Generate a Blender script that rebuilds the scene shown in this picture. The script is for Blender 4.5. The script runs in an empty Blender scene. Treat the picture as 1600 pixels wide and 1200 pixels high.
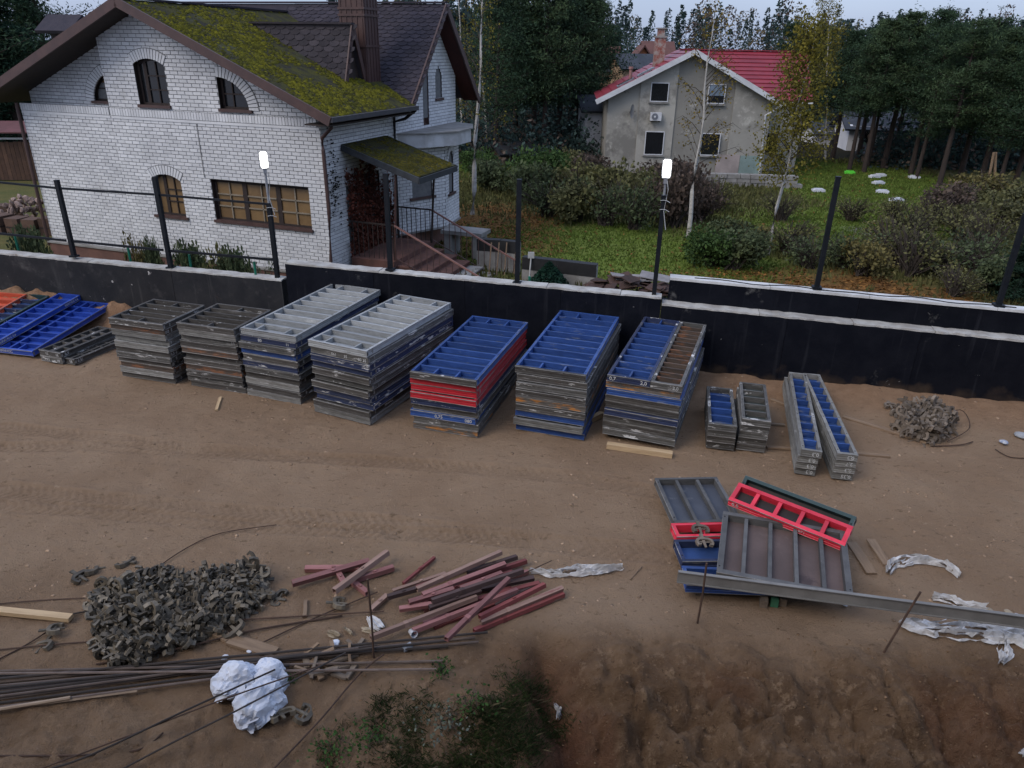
import bpy, bmesh, math, random
import numpy as np
from mathutils import Vector, Matrix, Euler

random.seed(7)
RS = np.random.RandomState(11)
scene = bpy.context.scene
COL = scene.collection

# ------------------------------------------------------------------ camera
H = 6.0; FPX = 1150.0
TH = math.radians(65.47); RO = math.radians(1.14)
cd = bpy.data.cameras.new("Camera"); cam = bpy.data.objects.new("Camera", cd); COL.objects.link(cam)
CR = Matrix.Rotation(TH, 3, 'X') @ Matrix.Rotation(RO, 3, 'Z')
cam.matrix_world = Matrix.Translation((0, 0, H)) @ CR.to_4x4()
cd.sensor_width = 36.0; cd.lens = 36.0 * FPX / 1600.0
cd.clip_start = 0.1; cd.clip_end = 2000.0
scene.camera = cam

# ------------------------------------------------------------------ sky, sun, exposure
SUN_EL = math.radians(45); SUN_AZ = math.radians(232)      # from the left, behind the camera
world = bpy.data.worlds.new("World"); scene.world = world; world.use_nodes = True
wn = world.node_tree.nodes; wl = world.node_tree.links
wn.clear()
wout = wn.new("ShaderNodeOutputWorld")
sky = wn.new("ShaderNodeTexSky"); sky.sky_type = 'NISHITA'; sky.sun_disc = False
sky.sun_elevation = SUN_EL; sky.sun_rotation = SUN_AZ
sky.air_density = 1.0; sky.dust_density = 3.0; sky.ozone_density = 2.0
bg1 = wn.new("ShaderNodeBackground"); bg1.inputs[1].default_value = 0.05
wl.new(sky.outputs[0], bg1.inputs[0])
# overcast deck: even grey-blue cloud, brighter towards the zenith as any overcast sky is
geo = wn.new("ShaderNodeTexCoord"); sep = wn.new("ShaderNodeSeparateXYZ"); wl.new(geo.outputs['Generated'], sep.inputs[0])
mr = wn.new("ShaderNodeMapRange"); mr.inputs[1].default_value = 0.0; mr.inputs[2].default_value = 1.0
mr.inputs[3].default_value = 0.72; mr.inputs[4].default_value = 1.25; wl.new(sep.outputs[2], mr.inputs[0])
ns = wn.new("ShaderNodeTexNoise"); ns.inputs['Scale'].default_value = 2.2; ns.inputs['Detail'].default_value = 4
mp = wn.new("ShaderNodeMapping"); mp.inputs['Scale'].default_value = (1, 1, 3.5); wl.new(geo.outputs['Generated'], mp.inputs[0]); wl.new(mp.outputs[0], ns.inputs[0])
rp = wn.new("ShaderNodeValToRGB"); rp.color_ramp.elements[0].position = .3; rp.color_ramp.elements[1].position = .72
rp.color_ramp.elements[0].color = (.30, .375, .57, 1); rp.color_ramp.elements[1].color = (.40, .48, .68, 1); wl.new(ns.outputs[0], rp.inputs[0])
bg2 = wn.new("ShaderNodeBackground"); wl.new(rp.outputs[0], bg2.inputs[0]); wl.new(mr.outputs[0], bg2.inputs[1])
addw = wn.new("ShaderNodeAddShader"); wl.new(bg1.outputs[0], addw.inputs[0]); wl.new(bg2.outputs[0], addw.inputs[1])
wl.new(addw.outputs[0], wout.inputs[0])
sd = bpy.data.lights.new("Sun", 'SUN'); sd.energy = 1.05; sd.angle = math.radians(32); sd.color = (1, .92, .82)
sun = bpy.data.objects.new("Sun", sd); COL.objects.link(sun)
# sky sun_rotation is clockwise from +Y
sdir = Vector((math.sin(SUN_AZ) * math.cos(SUN_EL), math.cos(SUN_AZ) * math.cos(SUN_EL), math.sin(SUN_EL)))
sun.rotation_euler = sdir.to_track_quat('Z', 'Y').to_euler(); sun.location = sdir * 60
vs = scene.view_settings; vs.view_transform = 'Standard'; vs.look = 'None'; vs.gamma = 1.0; vs.exposure = 0.42
vs.use_curve_mapping = False
scene.cycles.max_bounces = 5; scene.cycles.diffuse_bounces = 3; scene.cycles.glossy_bounces = 2; scene.cycles.transparent_max_bounces = 6; scene.cycles.caustics_reflective = False; scene.cycles.caustics_refractive = False

# ------------------------------------------------------------------ survey helpers: photo pixel -> place
def ray(u, v): return CR @ Vector(((u - 800) / FPX, -(v - 600) / FPX, -1.0))
def G(u, v, z=0.0):
    d = ray(u, v); t = (z - H) / d.z; return Vector((d.x * t, d.y * t, z))
def VP(u, v, p, ang):
    d = ray(u, v); n = Vector((-math.sin(ang), math.cos(ang))); t = (n.x * p[0] + n.y * p[1]) / (n.x * d.x + n.y * d.y)
    return Vector((d.x * t, d.y * t, H + d.z * t))
def proj(p):
    c = CR.transposed() @ (Vector(p) - Vector((0, 0, H))); return (800 + FPX * c.x / -c.z, 600 - FPX * c.y / -c.z)
def height_for(p, v):        # height of a vertical above ground point p whose top shows at row v
    lo, hi = -1.0, 14.0
    for _ in range(40):
        m = (lo + hi) / 2
        if proj((p[0], p[1], m))[1] > v: lo = m
        else: hi = m
    return (lo + hi) / 2

# ------------------------------------------------------------------ noise (numpy)
_perm = RS.rand(256, 256)
def vnoise(x, y, seed=0):
    x = np.asarray(x, float) + seed * 17.3; y = np.asarray(y, float) + seed * 9.1
    xi = np.floor(x).astype(int); yi = np.floor(y).astype(int); fx = x - xi; fy = y - yi
    fx = fx * fx * (3 - 2 * fx); fy = fy * fy * (3 - 2 * fy)
    a = _perm[xi % 256, yi % 256]; b = _perm[(xi + 1) % 256, yi % 256]; c = _perm[xi % 256, (yi + 1) % 256]; d = _perm[(xi + 1) % 256, (yi + 1) % 256]
    return (a * (1 - fx) + b * fx) * (1 - fy) + (c * (1 - fx) + d * fx) * fy
def fbm(x, y, o=4, seed=0):
    s = 0; a = .5; f = 1.0
    for k in range(o):
        s = s + a * (vnoise(x * f, y * f, seed + k * 3) - .5); a *= .5; f *= 2.03
    return s
def sstep(a, b, x):
    t = np.clip((np.asarray(x, float) - a) / (b - a), 0, 1); return t * t * (3 - 2 * t)

# ------------------------------------------------------------------ object helpers
def link(o, parent=None):
    COL.objects.link(o)
    if parent is not None: o.parent = parent
    return o
def tag(o, label=None, cat=None, group=None, kind=None):
    if label: o['label'] = label
    if cat: o['category'] = cat
    if group: o['group'] = group
    if kind: o['kind'] = kind
    return o
def thing(name, loc, rz, label, cat, group=None, rot=None):
    o = bpy.data.objects.new(name, None); o.empty_display_size = .1
    o.location = loc; o.rotation_euler = rot if rot else (0, 0, rz); COL.objects.link(o)
    return tag(o, label, cat, group)
class MB:
    def __init__(s): s.v = []; s.f = []; s.m = []
    def add(s, vs, fs, mi=0):
        b = len(s.v); s.v += [tuple(p) for p in vs]; s.f += [tuple(b + i for i in f) for f in fs]; s.m += [mi] * len(fs); return s
    def box(s, x0, x1, y0, y1, z0, z1, mi=0, M=None):
        vs = [Vector(p) for p in ((x0,y0,z0),(x1,y0,z0),(x1,y1,z0),(x0,y1,z0),(x0,y0,z1),(x1,y0,z1),(x1,y1,z1),(x0,y1,z1))]
        if M is not None: vs = [M @ p for p in vs]
        return s.add(vs, [(0,3,2,1),(4,5,6,7),(0,1,5,4),(1,2,6,5),(2,3,7,6),(3,0,4,7)], mi)
    def bar(s, p, q, w, h, up=(0,0,1), mi=0):
        p = Vector(p); q = Vector(q); d = (q - p); L = d.length; d.normalize(); up = Vector(up)
        x = d.cross(up)
        if x.length < 1e-4: x = d.cross(Vector((1,0,0)))
        x.normalize(); z = x.cross(d)
        M = Matrix(((x.x,d.x,z.x,p.x),(x.y,d.y,z.y,p.y),(x.z,d.z,z.z,p.z),(0,0,0,1)))
        return s.box(-w/2, w/2, 0, L, -h/2, h/2, mi, M)
    def tube(s, pts, r, n=6, mi=0, cap=True):
        pts = [Vector(p) for p in pts]; rs = r if isinstance(r, (list, tuple)) else [r] * len(pts)
        b = len(s.v)
        for i, p in enumerate(pts):
            d = (pts[min(i+1, len(pts)-1)] - pts[max(i-1, 0)]).normalized()
            x = d.cross(Vector((0,0,1)))
            if x.length < .05: x = d.cross(Vector((1,0,0)))
            x.normalize(); y = d.cross(x)
            for k in range(n):
                a = 2*math.pi*k/n; s.v.append(tuple(p + (x*math.cos(a) + y*math.sin(a)) * rs[i]))
        for i in range(len(pts)-1):
            for k in range(n):
                a = b+i*n+k; c = b+i*n+(k+1)%n; s.f.append((a, c, c+n, a+n)); s.m.append(mi)
        if cap:
            s.f.append(tuple(b+k for k in range(n))[::-1]); s.m.append(mi)
            e = b+(len(pts)-1)*n; s.f.append(tuple(e+k for k in range(n))); s.m.append(mi)
        return s
    def prism(s, poly, vec, mi=0):      # planar polygon extruded by a vector
        n = len(poly); vec = Vector(vec); a = [Vector(p) for p in poly]
        fs = [tuple(range(n))[::-1], tuple(range(n, 2*n))] + [(i, (i+1) % n, n+(i+1) % n, n+i) for i in range(n)]
        return s.add(a + [p + vec for p in a], fs, mi)
    def mesh(s, name, mats=None, smooth=False):
        me = bpy.data.meshes.new(name); me.from_pydata(s.v, [], s.f)
        for m in (mats if isinstance(mats, (list, tuple)) else [mats]):
            if m: me.materials.append(m)
        if any(s.m): me.polygons.foreach_set('material_index', s.m)
        bm = bmesh.new(); bm.from_mesh(me); bmesh.ops.recalc_face_normals(bm, faces=bm.faces); bm.to_mesh(me); bm.free()
        if smooth: me.polygons.foreach_set('use_smooth', [True]*len(me.polygons))
        me.update(); return me
    def build(s, name, mats, parent=None, loc=(0,0,0), rot=(0,0,0), smooth=False):
        o = bpy.data.objects.new(name, s.mesh(name, mats, smooth)); o.location = loc; o.rotation_euler = rot
        return link(o, parent)
def place(name, me, parent=None, loc=(0,0,0), rot=(0,0,0), scale=None):
    o = bpy.data.objects.new(name, me); o.location = loc; o.rotation_euler = rot
    if scale: o.scale = scale
    return link(o, parent)
def np_mesh(name, verts, faces, mat=None, smooth=False):
    me = bpy.data.meshes.new(name); nv = len(verts); nf = len(faces); k = faces.shape[1]
    me.vertices.add(nv); me.vertices.foreach_set('co', np.ascontiguousarray(verts, dtype=np.float32).ravel())
    me.loops.add(nf*k); me.loops.foreach_set('vertex_index', np.ascontiguousarray(faces, dtype=np.int32).ravel())
    me.polygons.add(nf); me.polygons.foreach_set('loop_start', np.arange(0, nf*k, k, dtype=np.int32))
    if smooth: me.polygons.foreach_set('use_smooth', [True]*nf)
    if mat:
        for m in (mat if isinstance(mat, (list, tuple)) else [mat]): me.materials.append(m)
    me.update(calc_edges=True); me.validate(); return me
def copy_tree(o, parent=None):
    c = o.copy(); COL.objects.link(c); c.parent = parent
    for ch in o.children: copy_tree(ch, c)
    return c

# ------------------------------------------------------------------ materials
_m = {}
def mat(name, c1, c2=None, scale=6.0, rough=.85, bump=0.0, bscale=40.0, metal=0.0, spots=(), stretch=(1,1,1), rnd=0.0, spec=.3, trans=0.0, island=0.0, detail=5):
    if name in _m: return _m[name]
    m = bpy.data.materials.new(name); m.use_nodes = True; nt = m.node_tree; N = nt.nodes; L = nt.links
    b = N['Principled BSDF']; b.inputs['Roughness'].default_value = rough; b.inputs['Metallic'].default_value = metal
    b.inputs['Specular IOR Level'].default_value = spec
    tc = N.new('ShaderNodeTexCoord'); oi = N.new('ShaderNodeObjectInfo')
    mp = N.new('ShaderNodeMapping'); mp.inputs['Scale'].default_value = stretch; L.new(tc.outputs['Object'], mp.inputs[0])
    vm = N.new('ShaderNodeVectorMath'); vm.operation = 'ADD'; L.new(mp.outputs[0], vm.inputs[0])
    mu = N.new('ShaderNodeMath'); mu.operation = 'MULTIPLY'; mu.inputs[1].default_value = 61.0; L.new(oi.outputs['Random'], mu.inputs[0])
    cb = N.new('ShaderNodeCombineXYZ')
    for i in range(3): L.new(mu.outputs[0], cb.inputs[i])
    L.new(cb.outputs[0], vm.inputs[1]); co = vm.outputs[0]
    def noise(sc, det=detail, rg=.6):
        n = N.new('ShaderNodeTexNoise'); n.inputs['Scale'].default_value = sc; n.inputs['Detail'].default_value = det; n.inputs['Roughness'].default_value = rg
        L.new(co, n.inputs['Vector']); return n.outputs[0]
    def ramp(src, lo, hi):
        r = N.new('ShaderNodeMapRange'); r.inputs[1].default_value = lo; r.inputs[2].default_value = hi; r.interpolation_type = 'SMOOTHSTEP'; L.new(src, r.inputs[0]); return r.outputs[0]
    def mix(f, a, bb, ):
        x = N.new('ShaderNodeMix'); x.data_type = 'RGBA'
        if hasattr(f, 'links') or not isinstance(f, (int, float)): L.new(f, x.inputs[0])
        else: x.inputs[0].default_value = f
        for s, k in ((a, 6), (bb, 7)):
            if isinstance(s, tuple): x.inputs[k].default_value = (*s, 1)
            else: L.new(s, x.inputs[k])
        return x.outputs[2]
    c2 = c2 or tuple(k * .72 for k in c1)
    col = mix(ramp(noise(scale), .32, .68), c1, c2)
    for sp in spots:
        sc, ss, lo, hi = sp[:4]
        f = ramp(noise(ss, 6, .7), lo, hi)
        col = mix(f, col, sc)
    if rnd or island:
        hv = N.new('ShaderNodeHueSaturation')
        src = oi.outputs['Random']
        if island:
            gn = N.new('ShaderNodeNewGeometry'); src = gn.outputs['Random Per Island']
        a = island or rnd
        r = N.new('ShaderNodeMapRange'); r.inputs[3].default_value = 1 - a; r.inputs[4].default_value = 1 + a; L.new(src, r.inputs[0])
        L.new(r.outputs[0], hv.inputs['Value']); L.new(col, hv.inputs['Color']); col = hv.outputs[0]
    L.new(col, b.inputs['Base Color'])
    if bump:
        bp = N.new('ShaderNodeBump'); bp.inputs['Strength'].default_value = bump; bp.inputs['Distance'].default_value = .02
        L.new(noise(bscale, 6, .65), bp.inputs['Height']); L.new(bp.outputs[0], b.inputs['Normal'])
    if trans:
        tr = N.new('ShaderNodeBsdfTranslucent'); L.new(col, tr.inputs[0]); ms = N.new('ShaderNodeMixShader'); ms.inputs[0].default_value = trans
        L.new(b.outputs[0], ms.inputs[1]); L.new(tr.outputs[0], ms.inputs[2]); L.new(ms.outputs[0], N['Material Output'].inputs[0])
    _m[name] = m; return m
def emit(name, col, s):
    if name in _m: return _m[name]
    m = bpy.data.materials.new(name); m.use_nodes = True; b = m.node_tree.nodes['Principled BSDF']
    b.inputs['Base Color'].default_value = (.8,.8,.8,1); b.inputs['Emission Color'].default_value = (*col, 1); b.inputs['Emission Strength'].default_value = s
    _m[name] = m; return m
def glass(name, col, rough=.08):
    if name in _m: return _m[name]
    m = bpy.data.materials.new(name); m.use_nodes = True; b = m.node_tree.nodes['Principled BSDF']
    b.inputs['Base Color'].default_value = (*col, 1); b.inputs['Roughness'].default_value = rough; b.inputs['Specular IOR Level'].default_value = .6
    _m[name] = m; return m

# ================================================================== SETTING: ground
WK = math.tan(math.radians(11.13)); WANG = -math.radians(11.13)
def wall_y(x): return 13.06 - WK * (np.asarray(x, float) - 6.87)
WD = Vector((math.cos(WANG), math.sin(WANG), 0)); WNB = Vector((-math.sin(WANG), math.cos(WANG), 0))   # along the wall, and away from the site

TRACKS = [([(0,668),(120,680),(300,702),(600,722),(900,748),(1040,770)], .17), ([(0,700),(150,698),(400,712),(700,728),(980,752)], .17),
          ([(0,765),(120,780),(330,800),(560,815),(760,838),(1050,868)], .2), ([(0,790),(150,800),(380,822),(620,832),(880,850)], .16)]
TRK = []
for pts, w in TRACKS:
    P = np.array([[G(*p).x, G(*p).y] for p in pts]); TRK.append((P, w))
def track_field(x, y, both=False):
    h = np.zeros_like(x); groove_shade = np.zeros_like(x)
    for P, w in TRK:
        best = np.full_like(x, 9.0); along = np.zeros_like(x); off = np.zeros_like(x); acc = 0.0
        for a, b in zip(P[:-1], P[1:]):
            d = b - a; L = np.hypot(*d); t = np.clip(((x-a[0])*d[0] + (y-a[1])*d[1]) / L**2, 0, 1)
            px = a[0]+t*d[0]; py = a[1]+t*d[1]; dist = np.hypot(x-px, y-py)
            sgn = np.sign((x-a[0])*d[1]-(y-a[1])*d[0])
            k = dist < best; best = np.where(k, dist, best); along = np.where(k, acc+t*L, along); off = np.where(k, sgn*dist, off); acc += L
        fade = np.clip(vnoise(along*.5, along*0+3.3)*2.4-.35, 0, 1)
        m = sstep(w*1.15, w*.75, best)
        tread = np.sin((along + np.abs(off)*.8) * 2*math.pi/.13)
        edge = np.exp(-((best-w*1.15)/.045)**2)
        h += fade * (-.014*m + .009*m*tread*(.3+1.2*vnoise(x*3.1,y*3.1,141)) + .014*edge)
        groove_shade = np.maximum(groove_shade, fade*m*sstep(.2,-.4,tread))  # shade of the tread grooves, later painted into the soil colour
    return (h, groove_shade) if both else h
def site_h(x, y, fine=True):
    x = np.asarray(x, float); y = np.asarray(y, float)
    dw = wall_y(x) - y                                    # distance in front of the wall
    h = .05*fbm(x*.5, y*.5, 3, 1)
    h = h + .62*np.exp(-(np.maximum(dw,0)/.42)**2) * sstep(-7.2,-9.0,x) * (.75+1.0*fbm(x*1.6,y*1.6,4,5)) 
    h = h + .16*np.exp(-(np.maximum(dw,0)/.5)**2) * sstep(2.5,3.5,x) * (.8+fbm(x*2.0,y*2.0,3,6))
    fg = sstep(6.7, 5.2, y + .5*fbm(x*.9, 0*y, 2, 9) - .35*sstep(-.5,-3.,x)*-1)
    right = sstep(-.2, 1.0, x)
    h = h - fg*(.25 + .55*right)*sstep(6.6, 3.0, y)
    # the hollow with the grass and the gully beside it
    h = h - .50*(.8+.5*fbm(x*4,y*4,3,215))*np.exp(-((x-(.42+.12*(6.2-y))-.35*fbm(y*1.7,x*.3,3,91))/(.24+.2*fbm(y*2.1,x,2,95)))**2)*sstep(6.5,5.9,y)
    h = h + .16*np.exp(-((x+.35)/.75)**2-((y-5.25)/.5)**2)
    if fine:
        amp = .03 + .03*sstep(.35,.65,vnoise(x*.7,y*.7,21)) + .24*fg*right + .14*fg*(1-right)
        h = h + amp*fbm(x*3.2, y*3.2, 5, 2)
        r = 1 - np.abs(2*vnoise(x*5.5, y*5.5, 31)-1)
        r2 = 1 - np.abs(2*vnoise(x*2.3+4, y*2.3, 41)-1)
        h = h - (.05*r**6 + .13*r2**9)*fg*(.35+.65*right)
        h = h + .012*fbm(x*13, y*13, 2, 8)*(1+4*fg)
        h = h + track_field(x, y)*(1-fg)
        wx_ = x+.12*fbm(x*3,y*3,2,101); wy_ = y+.12*fbm(x*3,y*3,2,103)
        l1 = np.clip(vnoise(wx_*7,wy_*7,105)-.52,0,1); l2 = np.clip(vnoise(wx_*15,wy_*15,107)-.5,0,1)
        cl = fg*(.25+.75*right)*(.35+1.1*vnoise(x*1.1,y*1.1,109))
        bil = lambda f, sd: np.abs(2*vnoise(wx_*f+1.7*fbm(x*f*.5,y*f*.5,2,sd+1), wy_*f, sd)-1)
        h = h + (.16*bil(2.6,201)+.11*bil(5.2,203)+.075*bil(10.5,205)+.04*bil(19,207))*cl*.85
        h = h + .012*bil(8,211)*sstep(.5,.75,vnoise(x*.6,y*.6,213))*(1-fg)
        h = h + .045*fbm(x*24,y*24,2,121)*fg*(.4+.6*right)+.012*fbm(x*22,y*22,2,123)*(1-fg)
        h = h + .035*np.clip(vnoise(wx_*5,wy_*9,111)-.6,0,1)*(1-fg)
        ter = vnoise(x*.8+3,y*1.1,113)*3.0; h = h + .10*(np.floor(ter)+sstep(.75,1.0,ter-np.floor(ter))-ter)*fg*right
    return h
def SZ(x, y): return float(site_h(np.array([x]), np.array([y]))[0])
def garden_z(x, y):
    y = np.asarray(y, float); x = np.asarray(x, float)
    base = -.12 - .5*sstep(17, 44, y) + .6*sstep(60, 130, y)
    return base + .08*fbm(x*.25, y*.25, 3, 14)
def GZ(x, y): return float(garden_z(np.array([x]), np.array([y]))[0])
def GG(u, v):                                             # pixel on the garden ground
    p = G(u, v, -.2)
    for _ in range(4): p = G(u, v, GZ(p.x, p.y))
    return p

# --- soil material driven by a soil-type map (dry crust / darker dug earth with painted groove shade / loose orange sand)
def soil_material():
    m = bpy.data.materials.new('site_soil'); m.use_nodes = True; nt = m.node_tree; N = nt.nodes; L = nt.links; b = N['Principled BSDF']
    b.inputs['Roughness'].default_value = .95; b.inputs['Specular IOR Level'].default_value = .15
    at = N.new('ShaderNodeVertexColor'); at.layer_name = 'soil'; sp = N.new('ShaderNodeSeparateColor'); L.new(at.outputs[0], sp.inputs[0])
    tc = N.new('ShaderNodeTexCoord')
    def noise(sc, det=6, rg=.65, st=(1,1,1)):
        mp = N.new('ShaderNodeMapping'); mp.inputs['Scale'].default_value = st; L.new(tc.outputs['Object'], mp.inputs[0])
        n = N.new('ShaderNodeTexNoise'); n.inputs['Scale'].default_value = sc; n.inputs['Detail'].default_value = min(det,4); n.inputs['Roughness'].default_value = rg; L.new(mp.outputs[0], n.inputs['Vector']); return n.outputs[0]
    def ramp(src, lo, hi):
        r = N.new('ShaderNodeMapRange'); r.inputs[1].default_value = lo; r.inputs[2].default_value = hi; r.interpolation_type = 'SMOOTHSTEP'; L.new(src, r.inputs[0]); return r.outputs[0]
    def mix(f, a, c):
        x = N.new('ShaderNodeMix'); x.data_type = 'RGBA'; L.new(f, x.inputs[0])
        for s, k in ((a, 6), (c, 7)):
            if isinstance(s, tuple): x.inputs[k].default_value = (*s, 1)
            else: L.new(s, x.inputs[k])
        return x.outputs[2]
    dry = mix(ramp(noise(.55, 5), .35, .65), (.345,.236,.150), (.290,.191,.118))
    dry = mix(ramp(noise(7, 6, .7, (1,1.6,1)), .56, .72), dry, (.195,.128,.076))
    dry = mix(ramp(noise(2.6, 7, .75), .62, .78), dry, (.40,.285,.185))
    dark_earth = mix(ramp(noise(2.2, 6), .35, .65), (.215,.132,.074), (.140,.083,.046))
    dark_earth = mix(ramp(noise(6, 6, .75), .55, .66), dark_earth, (.275,.178,.104)); dark_earth = mix(ramp(noise(11, 5, .75), .59, .68), dark_earth, (.085,.050,.029))  # dark flecks paint in the crevice shade that soft light flattens
    sand = mix(ramp(noise(4, 6), .35, .65), (.36,.215,.125), (.27,.155,.088))
    red = mix(ramp(noise(3.2, 5), .38, .62), (.165,.075,.040), (.110,.052,.029))
    col = mix(sp.outputs[0], dry, dark_earth); col = mix(sp.outputs[1], col, sand); col = mix(sp.outputs[2], col, red)
    col = mix(ramp(noise(55, 3), .66, .74), col, (.34,.27,.21))
    L.new(col, b.inputs['Base Color'])
    bp = N.new('ShaderNodeBump'); bp.inputs['Strength'].default_value = 1.0; bp.inputs['Distance'].default_value = .045
    ad = N.new('ShaderNodeMath'); ad.operation = 'ADD'; L.new(noise(22, 6, .7), ad.inputs[0]); L.new(noise(70, 4, .7), ad.inputs[1]); L.new(ad.outputs[0], bp.inputs['Height']); L.new(bp.outputs[0], b.inputs['Normal'])
    return m
nx, ny = 720, 470
ty = np.linspace(0, 1, ny)**1.12; sx = np.linspace(-1, 1, nx)
TY, SX = np.meshgrid(ty, sx, indexing='ij')
yy0 = 2.4; hw = 8.0 + 12.0*TY
X = SX*hw; Yw = wall_y(X) + .12; Y = yy0 + (Yw-yy0)*TY
Z = site_h(X, Y)
idx = np.arange(nx*ny).reshape(ny, nx)
Fq = np.stack([idx[:-1,:-1], idx[:-1,1:], idx[1:,1:], idx[1:,:-1]], -1).reshape(-1, 4)
me = np_mesh('site_ground', np.stack([X,Y,Z],-1).reshape(-1,3), Fq, soil_material(), smooth=True)
ca = me.color_attributes.new('soil', 'FLOAT_COLOR', 'POINT')
edge = 6.35 + .55*fbm(X*.8, Y*.8, 3, 51) + .35*sstep(-1,-4,X)*-1
dug_shade_m = sstep(edge+.35, edge-.5, Y)*(.55+.45*sstep(-1.2,.5,X)); dug_shade_m = np.maximum(dug_shade_m, .35*sstep(.5,.9,vnoise(X*.9,Y*1.3,77)+.5*fbm(X*4,Y*4,3,71))*sstep(8.5,7,Y))  # darker dug earth towards the front, plus random patches
dug_shade_m = np.maximum(dug_shade_m, .38*track_field(X,Y,True)[1]*(.4+.9*vnoise(X*2.2,Y*2.2,131)))  # track grooves coloured darker to stand in for their shade
dw = wall_y(X)-Y
sandm = sstep(1.6,.4,dw)*sstep(-6.5,-8.5,X) + sstep(1.5,.3,dw+.5*fbm(X,Y,3,61))*sstep(2.2,3.2,X)*.6
sandm = np.clip(sandm + .35*sstep(.55,.75,vnoise(X*.5,Y*.8,88))*sstep(9,12,Y)*sstep(-4,-7,X), 0, 1)
redm = np.exp(-((X-(.42+.12*(6.2-Y))-.35*fbm(Y*1.7,X*.3,3,91))/.34)**2)*sstep(6.45,5.9,Y)*(.5+.8*vnoise(X*3,Y*3,151)); redm = np.clip(redm + .55*sstep(.56,.72,vnoise(X*1.3,Y*1.1,153))*sstep(6.2,5.4,Y)*sstep(.3,1.2,X),0,1)
cols = np.stack([np.clip(dug_shade_m,0,1), sandm, redm, 0*sandm+1], -1).reshape(-1,4).astype(np.float32)
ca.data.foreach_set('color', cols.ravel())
tag(place('ground', me), kind='structure')

# --- garden ground beyond the wall, out to the horizon
def garden_material():
    m = bpy.data.materials.new('garden_ground'); m.use_nodes = True; nt = m.node_tree; N = nt.nodes; L = nt.links; b = N['Principled BSDF']
    b.inputs['Roughness'].default_value = 1; b.inputs['Specular IOR Level'].default_value = .05
    at = N.new('ShaderNodeVertexColor'); at.layer_name = 'cover'; sp = N.new('ShaderNodeSeparateColor'); L.new(at.outputs[0], sp.inputs[0])
    tc = N.new('ShaderNodeTexCoord')
    def noise(sc, det=6):
        n = N.new('ShaderNodeTexNoise'); n.inputs['Scale'].default_value = sc; n.inputs['Detail'].default_value = det; n.inputs['Roughness'].default_value = .65; L.new(tc.outputs['Object'], n.inputs['Vector']); return n.outputs[0]
    def ramp(src, lo, hi):
        r = N.new('ShaderNodeMapRange'); r.inputs[1].default_value = lo; r.inputs[2].default_value = hi; L.new(src, r.inputs[0]); return r.outputs[0]
    def mix(f, a, c):
        x = N.new('ShaderNodeMix'); x.data_type = 'RGBA'; L.new(f, x.inputs[0])
        for s, k in ((a, 6), (c, 7)):
            if isinstance(s, tuple): x.inputs[k].default_value = (*s, 1)
            else: L.new(s, x.inputs[k])
        return x.outputs[2]
    rough = mix(ramp(noise(1.1), .35, .65), (.085,.090,.034), (.125,.105,.042))
    lawn = mix(ramp(noise(1.6), .35, .65), (.105,.145,.028), (.125,.155,.036))
    leaf = mix(ramp(noise(6), .4, .62), (.17,.085,.028), (.10,.05,.02))
    path = mix(ramp(noise(4), .4, .6), (.15,.135,.12), (.11,.10,.085))
    c = mix(sp.outputs[0], rough, lawn); c = mix(sp.outputs[1], c, leaf); c = mix(sp.outputs[2], c, path)
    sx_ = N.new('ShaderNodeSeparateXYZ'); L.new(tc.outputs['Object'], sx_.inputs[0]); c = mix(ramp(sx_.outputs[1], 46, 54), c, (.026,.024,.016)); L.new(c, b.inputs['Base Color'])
    bp = N.new('ShaderNodeBump'); bp.inputs['Strength'].default_value = .8; bp.inputs['Distance'].default_value = .08; L.new(noise(9), bp.inputs['Height']); L.new(bp.outputs[0], b.inputs['Normal'])
    return m
gx = np.concatenate([np.linspace(-700,-45,14)[:-1], np.linspace(-45,45,181), np.linspace(45,700,14)[1:]])
gt = np.concatenate([np.linspace(0,62,160)[:-1], np.linspace(62,140,30)[:-1], np.linspace(140,1500,14)])
GT_, GX_ = np.meshgrid(gt, gx, indexing='ij'); wy = 13.06-WK*(np.clip(GX_,-45,45)-6.87); GY_ = wy+.12+GT_
GZ_ = garden_z(GX_, GY_)
idx = np.arange(GX_.size).reshape(GX_.shape)
Fq = np.stack([idx[:-1,:-1], idx[:-1,1:], idx[1:,1:], idx[1:,:-1]], -1).reshape(-1,4)
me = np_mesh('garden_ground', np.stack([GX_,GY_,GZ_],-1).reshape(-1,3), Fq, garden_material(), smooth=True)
def in_blob(x, y, u, v, rx, ry):
    p = GG(u, v); return np.exp(-(((x-p.x)/rx)**2 + ((y-p.y)/ry)**2)**2)
def cover_maps(x, y):
    lawn = in_blob(x,y,930,385,5.5,4.2) + in_blob(x,y,1080,420,3.2,2.5) + in_blob(x,y,1370,290,5.5,11.0) + .8*in_blob(x,y,1300,360,4,5) + .55*in_blob(x,y,1450,330,6,7) + .6*in_blob(x,y,760,262,3,5)
    lawn = np.clip(lawn*(.75+.9*vnoise(x*.5,y*.5,3)), 0, 1)
    lf = in_blob(x,y,1240,440,3.4,1.6) + in_blob(x,y,770,345,2.6,4) + .8*in_blob(x,y,1420,470,3,1.5) + .7*in_blob(x,y,790,380,2,2.5)
    lf = np.clip(lf*(.4+1.1*vnoise(x*1.3,y*1.3,13)), 0, 1)
    a = GG(1350,360); c = GG(1560,405); dx, dy = c.x-a.x, c.y-a.y; L2 = dx*dx+dy*dy
    t = np.clip(((x-a.x)*dx+(y-a.y)*dy)/L2, 0, 1); pd = np.hypot(x-a.x-t*dx, y-a.y-t*dy)
    pth = sstep(1.0,.5,pd)*.8
    return lawn, lf, pth
lawn, lf, pth = cover_maps(GX_, GY_)
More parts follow.
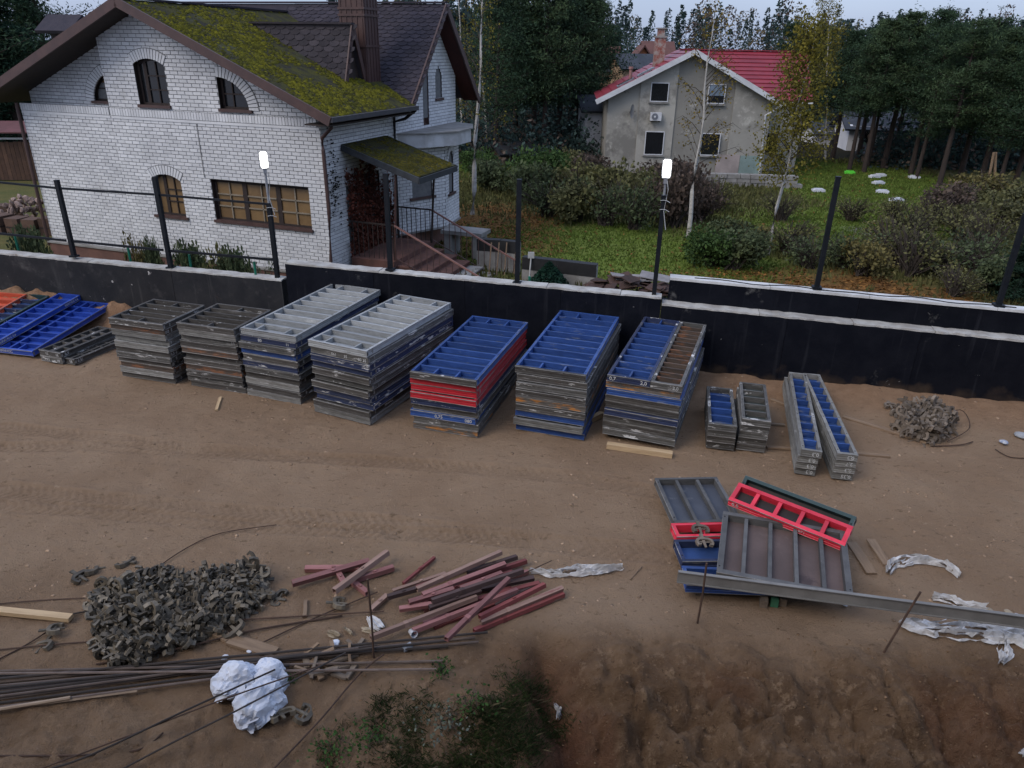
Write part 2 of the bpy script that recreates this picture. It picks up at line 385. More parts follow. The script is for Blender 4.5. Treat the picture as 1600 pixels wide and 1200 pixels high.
ca = me.color_attributes.new('cover', 'FLOAT_COLOR', 'POINT')
ca.data.foreach_set('color', np.stack([lawn,lf,pth,lf*0+1],-1).reshape(-1,4).astype(np.float32).ravel())
tag(place('garden_ground', me), kind='structure')

# ================================================================== unseen building the view is taken from, added and sized to shade the foreground
bf = bpy.data.objects.new('unseen_facade', None); COL.objects.link(bf); bf.location = (0,-1.6,0); tag(bf, kind='structure')
FCON = mat('unseen_facade_concrete', (.20,.195,.185), (.16,.155,.15), 1.2, rough=.95, bump=.2)
for fl in range(3):
    z0 = -1.0+fl*3.0
    MB().box(-22,22,-.35,0,z0,z0+1.0).build('spandrel', FCON, bf); MB().box(-22,22,-.35,0,z0+2.55,z0+2.995).build('lintel', FCON, bf); MB().box(-22,22,-6,-.36,z0+2.75,z0+2.95).build('floor_slab', FCON, bf)
    for k in range(12): MB().box(-22+k*3.85,-22+k*3.85+1.6,-.345,-.005,z0+1.001,z0+2.549).build('pier', FCON, bf)
    MB().box(-22,22,-3.2,-3.0,z0,z0+2.74).build('inner_wall', FCON, bf)
MB().box(-22,22,-6,.05,8.0,8.5).build('parapet', FCON, bf)

# ================================================================== the black coated wall
BIT = mat('bitumen', (.0035,.0045,.0085), (.007,.008,.0125), 3, rough=.7, bump=.25, bscale=18, spots=[((.09,.088,.085), 1.7, .62, .74), ((.40,.39,.38), 4.2, .70, .72)], rnd=.2, spec=.12)
BITD = mat('bitumen_dusty', (.010,.011,.014), (.020,.020,.022), 2, rough=.75, bump=.25, bscale=18, spots=[((.085,.08,.078), 1.3, .52, .75), ((.45,.43,.41), 4.6, .665, .685), ((.16,.10,.06), 1.2, .66, .8)], rnd=.2)
def stain(m, dripc, dust):
    nt = m.node_tree; N = nt.nodes; L = nt.links; b = N['Principled BSDF']; src = b.inputs['Base Color'].links[0].from_socket
    tc = N.new('ShaderNodeTexCoord'); mp = N.new('ShaderNodeMapping'); mp.inputs['Scale'].default_value = (5,5,.35); L.new(tc.outputs['Object'], mp.inputs[0])
    n = N.new('ShaderNodeTexNoise'); n.inputs['Scale'].default_value = 1.6; n.inputs['Detail'].default_value = 4; L.new(mp.outputs[0], n.inputs[0])
    r = N.new('ShaderNodeMapRange'); r.inputs[1].default_value = .60; r.inputs[2].default_value = .78; r.inputs[4].default_value = .75; L.new(n.outputs[0], r.inputs[0])
    x = N.new('ShaderNodeMix'); x.data_type = 'RGBA'; L.new(r.outputs[0], x.inputs[0]); L.new(src, x.inputs[6]); x.inputs[7].default_value = (*dripc,1)
    sp = N.new('ShaderNodeSeparateXYZ'); L.new(tc.outputs['Object'], sp.inputs[0]); n2 = N.new('ShaderNodeTexNoise'); n2.inputs['Scale'].default_value = 2.6; n2.inputs['Detail'].default_value = 5; L.new(tc.outputs['Object'], n2.inputs[0])
    ma = N.new('ShaderNodeMath'); ma.operation = 'MULTIPLY_ADD'; ma.inputs[1].default_value = 1.1; L.new(n2.outputs[0], ma.inputs[0]); sb = N.new('ShaderNodeMath'); sb.operation = 'MULTIPLY'; sb.inputs[1].default_value = -1.0; L.new(sp.outputs[2], sb.inputs[0]); L.new(sb.outputs[0], ma.inputs[2])
    r2 = N.new('ShaderNodeMapRange'); r2.inputs[1].default_value = .25; r2.inputs[2].default_value = .75; r2.inputs[4].default_value = .8; L.new(ma.outputs[0], r2.inputs[0])
    y = N.new('ShaderNodeMix'); y.data_type = 'RGBA'; L.new(r2.outputs[0], y.inputs[0]); L.new(x.outputs[2], y.inputs[6]); y.inputs[7].default_value = (*dust,1); L.new(y.outputs[2], b.inputs['Base Color'])
stain(BIT, (.024,.025,.031), (.09,.062,.040)); stain(BITD, (.07,.068,.066), (.14,.098,.064))
CAP = mat('mortar_cap', (.44,.43,.40), (.29,.27,.245), 3, rough=.95, bump=.4, bscale=14, spots=[((.2,.16,.12), 2.2, .62, .72), ((.03,.03,.035), 3.1, .71, .74)], rnd=.1)
CAPW = mat('painted_cap', (.56,.56,.55), (.43,.42,.40), 3, rough=.9, bump=.25, bscale=14, spots=[((.24,.2,.16), 2.2, .66, .76)], rnd=.06)
def wpt(x, off=0, z=0):      # point on the wall line, off metres behind its front face
    return Vector((x, float(wall_y(x)), z)) + WNB*off
def wall_section(x0, x1, z0, z1, off0, off1, bit, cap, label, n, capover=.0, capt=.032, cap_off=None):
    t = thing('concrete_wall', wpt(x0, off0, 0), WANG, label, 'wall')
    Ltot = (x1-x0)/math.cos(WANG); step = Ltot/n
    for i in range(n):
        a, b = i*step, (i+1)*step-.006; za = z0+(z1-z0)*i/n; zb = z0+(z1-z0)*(i+1)/n; o = random.uniform(0,.006)
        mb = MB(); d = off1-off0
        mb.add([(a,o,-.4),(b,o,-.4),(b,d,-.4),(a,d,-.4),(a,o,za),(b,o,zb),(b,d,zb),(a,d,za)], [(0,3,2,1),(4,5,6,7),(0,1,5,4),(1,2,6,5),(2,3,7,6),(3,0,4,7)])
        mb.build('wall_panel', bit, t)
    # mortar cap in uneven runs with a ragged front edge
    a = 0.0; c0, c1 = (cap_off if cap_off else (-capover, off1-off0))
    while a < Ltot-.05:
        w = random.uniform(1.3, 2.6); b = min(a+w, Ltot); ns_ = max(3, int((b-a)/.12)); mb = MB()
        vs = []
        for k in range(ns_+1):
            xx = a+(b-a-.008)*k/ns_; zz = z0+(z1-z0)*xx/Ltot+.004; r = random.uniform(-.012,.03); e = random.uniform(-.009,.009); tt = capt+random.uniform(-.006,.006)
            vs += [(xx,c0+r,zz-.002),(xx,c0+r+.008,zz+tt+e),(xx,c1+.01,zz+tt+e*.5),(xx,c1+.01,zz-.002)]
        fs = []
        for k in range(ns_):
            o = 4*k
            for j in range(4): fs.append((o+j, o+(j+1)%4, o+4+(j+1)%4, o+4+j))
        fs += [(0,1,2,3),(4*ns_+3,4*ns_+2,4*ns_+1,4*ns_)]
        mb.add(vs, fs).build('cap', cap, t); a = b
    return t
def wtop(u, v, off=0):
    p = wpt(0, off); return VP(u, v, p, WANG)
zl0, zl1 = wtop(0,398).z, wtop(440,440).z
xl0, xl1 = wtop(0,398).x, wtop(440,440).x
ex = (zl1-zl0)/(xl1-xl0)
wall_section(-26, xl1, zl0+ex*(-26-xl0), zl1, 0, .28, BITD, CAP, 'low black coated concrete wall with pale mortar top in front of white brick house', 8)
pa, pb = wtop(445,413), wtop(1034,468)
wall_section(pa.x, pb.x, pa.z, pb.z, 0, .28, BIT, CAP, 'taller black coated wall section behind the middle panel stacks', 4)
pa2, pb2 = wtop(1034,478), wtop(1600,535); sl = (pb2.z-pa2.z)/(pb2.x-pa2.x)
wall_section(pb.x+.012, 17, pa2.z, pa2.z+sl*(17-pb.x), 0, .55, BIT, CAP, 'wide black coated wall with mortar ledge behind the clamp heap', 6, cap_off=(0,.30))
pa3, pb3 = wtop(1042,437,.30), wtop(1600,489,.30); sl3 = (pb3.z-pa3.z)/(pb3.x-pa3.x)
t = thing('concrete_wall', wpt(0,0,0), 0, 'upper black block with white painted top stepped back on the wall at right', 'wall')
t.location = wpt(pa3.x, .30, 0); t.rotation_euler = (0,0,WANG)
Lb = (17-pa3.x)/math.cos(WANG); nb = 4
for i in range(nb):
    a, b = Lb*i/nb, Lb*(i+1)/nb-.006; za = pa3.z+sl3*a; zb = pa3.z+sl3*b
    zlo = 1.0
    MB().add([(a,.004*i,zlo),(b,.004*i,zlo),(b,.25,zlo),(a,.25,zlo),(a,.004*i,za),(b,.004*i,zb),(b,.25,zb),(a,.25,za)], [(0,3,2,1),(4,5,6,7),(0,1,5,4),(1,2,6,5),(2,3,7,6),(3,0,4,7)]).build('wall_panel', BIT, t)
a = 0
while a < Lb-.05:
    b = min(a+random.uniform(1.6,2.6), Lb)
    MB().add([(a,-.012,pa3.z+sl3*a+.002),(b-.008,-.012,pa3.z+sl3*b+.002),(b-.008,.265,pa3.z+sl3*b+.002),(a,.265,pa3.z+sl3*a+.002),(a,-.004,pa3.z+sl3*a+.05),(b-.008,-.004,pa3.z+sl3*b+.05),(b-.008,.26,pa3.z+sl3*b+.05),(a,.26,pa3.z+sl3*a+.05)],
             [(0,3,2,1),(4,5,6,7),(0,1,5,4),(1,2,6,5),(2,3,7,6),(3,0,4,7)]).build('cap', CAPW, t); a = b

# ================================================================== fence posts, rails, floodlights
PST = mat('post_paint', (.007,.009,.013), (.012,.014,.017), 5, rough=.55, spec=.2, spots=[((.12,.10,.09), 4, .7, .78)])
def post_at(u0, v0, u1, v1, off, w=.09):
    b = wtop(u0, v0, off); hgt = height_for(b, v1); return b, hgt
def post_mesh(parent, name, b, htop, w=.085):
    mb = MB(); mb.box(-w/2,w/2,-w/2,w/2,-.02,htop-b.z)
    o = mb.build(name, PST, parent, b if parent is None else (0,0,0)); return o
PB = []
fence = thing('metal_fence', wpt(-12,.14,0), 0, 'unfinished black steel fence of three posts and two rails before brick house', 'fence')
fence.location = (0,0,0)
for k, (u0,v0,u1,v1) in enumerate([(116,400,88,282),(267,418,241,277),(434,436,421,318)]):
    b, ht = post_at(u0,v0,u1,v1,.14); PB.append((b,ht))
    MB().box(-.043,.043,-.043,.043,-.02,ht-b.z).build('post', PST, fence, b, (0,0,WANG))
    MB().box(-.047,.047,-.047,.047,ht-b.z+.001,ht-b.z+.012).build('post_cap', PST, fence, b, (0,0,WANG))
    MB().box(-.08,.08,-.08,.08,-.018,-.008+.03).build('base_plate', PST, fence, b, (0,0,WANG))
def on_plane(u, v): return wtop(u, v, .14)
for (vlist, w) in (([(0,285),(90,294),(243,304),(419,319)], .045), ([(0,365),(106,376),(258,391),(430,406)], .05)):
    P = [on_plane(u,v) for u,v in vlist]; ext = P[0]+(P[0]-P[1]).normalized()*9; P = [ext]+P[1:]
    for a, b in zip(P[:-1], P[1:]):
        d = (b-a).normalized(); MB().bar(a+d*.046, b-d*.046, .03, w).build('rail', PST, fence)
singles = [((610,421),(605,272),'tall black steel post on the wall before the entrance stairs',.14),((808,442),(816,281),'black steel post on the wall left of lawn, before the small conifer',.14),
           ((1021,468),(1037,306),'black steel post carrying the right floodlight at the wall step',.16),((1276,449),(1309,277),'black steel post on white topped wall beside the right birch',.42),((1560,477),(1602,335),'black steel post near the right photo edge on white topped wall',.42)]
SP = []
for (u0,v0),(u1,v1),lab,off in singles:
    b, ht = post_at(u0,v0,u1,v1,off); SP.append((b,ht))
    t = thing('fence_post', b, WANG, lab, 'post', 'single fence posts along the wall')
    MB().box(-.043,.043,-.043,.043,-.02,ht-b.z).build('post', PST, t); MB().box(-.048,.048,-.048,.048,ht-b.z+.001,ht-b.z+.014).build('post_cap', PST, t); MB().box(-.085,.085,-.085,.085,-.018,.025).build('base_plate', PST, t)
LGREY = mat('lamp_grey', (.28,.29,.30), (.2,.2,.21), 6, rough=.5); LED = emit('led_face', (1,.98,.92), 7.0)
CABLE = mat('white_cable', (.5,.5,.48), rough=.6)
def floodlight(base, ztop, v_top, v_bot, face, label):
    t = thing('floodlight', (base.x, base.y, ztop-.35), face, label, 'floodlight', 'lit floodlights on fence posts')
    zt = height_for(base, v_top); zb = height_for(base, v_bot); hh = (zt-zb)*1.02; z0 = zb-(ztop-.35); w = .088
    tilt = Matrix.Translation((0,-.06,z0)) @ Matrix.Rotation(math.radians(-12),4,'X')
    mb = MB(); r = .035
    poly = [(-w*.8,0,0),(w*.8,0,0),(w,0,.05),(w,0,hh-.03),(w-.03,0,hh),(-w+.03,0,hh),(-w,0,hh-.03),(-w,0,.05)]
    mb.prism([tilt@Vector(p) for p in poly], tilt.to_3x3()@Vector((0,.06,0))); body = mb.build('housing', LGREY, t)
    mb = MB(); mb.prism([tilt@(Vector((p[0]*.80,-.003,hh/2+(p[2]-hh/2)*.90))) for p in poly], tilt.to_3x3()@Vector((0,-.006,0))); mb.build('lit_lens', LED, t)
    for k in range(4):
        MB().box(-.06+.04*k-.006,-.06+.04*k+.006,.062,.085,hh*.3,hh*.8,0,tilt).build('cooling_fin', LGREY, t)
    MB().tube([(0,.0,-.02),(0,0,.30),(0,-.02,z0-.12+.12)], .024, 8).build('bracket_tube', LGREY, t)
    MB().box(-.035,.035,-.05,.03,z0-.1,z0+.02).build('mount', LGREY, t)
    MB().tube([(.03,-.05,z0-.05),(.06,-.06,z0-.2),(.045,-.05,z0-.38),(.02,-.055,z0-.6),(.09,-.06,z0-.95)], .007, 5).build('cable', CABLE, t)
    for zz in (.1,.27): MB().tube([(-.06,-.055,zz),(0,-.06,zz+.01),(.06,-.055,zz),(.12,-.07,zz-.03)], .006, 4).build('cable_tie', CABLE, t)
    return t
floodlight(PB[2][0], PB[2][1], 236, 263, math.radians(22), 'lit white floodlight on the fence post before the brick house windows')
floodlight(SP[2][0], SP[2][1], 248, 278, math.radians(-8), 'lit white floodlight on post before the grey rendered house')
# black cable lying on the white topped wall
ps = []
for k, u in enumerate(range(1080,1600,18)):
    q = wtop(u, 442+(u-1080)*.0945, .30); z = pa3.z+sl3*(q.x-pa3.x)/math.cos(WANG)+.062
    ps.append(wpt(q.x, .40+.09*math.sin(k*.9)*math.sin(k*.23), z))
tag(MB().tube(ps, .009, 5).build('black_cable', mat('rubber',(.012,.012,.013))), 'thin black cable lying in waves on the white topped wall', 'cable')

# ================================================================== WHITE BRICK HOUSE
HA = math.radians(-18.9); HO = Vector((-4.96, 19.5, 0)); HD = Vector((math.cos(HA), math.sin(HA), 0)); HN = Vector((-math.sin(HA), math.cos(HA), 0))
def hloc(p): r = Vector(p)-HO; return Vector((r.dot(HD), r.dot(HN), p[2]))
def hF(u, v, y=0): return hloc(VP(u, v, HO+HN*y, HA))
def hS(u, v, x=0): return hloc(VP(u, v, HO+HD*x, HA+math.pi/2))
def hray(u, v): r = ray(u, v); return hloc((0,0,H)), Vector((r.dot(HD), r.dot(HN), r.z))
BRK = mat('white_brick', (.62,.62,.62), (.52,.52,.525), .9, rough=.8, island=.10, bump=.12, bscale=30, spots=[((.45,.435,.41), .4, .54, .80), ((.36,.34,.31), .9, .72, .86)], stretch=(1,1,.6))
MOR = mat('dark_mortar', (.125,.125,.128), (.165,.165,.16), 8, rough=.95)
BRN = mat('brown_metal', (.075,.040,.034), (.055,.030,.027), 3, rough=.55, spec=.4, bump=.05)
DRK = mat('dark_brown_wood', (.035,.024,.020), (.025,.018,.016), 6, rough=.7)
SOF = mat('red_brown_soffit', (.055,.014,.011), (.04,.011,.010), 5, rough=.7)
SHG = mat('dark_shingle', (.040,.034,.042), (.028,.025,.034), 3, rough=.95, bump=.4, bscale=60, rnd=.22, spots=[((.17,.17,.15), .9, .73, .80)])
SHGD = mat('dormer_shingle', (.045,.038,.042), (.032,.028,.032), 3, rough=.95, bump=.4, bscale=60, rnd=.25)
MOSS = mat('roof_moss', (.105,.096,.010), (.050,.050,.011), 3.0, rough=1, bump=.6, bscale=25, island=.35, spots=[((.035,.035,.022), 4, .55, .68)], spec=.05)
MOSSB = mat('mossy_shingle', (.062,.060,.020), (.038,.037,.024), 2.5, rough=1, bump=.7, bscale=30, spots=[((.032,.030,.027), 3.2, .5, .62), ((.07,.075,.05), .7, .55, .75)], spec=.05)
DGL = glass('dark_glass', (.012,.013,.015), .12)
TGL = mat('tan_blind_glass', (.20,.125,.055), (.14,.085,.04), 1.5, rough=.35, spec=.5)
PLN = mat('plinth_brown', (.16,.085,.065), (.12,.065,.052), 2, rough=.9, bump=.3)
CON = mat('concrete', (.27,.26,.245), (.19,.18,.165), 2.2, rough=.95, bump=.4, bscale=20, spots=[((.10,.09,.075), 1.5, .6, .75)])
STP = mat('red_brown_step', (.13,.062,.048), (.085,.045,.036), 3, rough=.9, bump=.3, spots=[((.20,.16,.13), 3, .62, .75)])
house = thing('white_brick_house', HO, HA, 'white brick house with mossy shingle roof and arched windows', 'house')

def poly_cut(poly, z):      # interval of a (convex in s) polygon at height z
    xs = []
    n = len(poly)
    for i in range(n):
        (a, za), (b, zb) = poly[i], poly[(i+1) % n]
        if (za <= z < zb) or (zb <= z < za): xs.append(a+(b-a)*(z-za)/(zb-za))
    return (min(xs), max(xs)) if len(xs) >= 2 else None
FULLB = None
def brick_wall(parent, o, u, n, outline, holes, singles=0, single_key=None, L=.248, hb=.084, j=.013, back=True):
    global FULLB
    o = Vector(o); u = Vector(u); n = Vector(n); zs = [p[1] for p in outline]; z = min(zs)+j/2; r = 0
    mv = []; mf = []; bricks = []
    while z < max(zs)-.02:
        zm = z+hb/2; iv = poly_cut(outline, zm)
        if iv:
            segs = [iv]
            for h in holes:
                c = poly_cut(h, zm)
                if not c: continue
                ns_ = []
                for a, b in segs:
                    if c[1] <= a or c[0] >= b: ns_.append((a, b)); continue
                    if c[0] > a: ns_.append((a, c[0]))
                    if c[1] < b: ns_.append((c[1], b))
                segs = ns_
            for a, b in segs:
                k = len(mv)
                for s_, z_ in ((a,z-j/2),(b,z-j/2),(b,z+hb+j/2),(a,z+hb+j/2)): mv.append(o+u*s_+Vector((0,0,z_)))
                mf.append((k,k+1,k+2,k+3))
                s0 = math.floor(a/(L+j))*(L+j) + (0 if r % 2 else (L+j)/2) - (L+j)
                while s0 < b:
                    x0 = max(s0+j/2, a); x1 = min(s0+L+j/2, b)
                    if x1-x0 > .03: bricks.append((x0, x1, z, z+hb))
                    s0 += L+j
        z += hb+j; r += 1
    me = bpy.data.meshes.new('mortar'); me.from_pydata([tuple(p) for p in mv], [], mf); me.materials.append(MOR); place('mortar_bed', me, parent)
    full = [b for b in bricks if b[1]-b[0] > L-.004]
    if single_key: full.sort(key=single_key)
    sing = set(full[:singles])
    if singles and FULLB is None:
        mb = MB(); e = .004; mb.add([(-L/2,0,-hb/2),(L/2,0,-hb/2),(L/2,0,hb/2),(-L/2,0,hb/2),(-L/2+e,.012,-hb/2+e),(L/2-e,.012,-hb/2+e),(L/2-e,.012,hb/2-e),(-L/2+e,.012,hb/2-e)],
               [(4,5,6,7),(0,1,5,4),(1,2,6,5),(2,3,7,6),(3,0,4,7)]); FULLB = mb.mesh('brick', BRK)
    rotz = math.atan2(-n.x, n.y)
    V = []; F = []
    for b in bricks:
        if b in sing:
            c = o+u*((b[0]+b[1])/2)+Vector((0,0,(b[2]+b[3])/2))
            place('brick', FULLB, parent, c+n*random.uniform(-.002,.001), (0,0,rotz))
        else:
            k = len(V); e = .004; d = .012+random.uniform(-.003,.003)
            for s_, z_ in ((b[0],b[2]),(b[1],b[2]),(b[1],b[3]),(b[0],b[3])): V.append(tuple(o+u*s_+Vector((0,0,z_))))
            for s_, z_ in ((b[0]+e,b[2]+e),(b[1]-e,b[2]+e),(b[1]-e,b[3]-e),(b[0]+e,b[3]-e)): V.append(tuple(o+u*s_+Vector((0,0,z_))+n*d))
            F += [(k+4,k+5,k+6,k+7),(k,k+1,k+5,k+4),(k+1,k+2,k+6,k+5),(k+2,k+3,k+7,k+6),(k+3,k,k+4,k+7)]
    me = bpy.data.meshes.new('brick_courses'); me.from_pydata(V, [], F)
    bm = bmesh.new(); bm.from_mesh(me); bmesh.ops.recalc_face_normals(bm, faces=bm.faces); bm.to_mesh(me); bm.free()
    me.materials.append(BRK); tag(place('brick_courses', me, parent), kind='stuff')

def arc_window(a, b, z0, z1, rise, n=8):
    c = (a+b)/2; hw = (b-a)/2
    return [(a,z0),(b,z0)]+[(c+hw*math.cos(math.pi*k/n), z1+rise*(1-math.cos(math.pi*k/n)**2)) for k in range(n+1)]
def window(parent, o, u, n, poly, muntins, paneM, depth=.12, sill=None, frame_w=.07, frameM=None, name='window'):
    o = Vector(o); u = Vector(u); n = Vector(n); frameM = frameM or DRK
    P = lambda s, z, d=0: o+u*s+Vector((0,0,z))+n*d
    cs = sum(p[0] for p in poly)/len(poly); cz = sum(p[1] for p in poly)/len(poly)
    mb = MB(); k = len(poly)                                        # reveal + frame ring in one swept piece
    inn = [(cs+(s-cs)*(1-frame_w/max(.25,abs(s-cs))) if abs(s-cs) > .05 else s, cz+(z-cz)*(1-frame_w/max(.25,abs(z-cz))) if abs(z-cz) > .05 else z) for s, z in poly]
    for i in range(k):
        j = (i+1) % k
        mb.add([P(*poly[i],.002), P(*poly[j],.002), P(*poly[j],-depth-.05), P(*poly[i],-depth-.05)], [(0,1,2,3)])
        mb.add([P(*poly[i],-depth), P(*poly[j],-depth), P(*inn[j],-depth), P(*inn[i],-depth), P(*poly[i],-depth-.05), P(*poly[j],-depth-.05), P(*inn[j],-depth-.05), P(*inn[i],-depth-.05)], [(0,1,2,3),(3,2,6,7)])
    w = mb.build(name, frameM, parent)
    mb = MB(); mb.prism([P(*p,-depth-.03) for p in poly], -n*.015); mb.build('pane', paneM, w)
    for (s0,zz0),(s1,zz1),wd in muntins:
        MB().bar(P(s0,zz0,-depth-.012), P(s1,zz1,-depth-.012), wd, .03, n).build('muntin', frameM, w)
    if sill:
        s0, s1, zz = sill; mb = MB(); mb.prism([P(s0,zz,.07),P(s1,zz,.07),P(s1,zz,-.1),P(s0,zz,-.1)], Vector((0,0,-.07))); mb.build('sill', BRN, w)
    return w
def voussoirs(parent, o, u, n, c, zc, R0, R1, a0, a1, wd=.088, proud=.03, ellipse=1.0):
    o = Vector(o); u = Vector(u); n = Vector(n); num = max(3, int(abs(a1-a0)*(R0+R1)/2/wd)); mbk = MB()
    pt = lambda R, t: o+u*(c+R*math.cos(t)*ellipse)+Vector((0,0,zc+R*math.sin(t)))+n*.018
    for k in range(num): t0 = a0+(a1-a0)*k/num; t1 = a0+(a1-a0)*(k+1)/num; mbk.add([pt(R0,t0),pt(R1+.02,t0),pt(R1+.02,t1),pt(R0,t1)], [(0,1,2,3)])
    mbk.build('arch_mortar', MOR, parent)
    for k in range(num):
        t0 = a0+(a1-a0)*(k+.11)/num; t1 = a0+(a1-a0)*(k+.89)/num
        pts = [o+u*(c+R*math.cos(t)*ellipse)+Vector((0,0,zc+R*math.sin(t)))-n*.01 for R, t in ((R0,t0),(R1,t0),(R1,t1),(R0,t1))]
        MB().prism(pts, n*(proud+.012)).build('arch_brick', BRK, parent)
FO = (0,0,0); FU = (1,0,0); FN = (0,-1,0)
w1 = arc_window(-5.62,-4.60,4.40,5.46,.14); w2 = [(-2.97,4.40)]+[(-2.97+1.0*math.sin(math.pi/2*k/10), 4.40+.82*math.cos(math.pi/2*k/10)) for k in range(11)][::-1]
w2 = [(-2.97,4.40)]+[(-2.97+.98*math.cos(math.pi/2*k/10), 4.40+.80*math.sin(math.pi/2*k/10)) for k in range(11)]
LR = .42; xw = hF(146,158,LR).x+.98
wL = [(xw,4.40)]+[(xw-.98*math.cos(math.pi/2*k/10), 4.40+.80*math.sin(math.pi/2*k/10)) for k in range(11)]
wf = arc_window(-5.69,-4.67,1.42,2.50,.13); wg = [(-3.63,1.45),(-.51,1.45),(-.51,2.56),(-3.63,2.56)]
zt = lambda x: 6.80-.435*abs(x+5.06)
brick_wall(house, FO, FU, FN, [(-6.72,.25),(0,.25),(0,zt(0)),(-5.06,zt(-5.06)),(-6.72,zt(-6.72))], [w1,w2,wf,wg], singles=300, single_key=lambda b: (b[0]+1.2)**2*1.0+(b[2]-3.1)**2*2)
brick_wall(house, (0,.03,0), FU, FN, [(-10.1,.25),(-6.735,.25),(-6.735,4.22),(-10.1,4.22)], [])
brick_wall(house, (0,LR,0), FU, FN, [(-10.1,4.22),(-6.3,4.22),(-6.3,zt(-6.3)),(-10.1,zt(-10.1))], [wL])
MB().add([(-6.722,LR,4.22),(-6.722,.0,4.22),(-6.722,0,zt(-6.72)),(-6.722,LR,zt(-6.72))], [(0,1,2,3)]).build('wall_return', BRK, house)
MB().box(-10.1,-6.73,.04,LR,4.20,4.235).build('ledge', BRK, house)
MB().box(-10.1,-6.72,LR+.14,7,4.3,4.9).build('wall_core', MOR, house)
mt = lambda a,b,z0,z1,cols,rows: [((a+(b-a)*i/cols,z0),(a+(b-a)*i/cols,z1),.028) for i in range(1,cols)]+[((a,z0+(z1-z0)*k/rows),(b,z0+(z1-z0)*k/rows),.028) for k in range(1,rows)]
MUN = mat('muntin_tan', (.24,.20,.15), (.18,.15,.11), 5)
window(house, FO, FU, FN, w1, mt(-5.35,-4.66,4.45,5.5,2,3)+[((-5.36,4.42),(-5.36,5.52),.10)], DGL, sill=(-5.66,-4.56,4.42))
window(house, FO, FU, FN, w2, [((-2.62,4.42),(-2.62,5.1),.03),((-2.95,4.78),(-2.12,4.78),.03)], DGL, sill=(-3.0,-1.96,4.42))
window(house, (0,LR,0), FU, FN, wL, [((xw-.4,4.42),(xw-.4,5.1),.03),((xw-.85,4.75),(xw-.05,4.75),.03)], TGL, sill=(xw-1.0,xw,4.42))
window(house, FO, FU, FN, wf, [((-5.35,1.5),(-5.35,2.6),.10)]+mt(-5.33,-4.73,1.5,2.5,2,3), TGL, sill=(-5.78,-4.58,1.44))
g = window(house, FO, FU, FN, wg, [((-2.64,1.5),(-2.64,2.5),.14),((-1.56,1.5),(-1.56,2.5),.14)], TGL, sill=(-3.67,-.47,1.47))
for a, b in ((-3.55,-2.72),(-2.56,-1.64),(-1.48,-.58)):
    for (p,q,wd) in mt(a,b,1.52,2.5,2,3):
        MB().bar((p[0],.125,p[1]),(q[0],.125,q[1]),.035,.03,(0,-1,0)).build('muntin', MUN, g)
voussoirs(house, FO, FU, FN, -5.11,4.62,.955,1.20,math.radians(58),math.radians(122))
voussoirs(house, FO, FU, FN, -5.18,1.70,.905,1.14,math.radians(56),math.radians(124))
voussoirs(house, FO, FU, FN, -2.97,4.40,.79,1.04,0,math.pi/2, ellipse=1.16)
voussoirs(house, (0,LR,0), FU, FN, xw,4.40,.79,1.04,math.pi/2,math.pi, ellipse=1.16)
for x0, x1, yo in ((-6.70,-.02,0),(-10.08,-6.76,.03)):           # soldier course under the upper windows
    V = MB(); x = x0
    while x < x1-.09:
        V.box(x,x+.078,yo-.035,yo-.001,4.10,4.29); x += .092
    tag(V.build('soldier_course', BRK, house), kind='stuff'); MB().box(x0,x1,yo-.02,yo-.001,4.09,4.30).build('course_mortar', MOR, house)
    MB().box(x0,x1,yo-.03,yo-.001,4.02,4.085).build('string_course', BRK, house)
MB().box(-3.83,-3.80,-.016,0,2.6,4.0).build('expansion_joint', MOR, house)
MB().box(-10.16,.06,-.07,.05,-.5,.20).build('plinth', PLN, house)
MB().box(-10.2,.1,-.11,.06,.20,.25).build('plinth_ledge', CON, house)
# side wall
SU = (0,1,0); SN = (1,0,0)
sw = [(.98,.95),(1.28,.95),(1.28,2.5),(.98,2.5)]; sdr = [(1.95,.6),(2.85,.6),(2.85,2.7),(1.95,2.7)]
brick_wall(house, (0,0,0), SU, SN, [(0,.25),(3.87,.25),(3.87,4.5),(0,4.5)], [sw, sdr])
window(house, (0,0,0), SU, SN, sw, [((1.0,1.7),(1.26,1.7),.04)], DGL)
d = window(house, (0,0,0), SU, SN, sdr, [((1.95,1.6),(2.85,1.6),.1)], DRK, name='door')
MB().tube([(.0-.06,2.75,1.55),(-.02,2.75,1.55),(-.02,2.65,1.55)], .015, 6).build('handle', BRN, d)
MB().box(-.02,.12,-.05,3.9,-.5,.22).build('plinth', PLN, house)
# rear wing: polygonal bay below, balcony slab, gable wall above
bay = [Vector(p) for p in ((0,3.87,0),(.87,5.65,0),(.72,7.1,0),(0,7.9,0))]
for i, hol in enumerate(([[(.62,1.62),(1.42,1.62),(1.42,2.55),(.62,2.55)]], [arc_window(.35,.85,1.55,2.72,.16)], [])):
    a, b = bay[i], bay[i+1]; L = (b-a).length; u = (b-a)/L; n = Vector((u.y,-u.x,0))
    brick_wall(house, a, u, n, [(0,.55),(L,.55),(L,3.2),(0,3.2)], hol)
    for h in hol:
        s0, s1 = min(p[0] for p in h), max(p[0] for p in h); z0 = min(p[1] for p in h)
        window(house, a, u, n, h, [(((s0+s1)/2,z0),((s0+s1)/2,z0+1.0),.05)], DGL, sill=(s0-.12,s1+.12,z0))
        if i == 0: voussoirs(house, a, u, n, (s0+s1)/2, 1.95, .72, .92, math.radians(60), math.radians(120))
        if i == 1: voussoirs(house, a, u, n, (s0+s1)/2, 2.62, .28, .44, math.radians(10), math.radians(170))
MB().prism([(0,3.87,.50),(.92,5.65,.50),(.77,7.15,.50),(0,7.95,.50)], (0,0,.045)).build('bay_floor', CON, house)
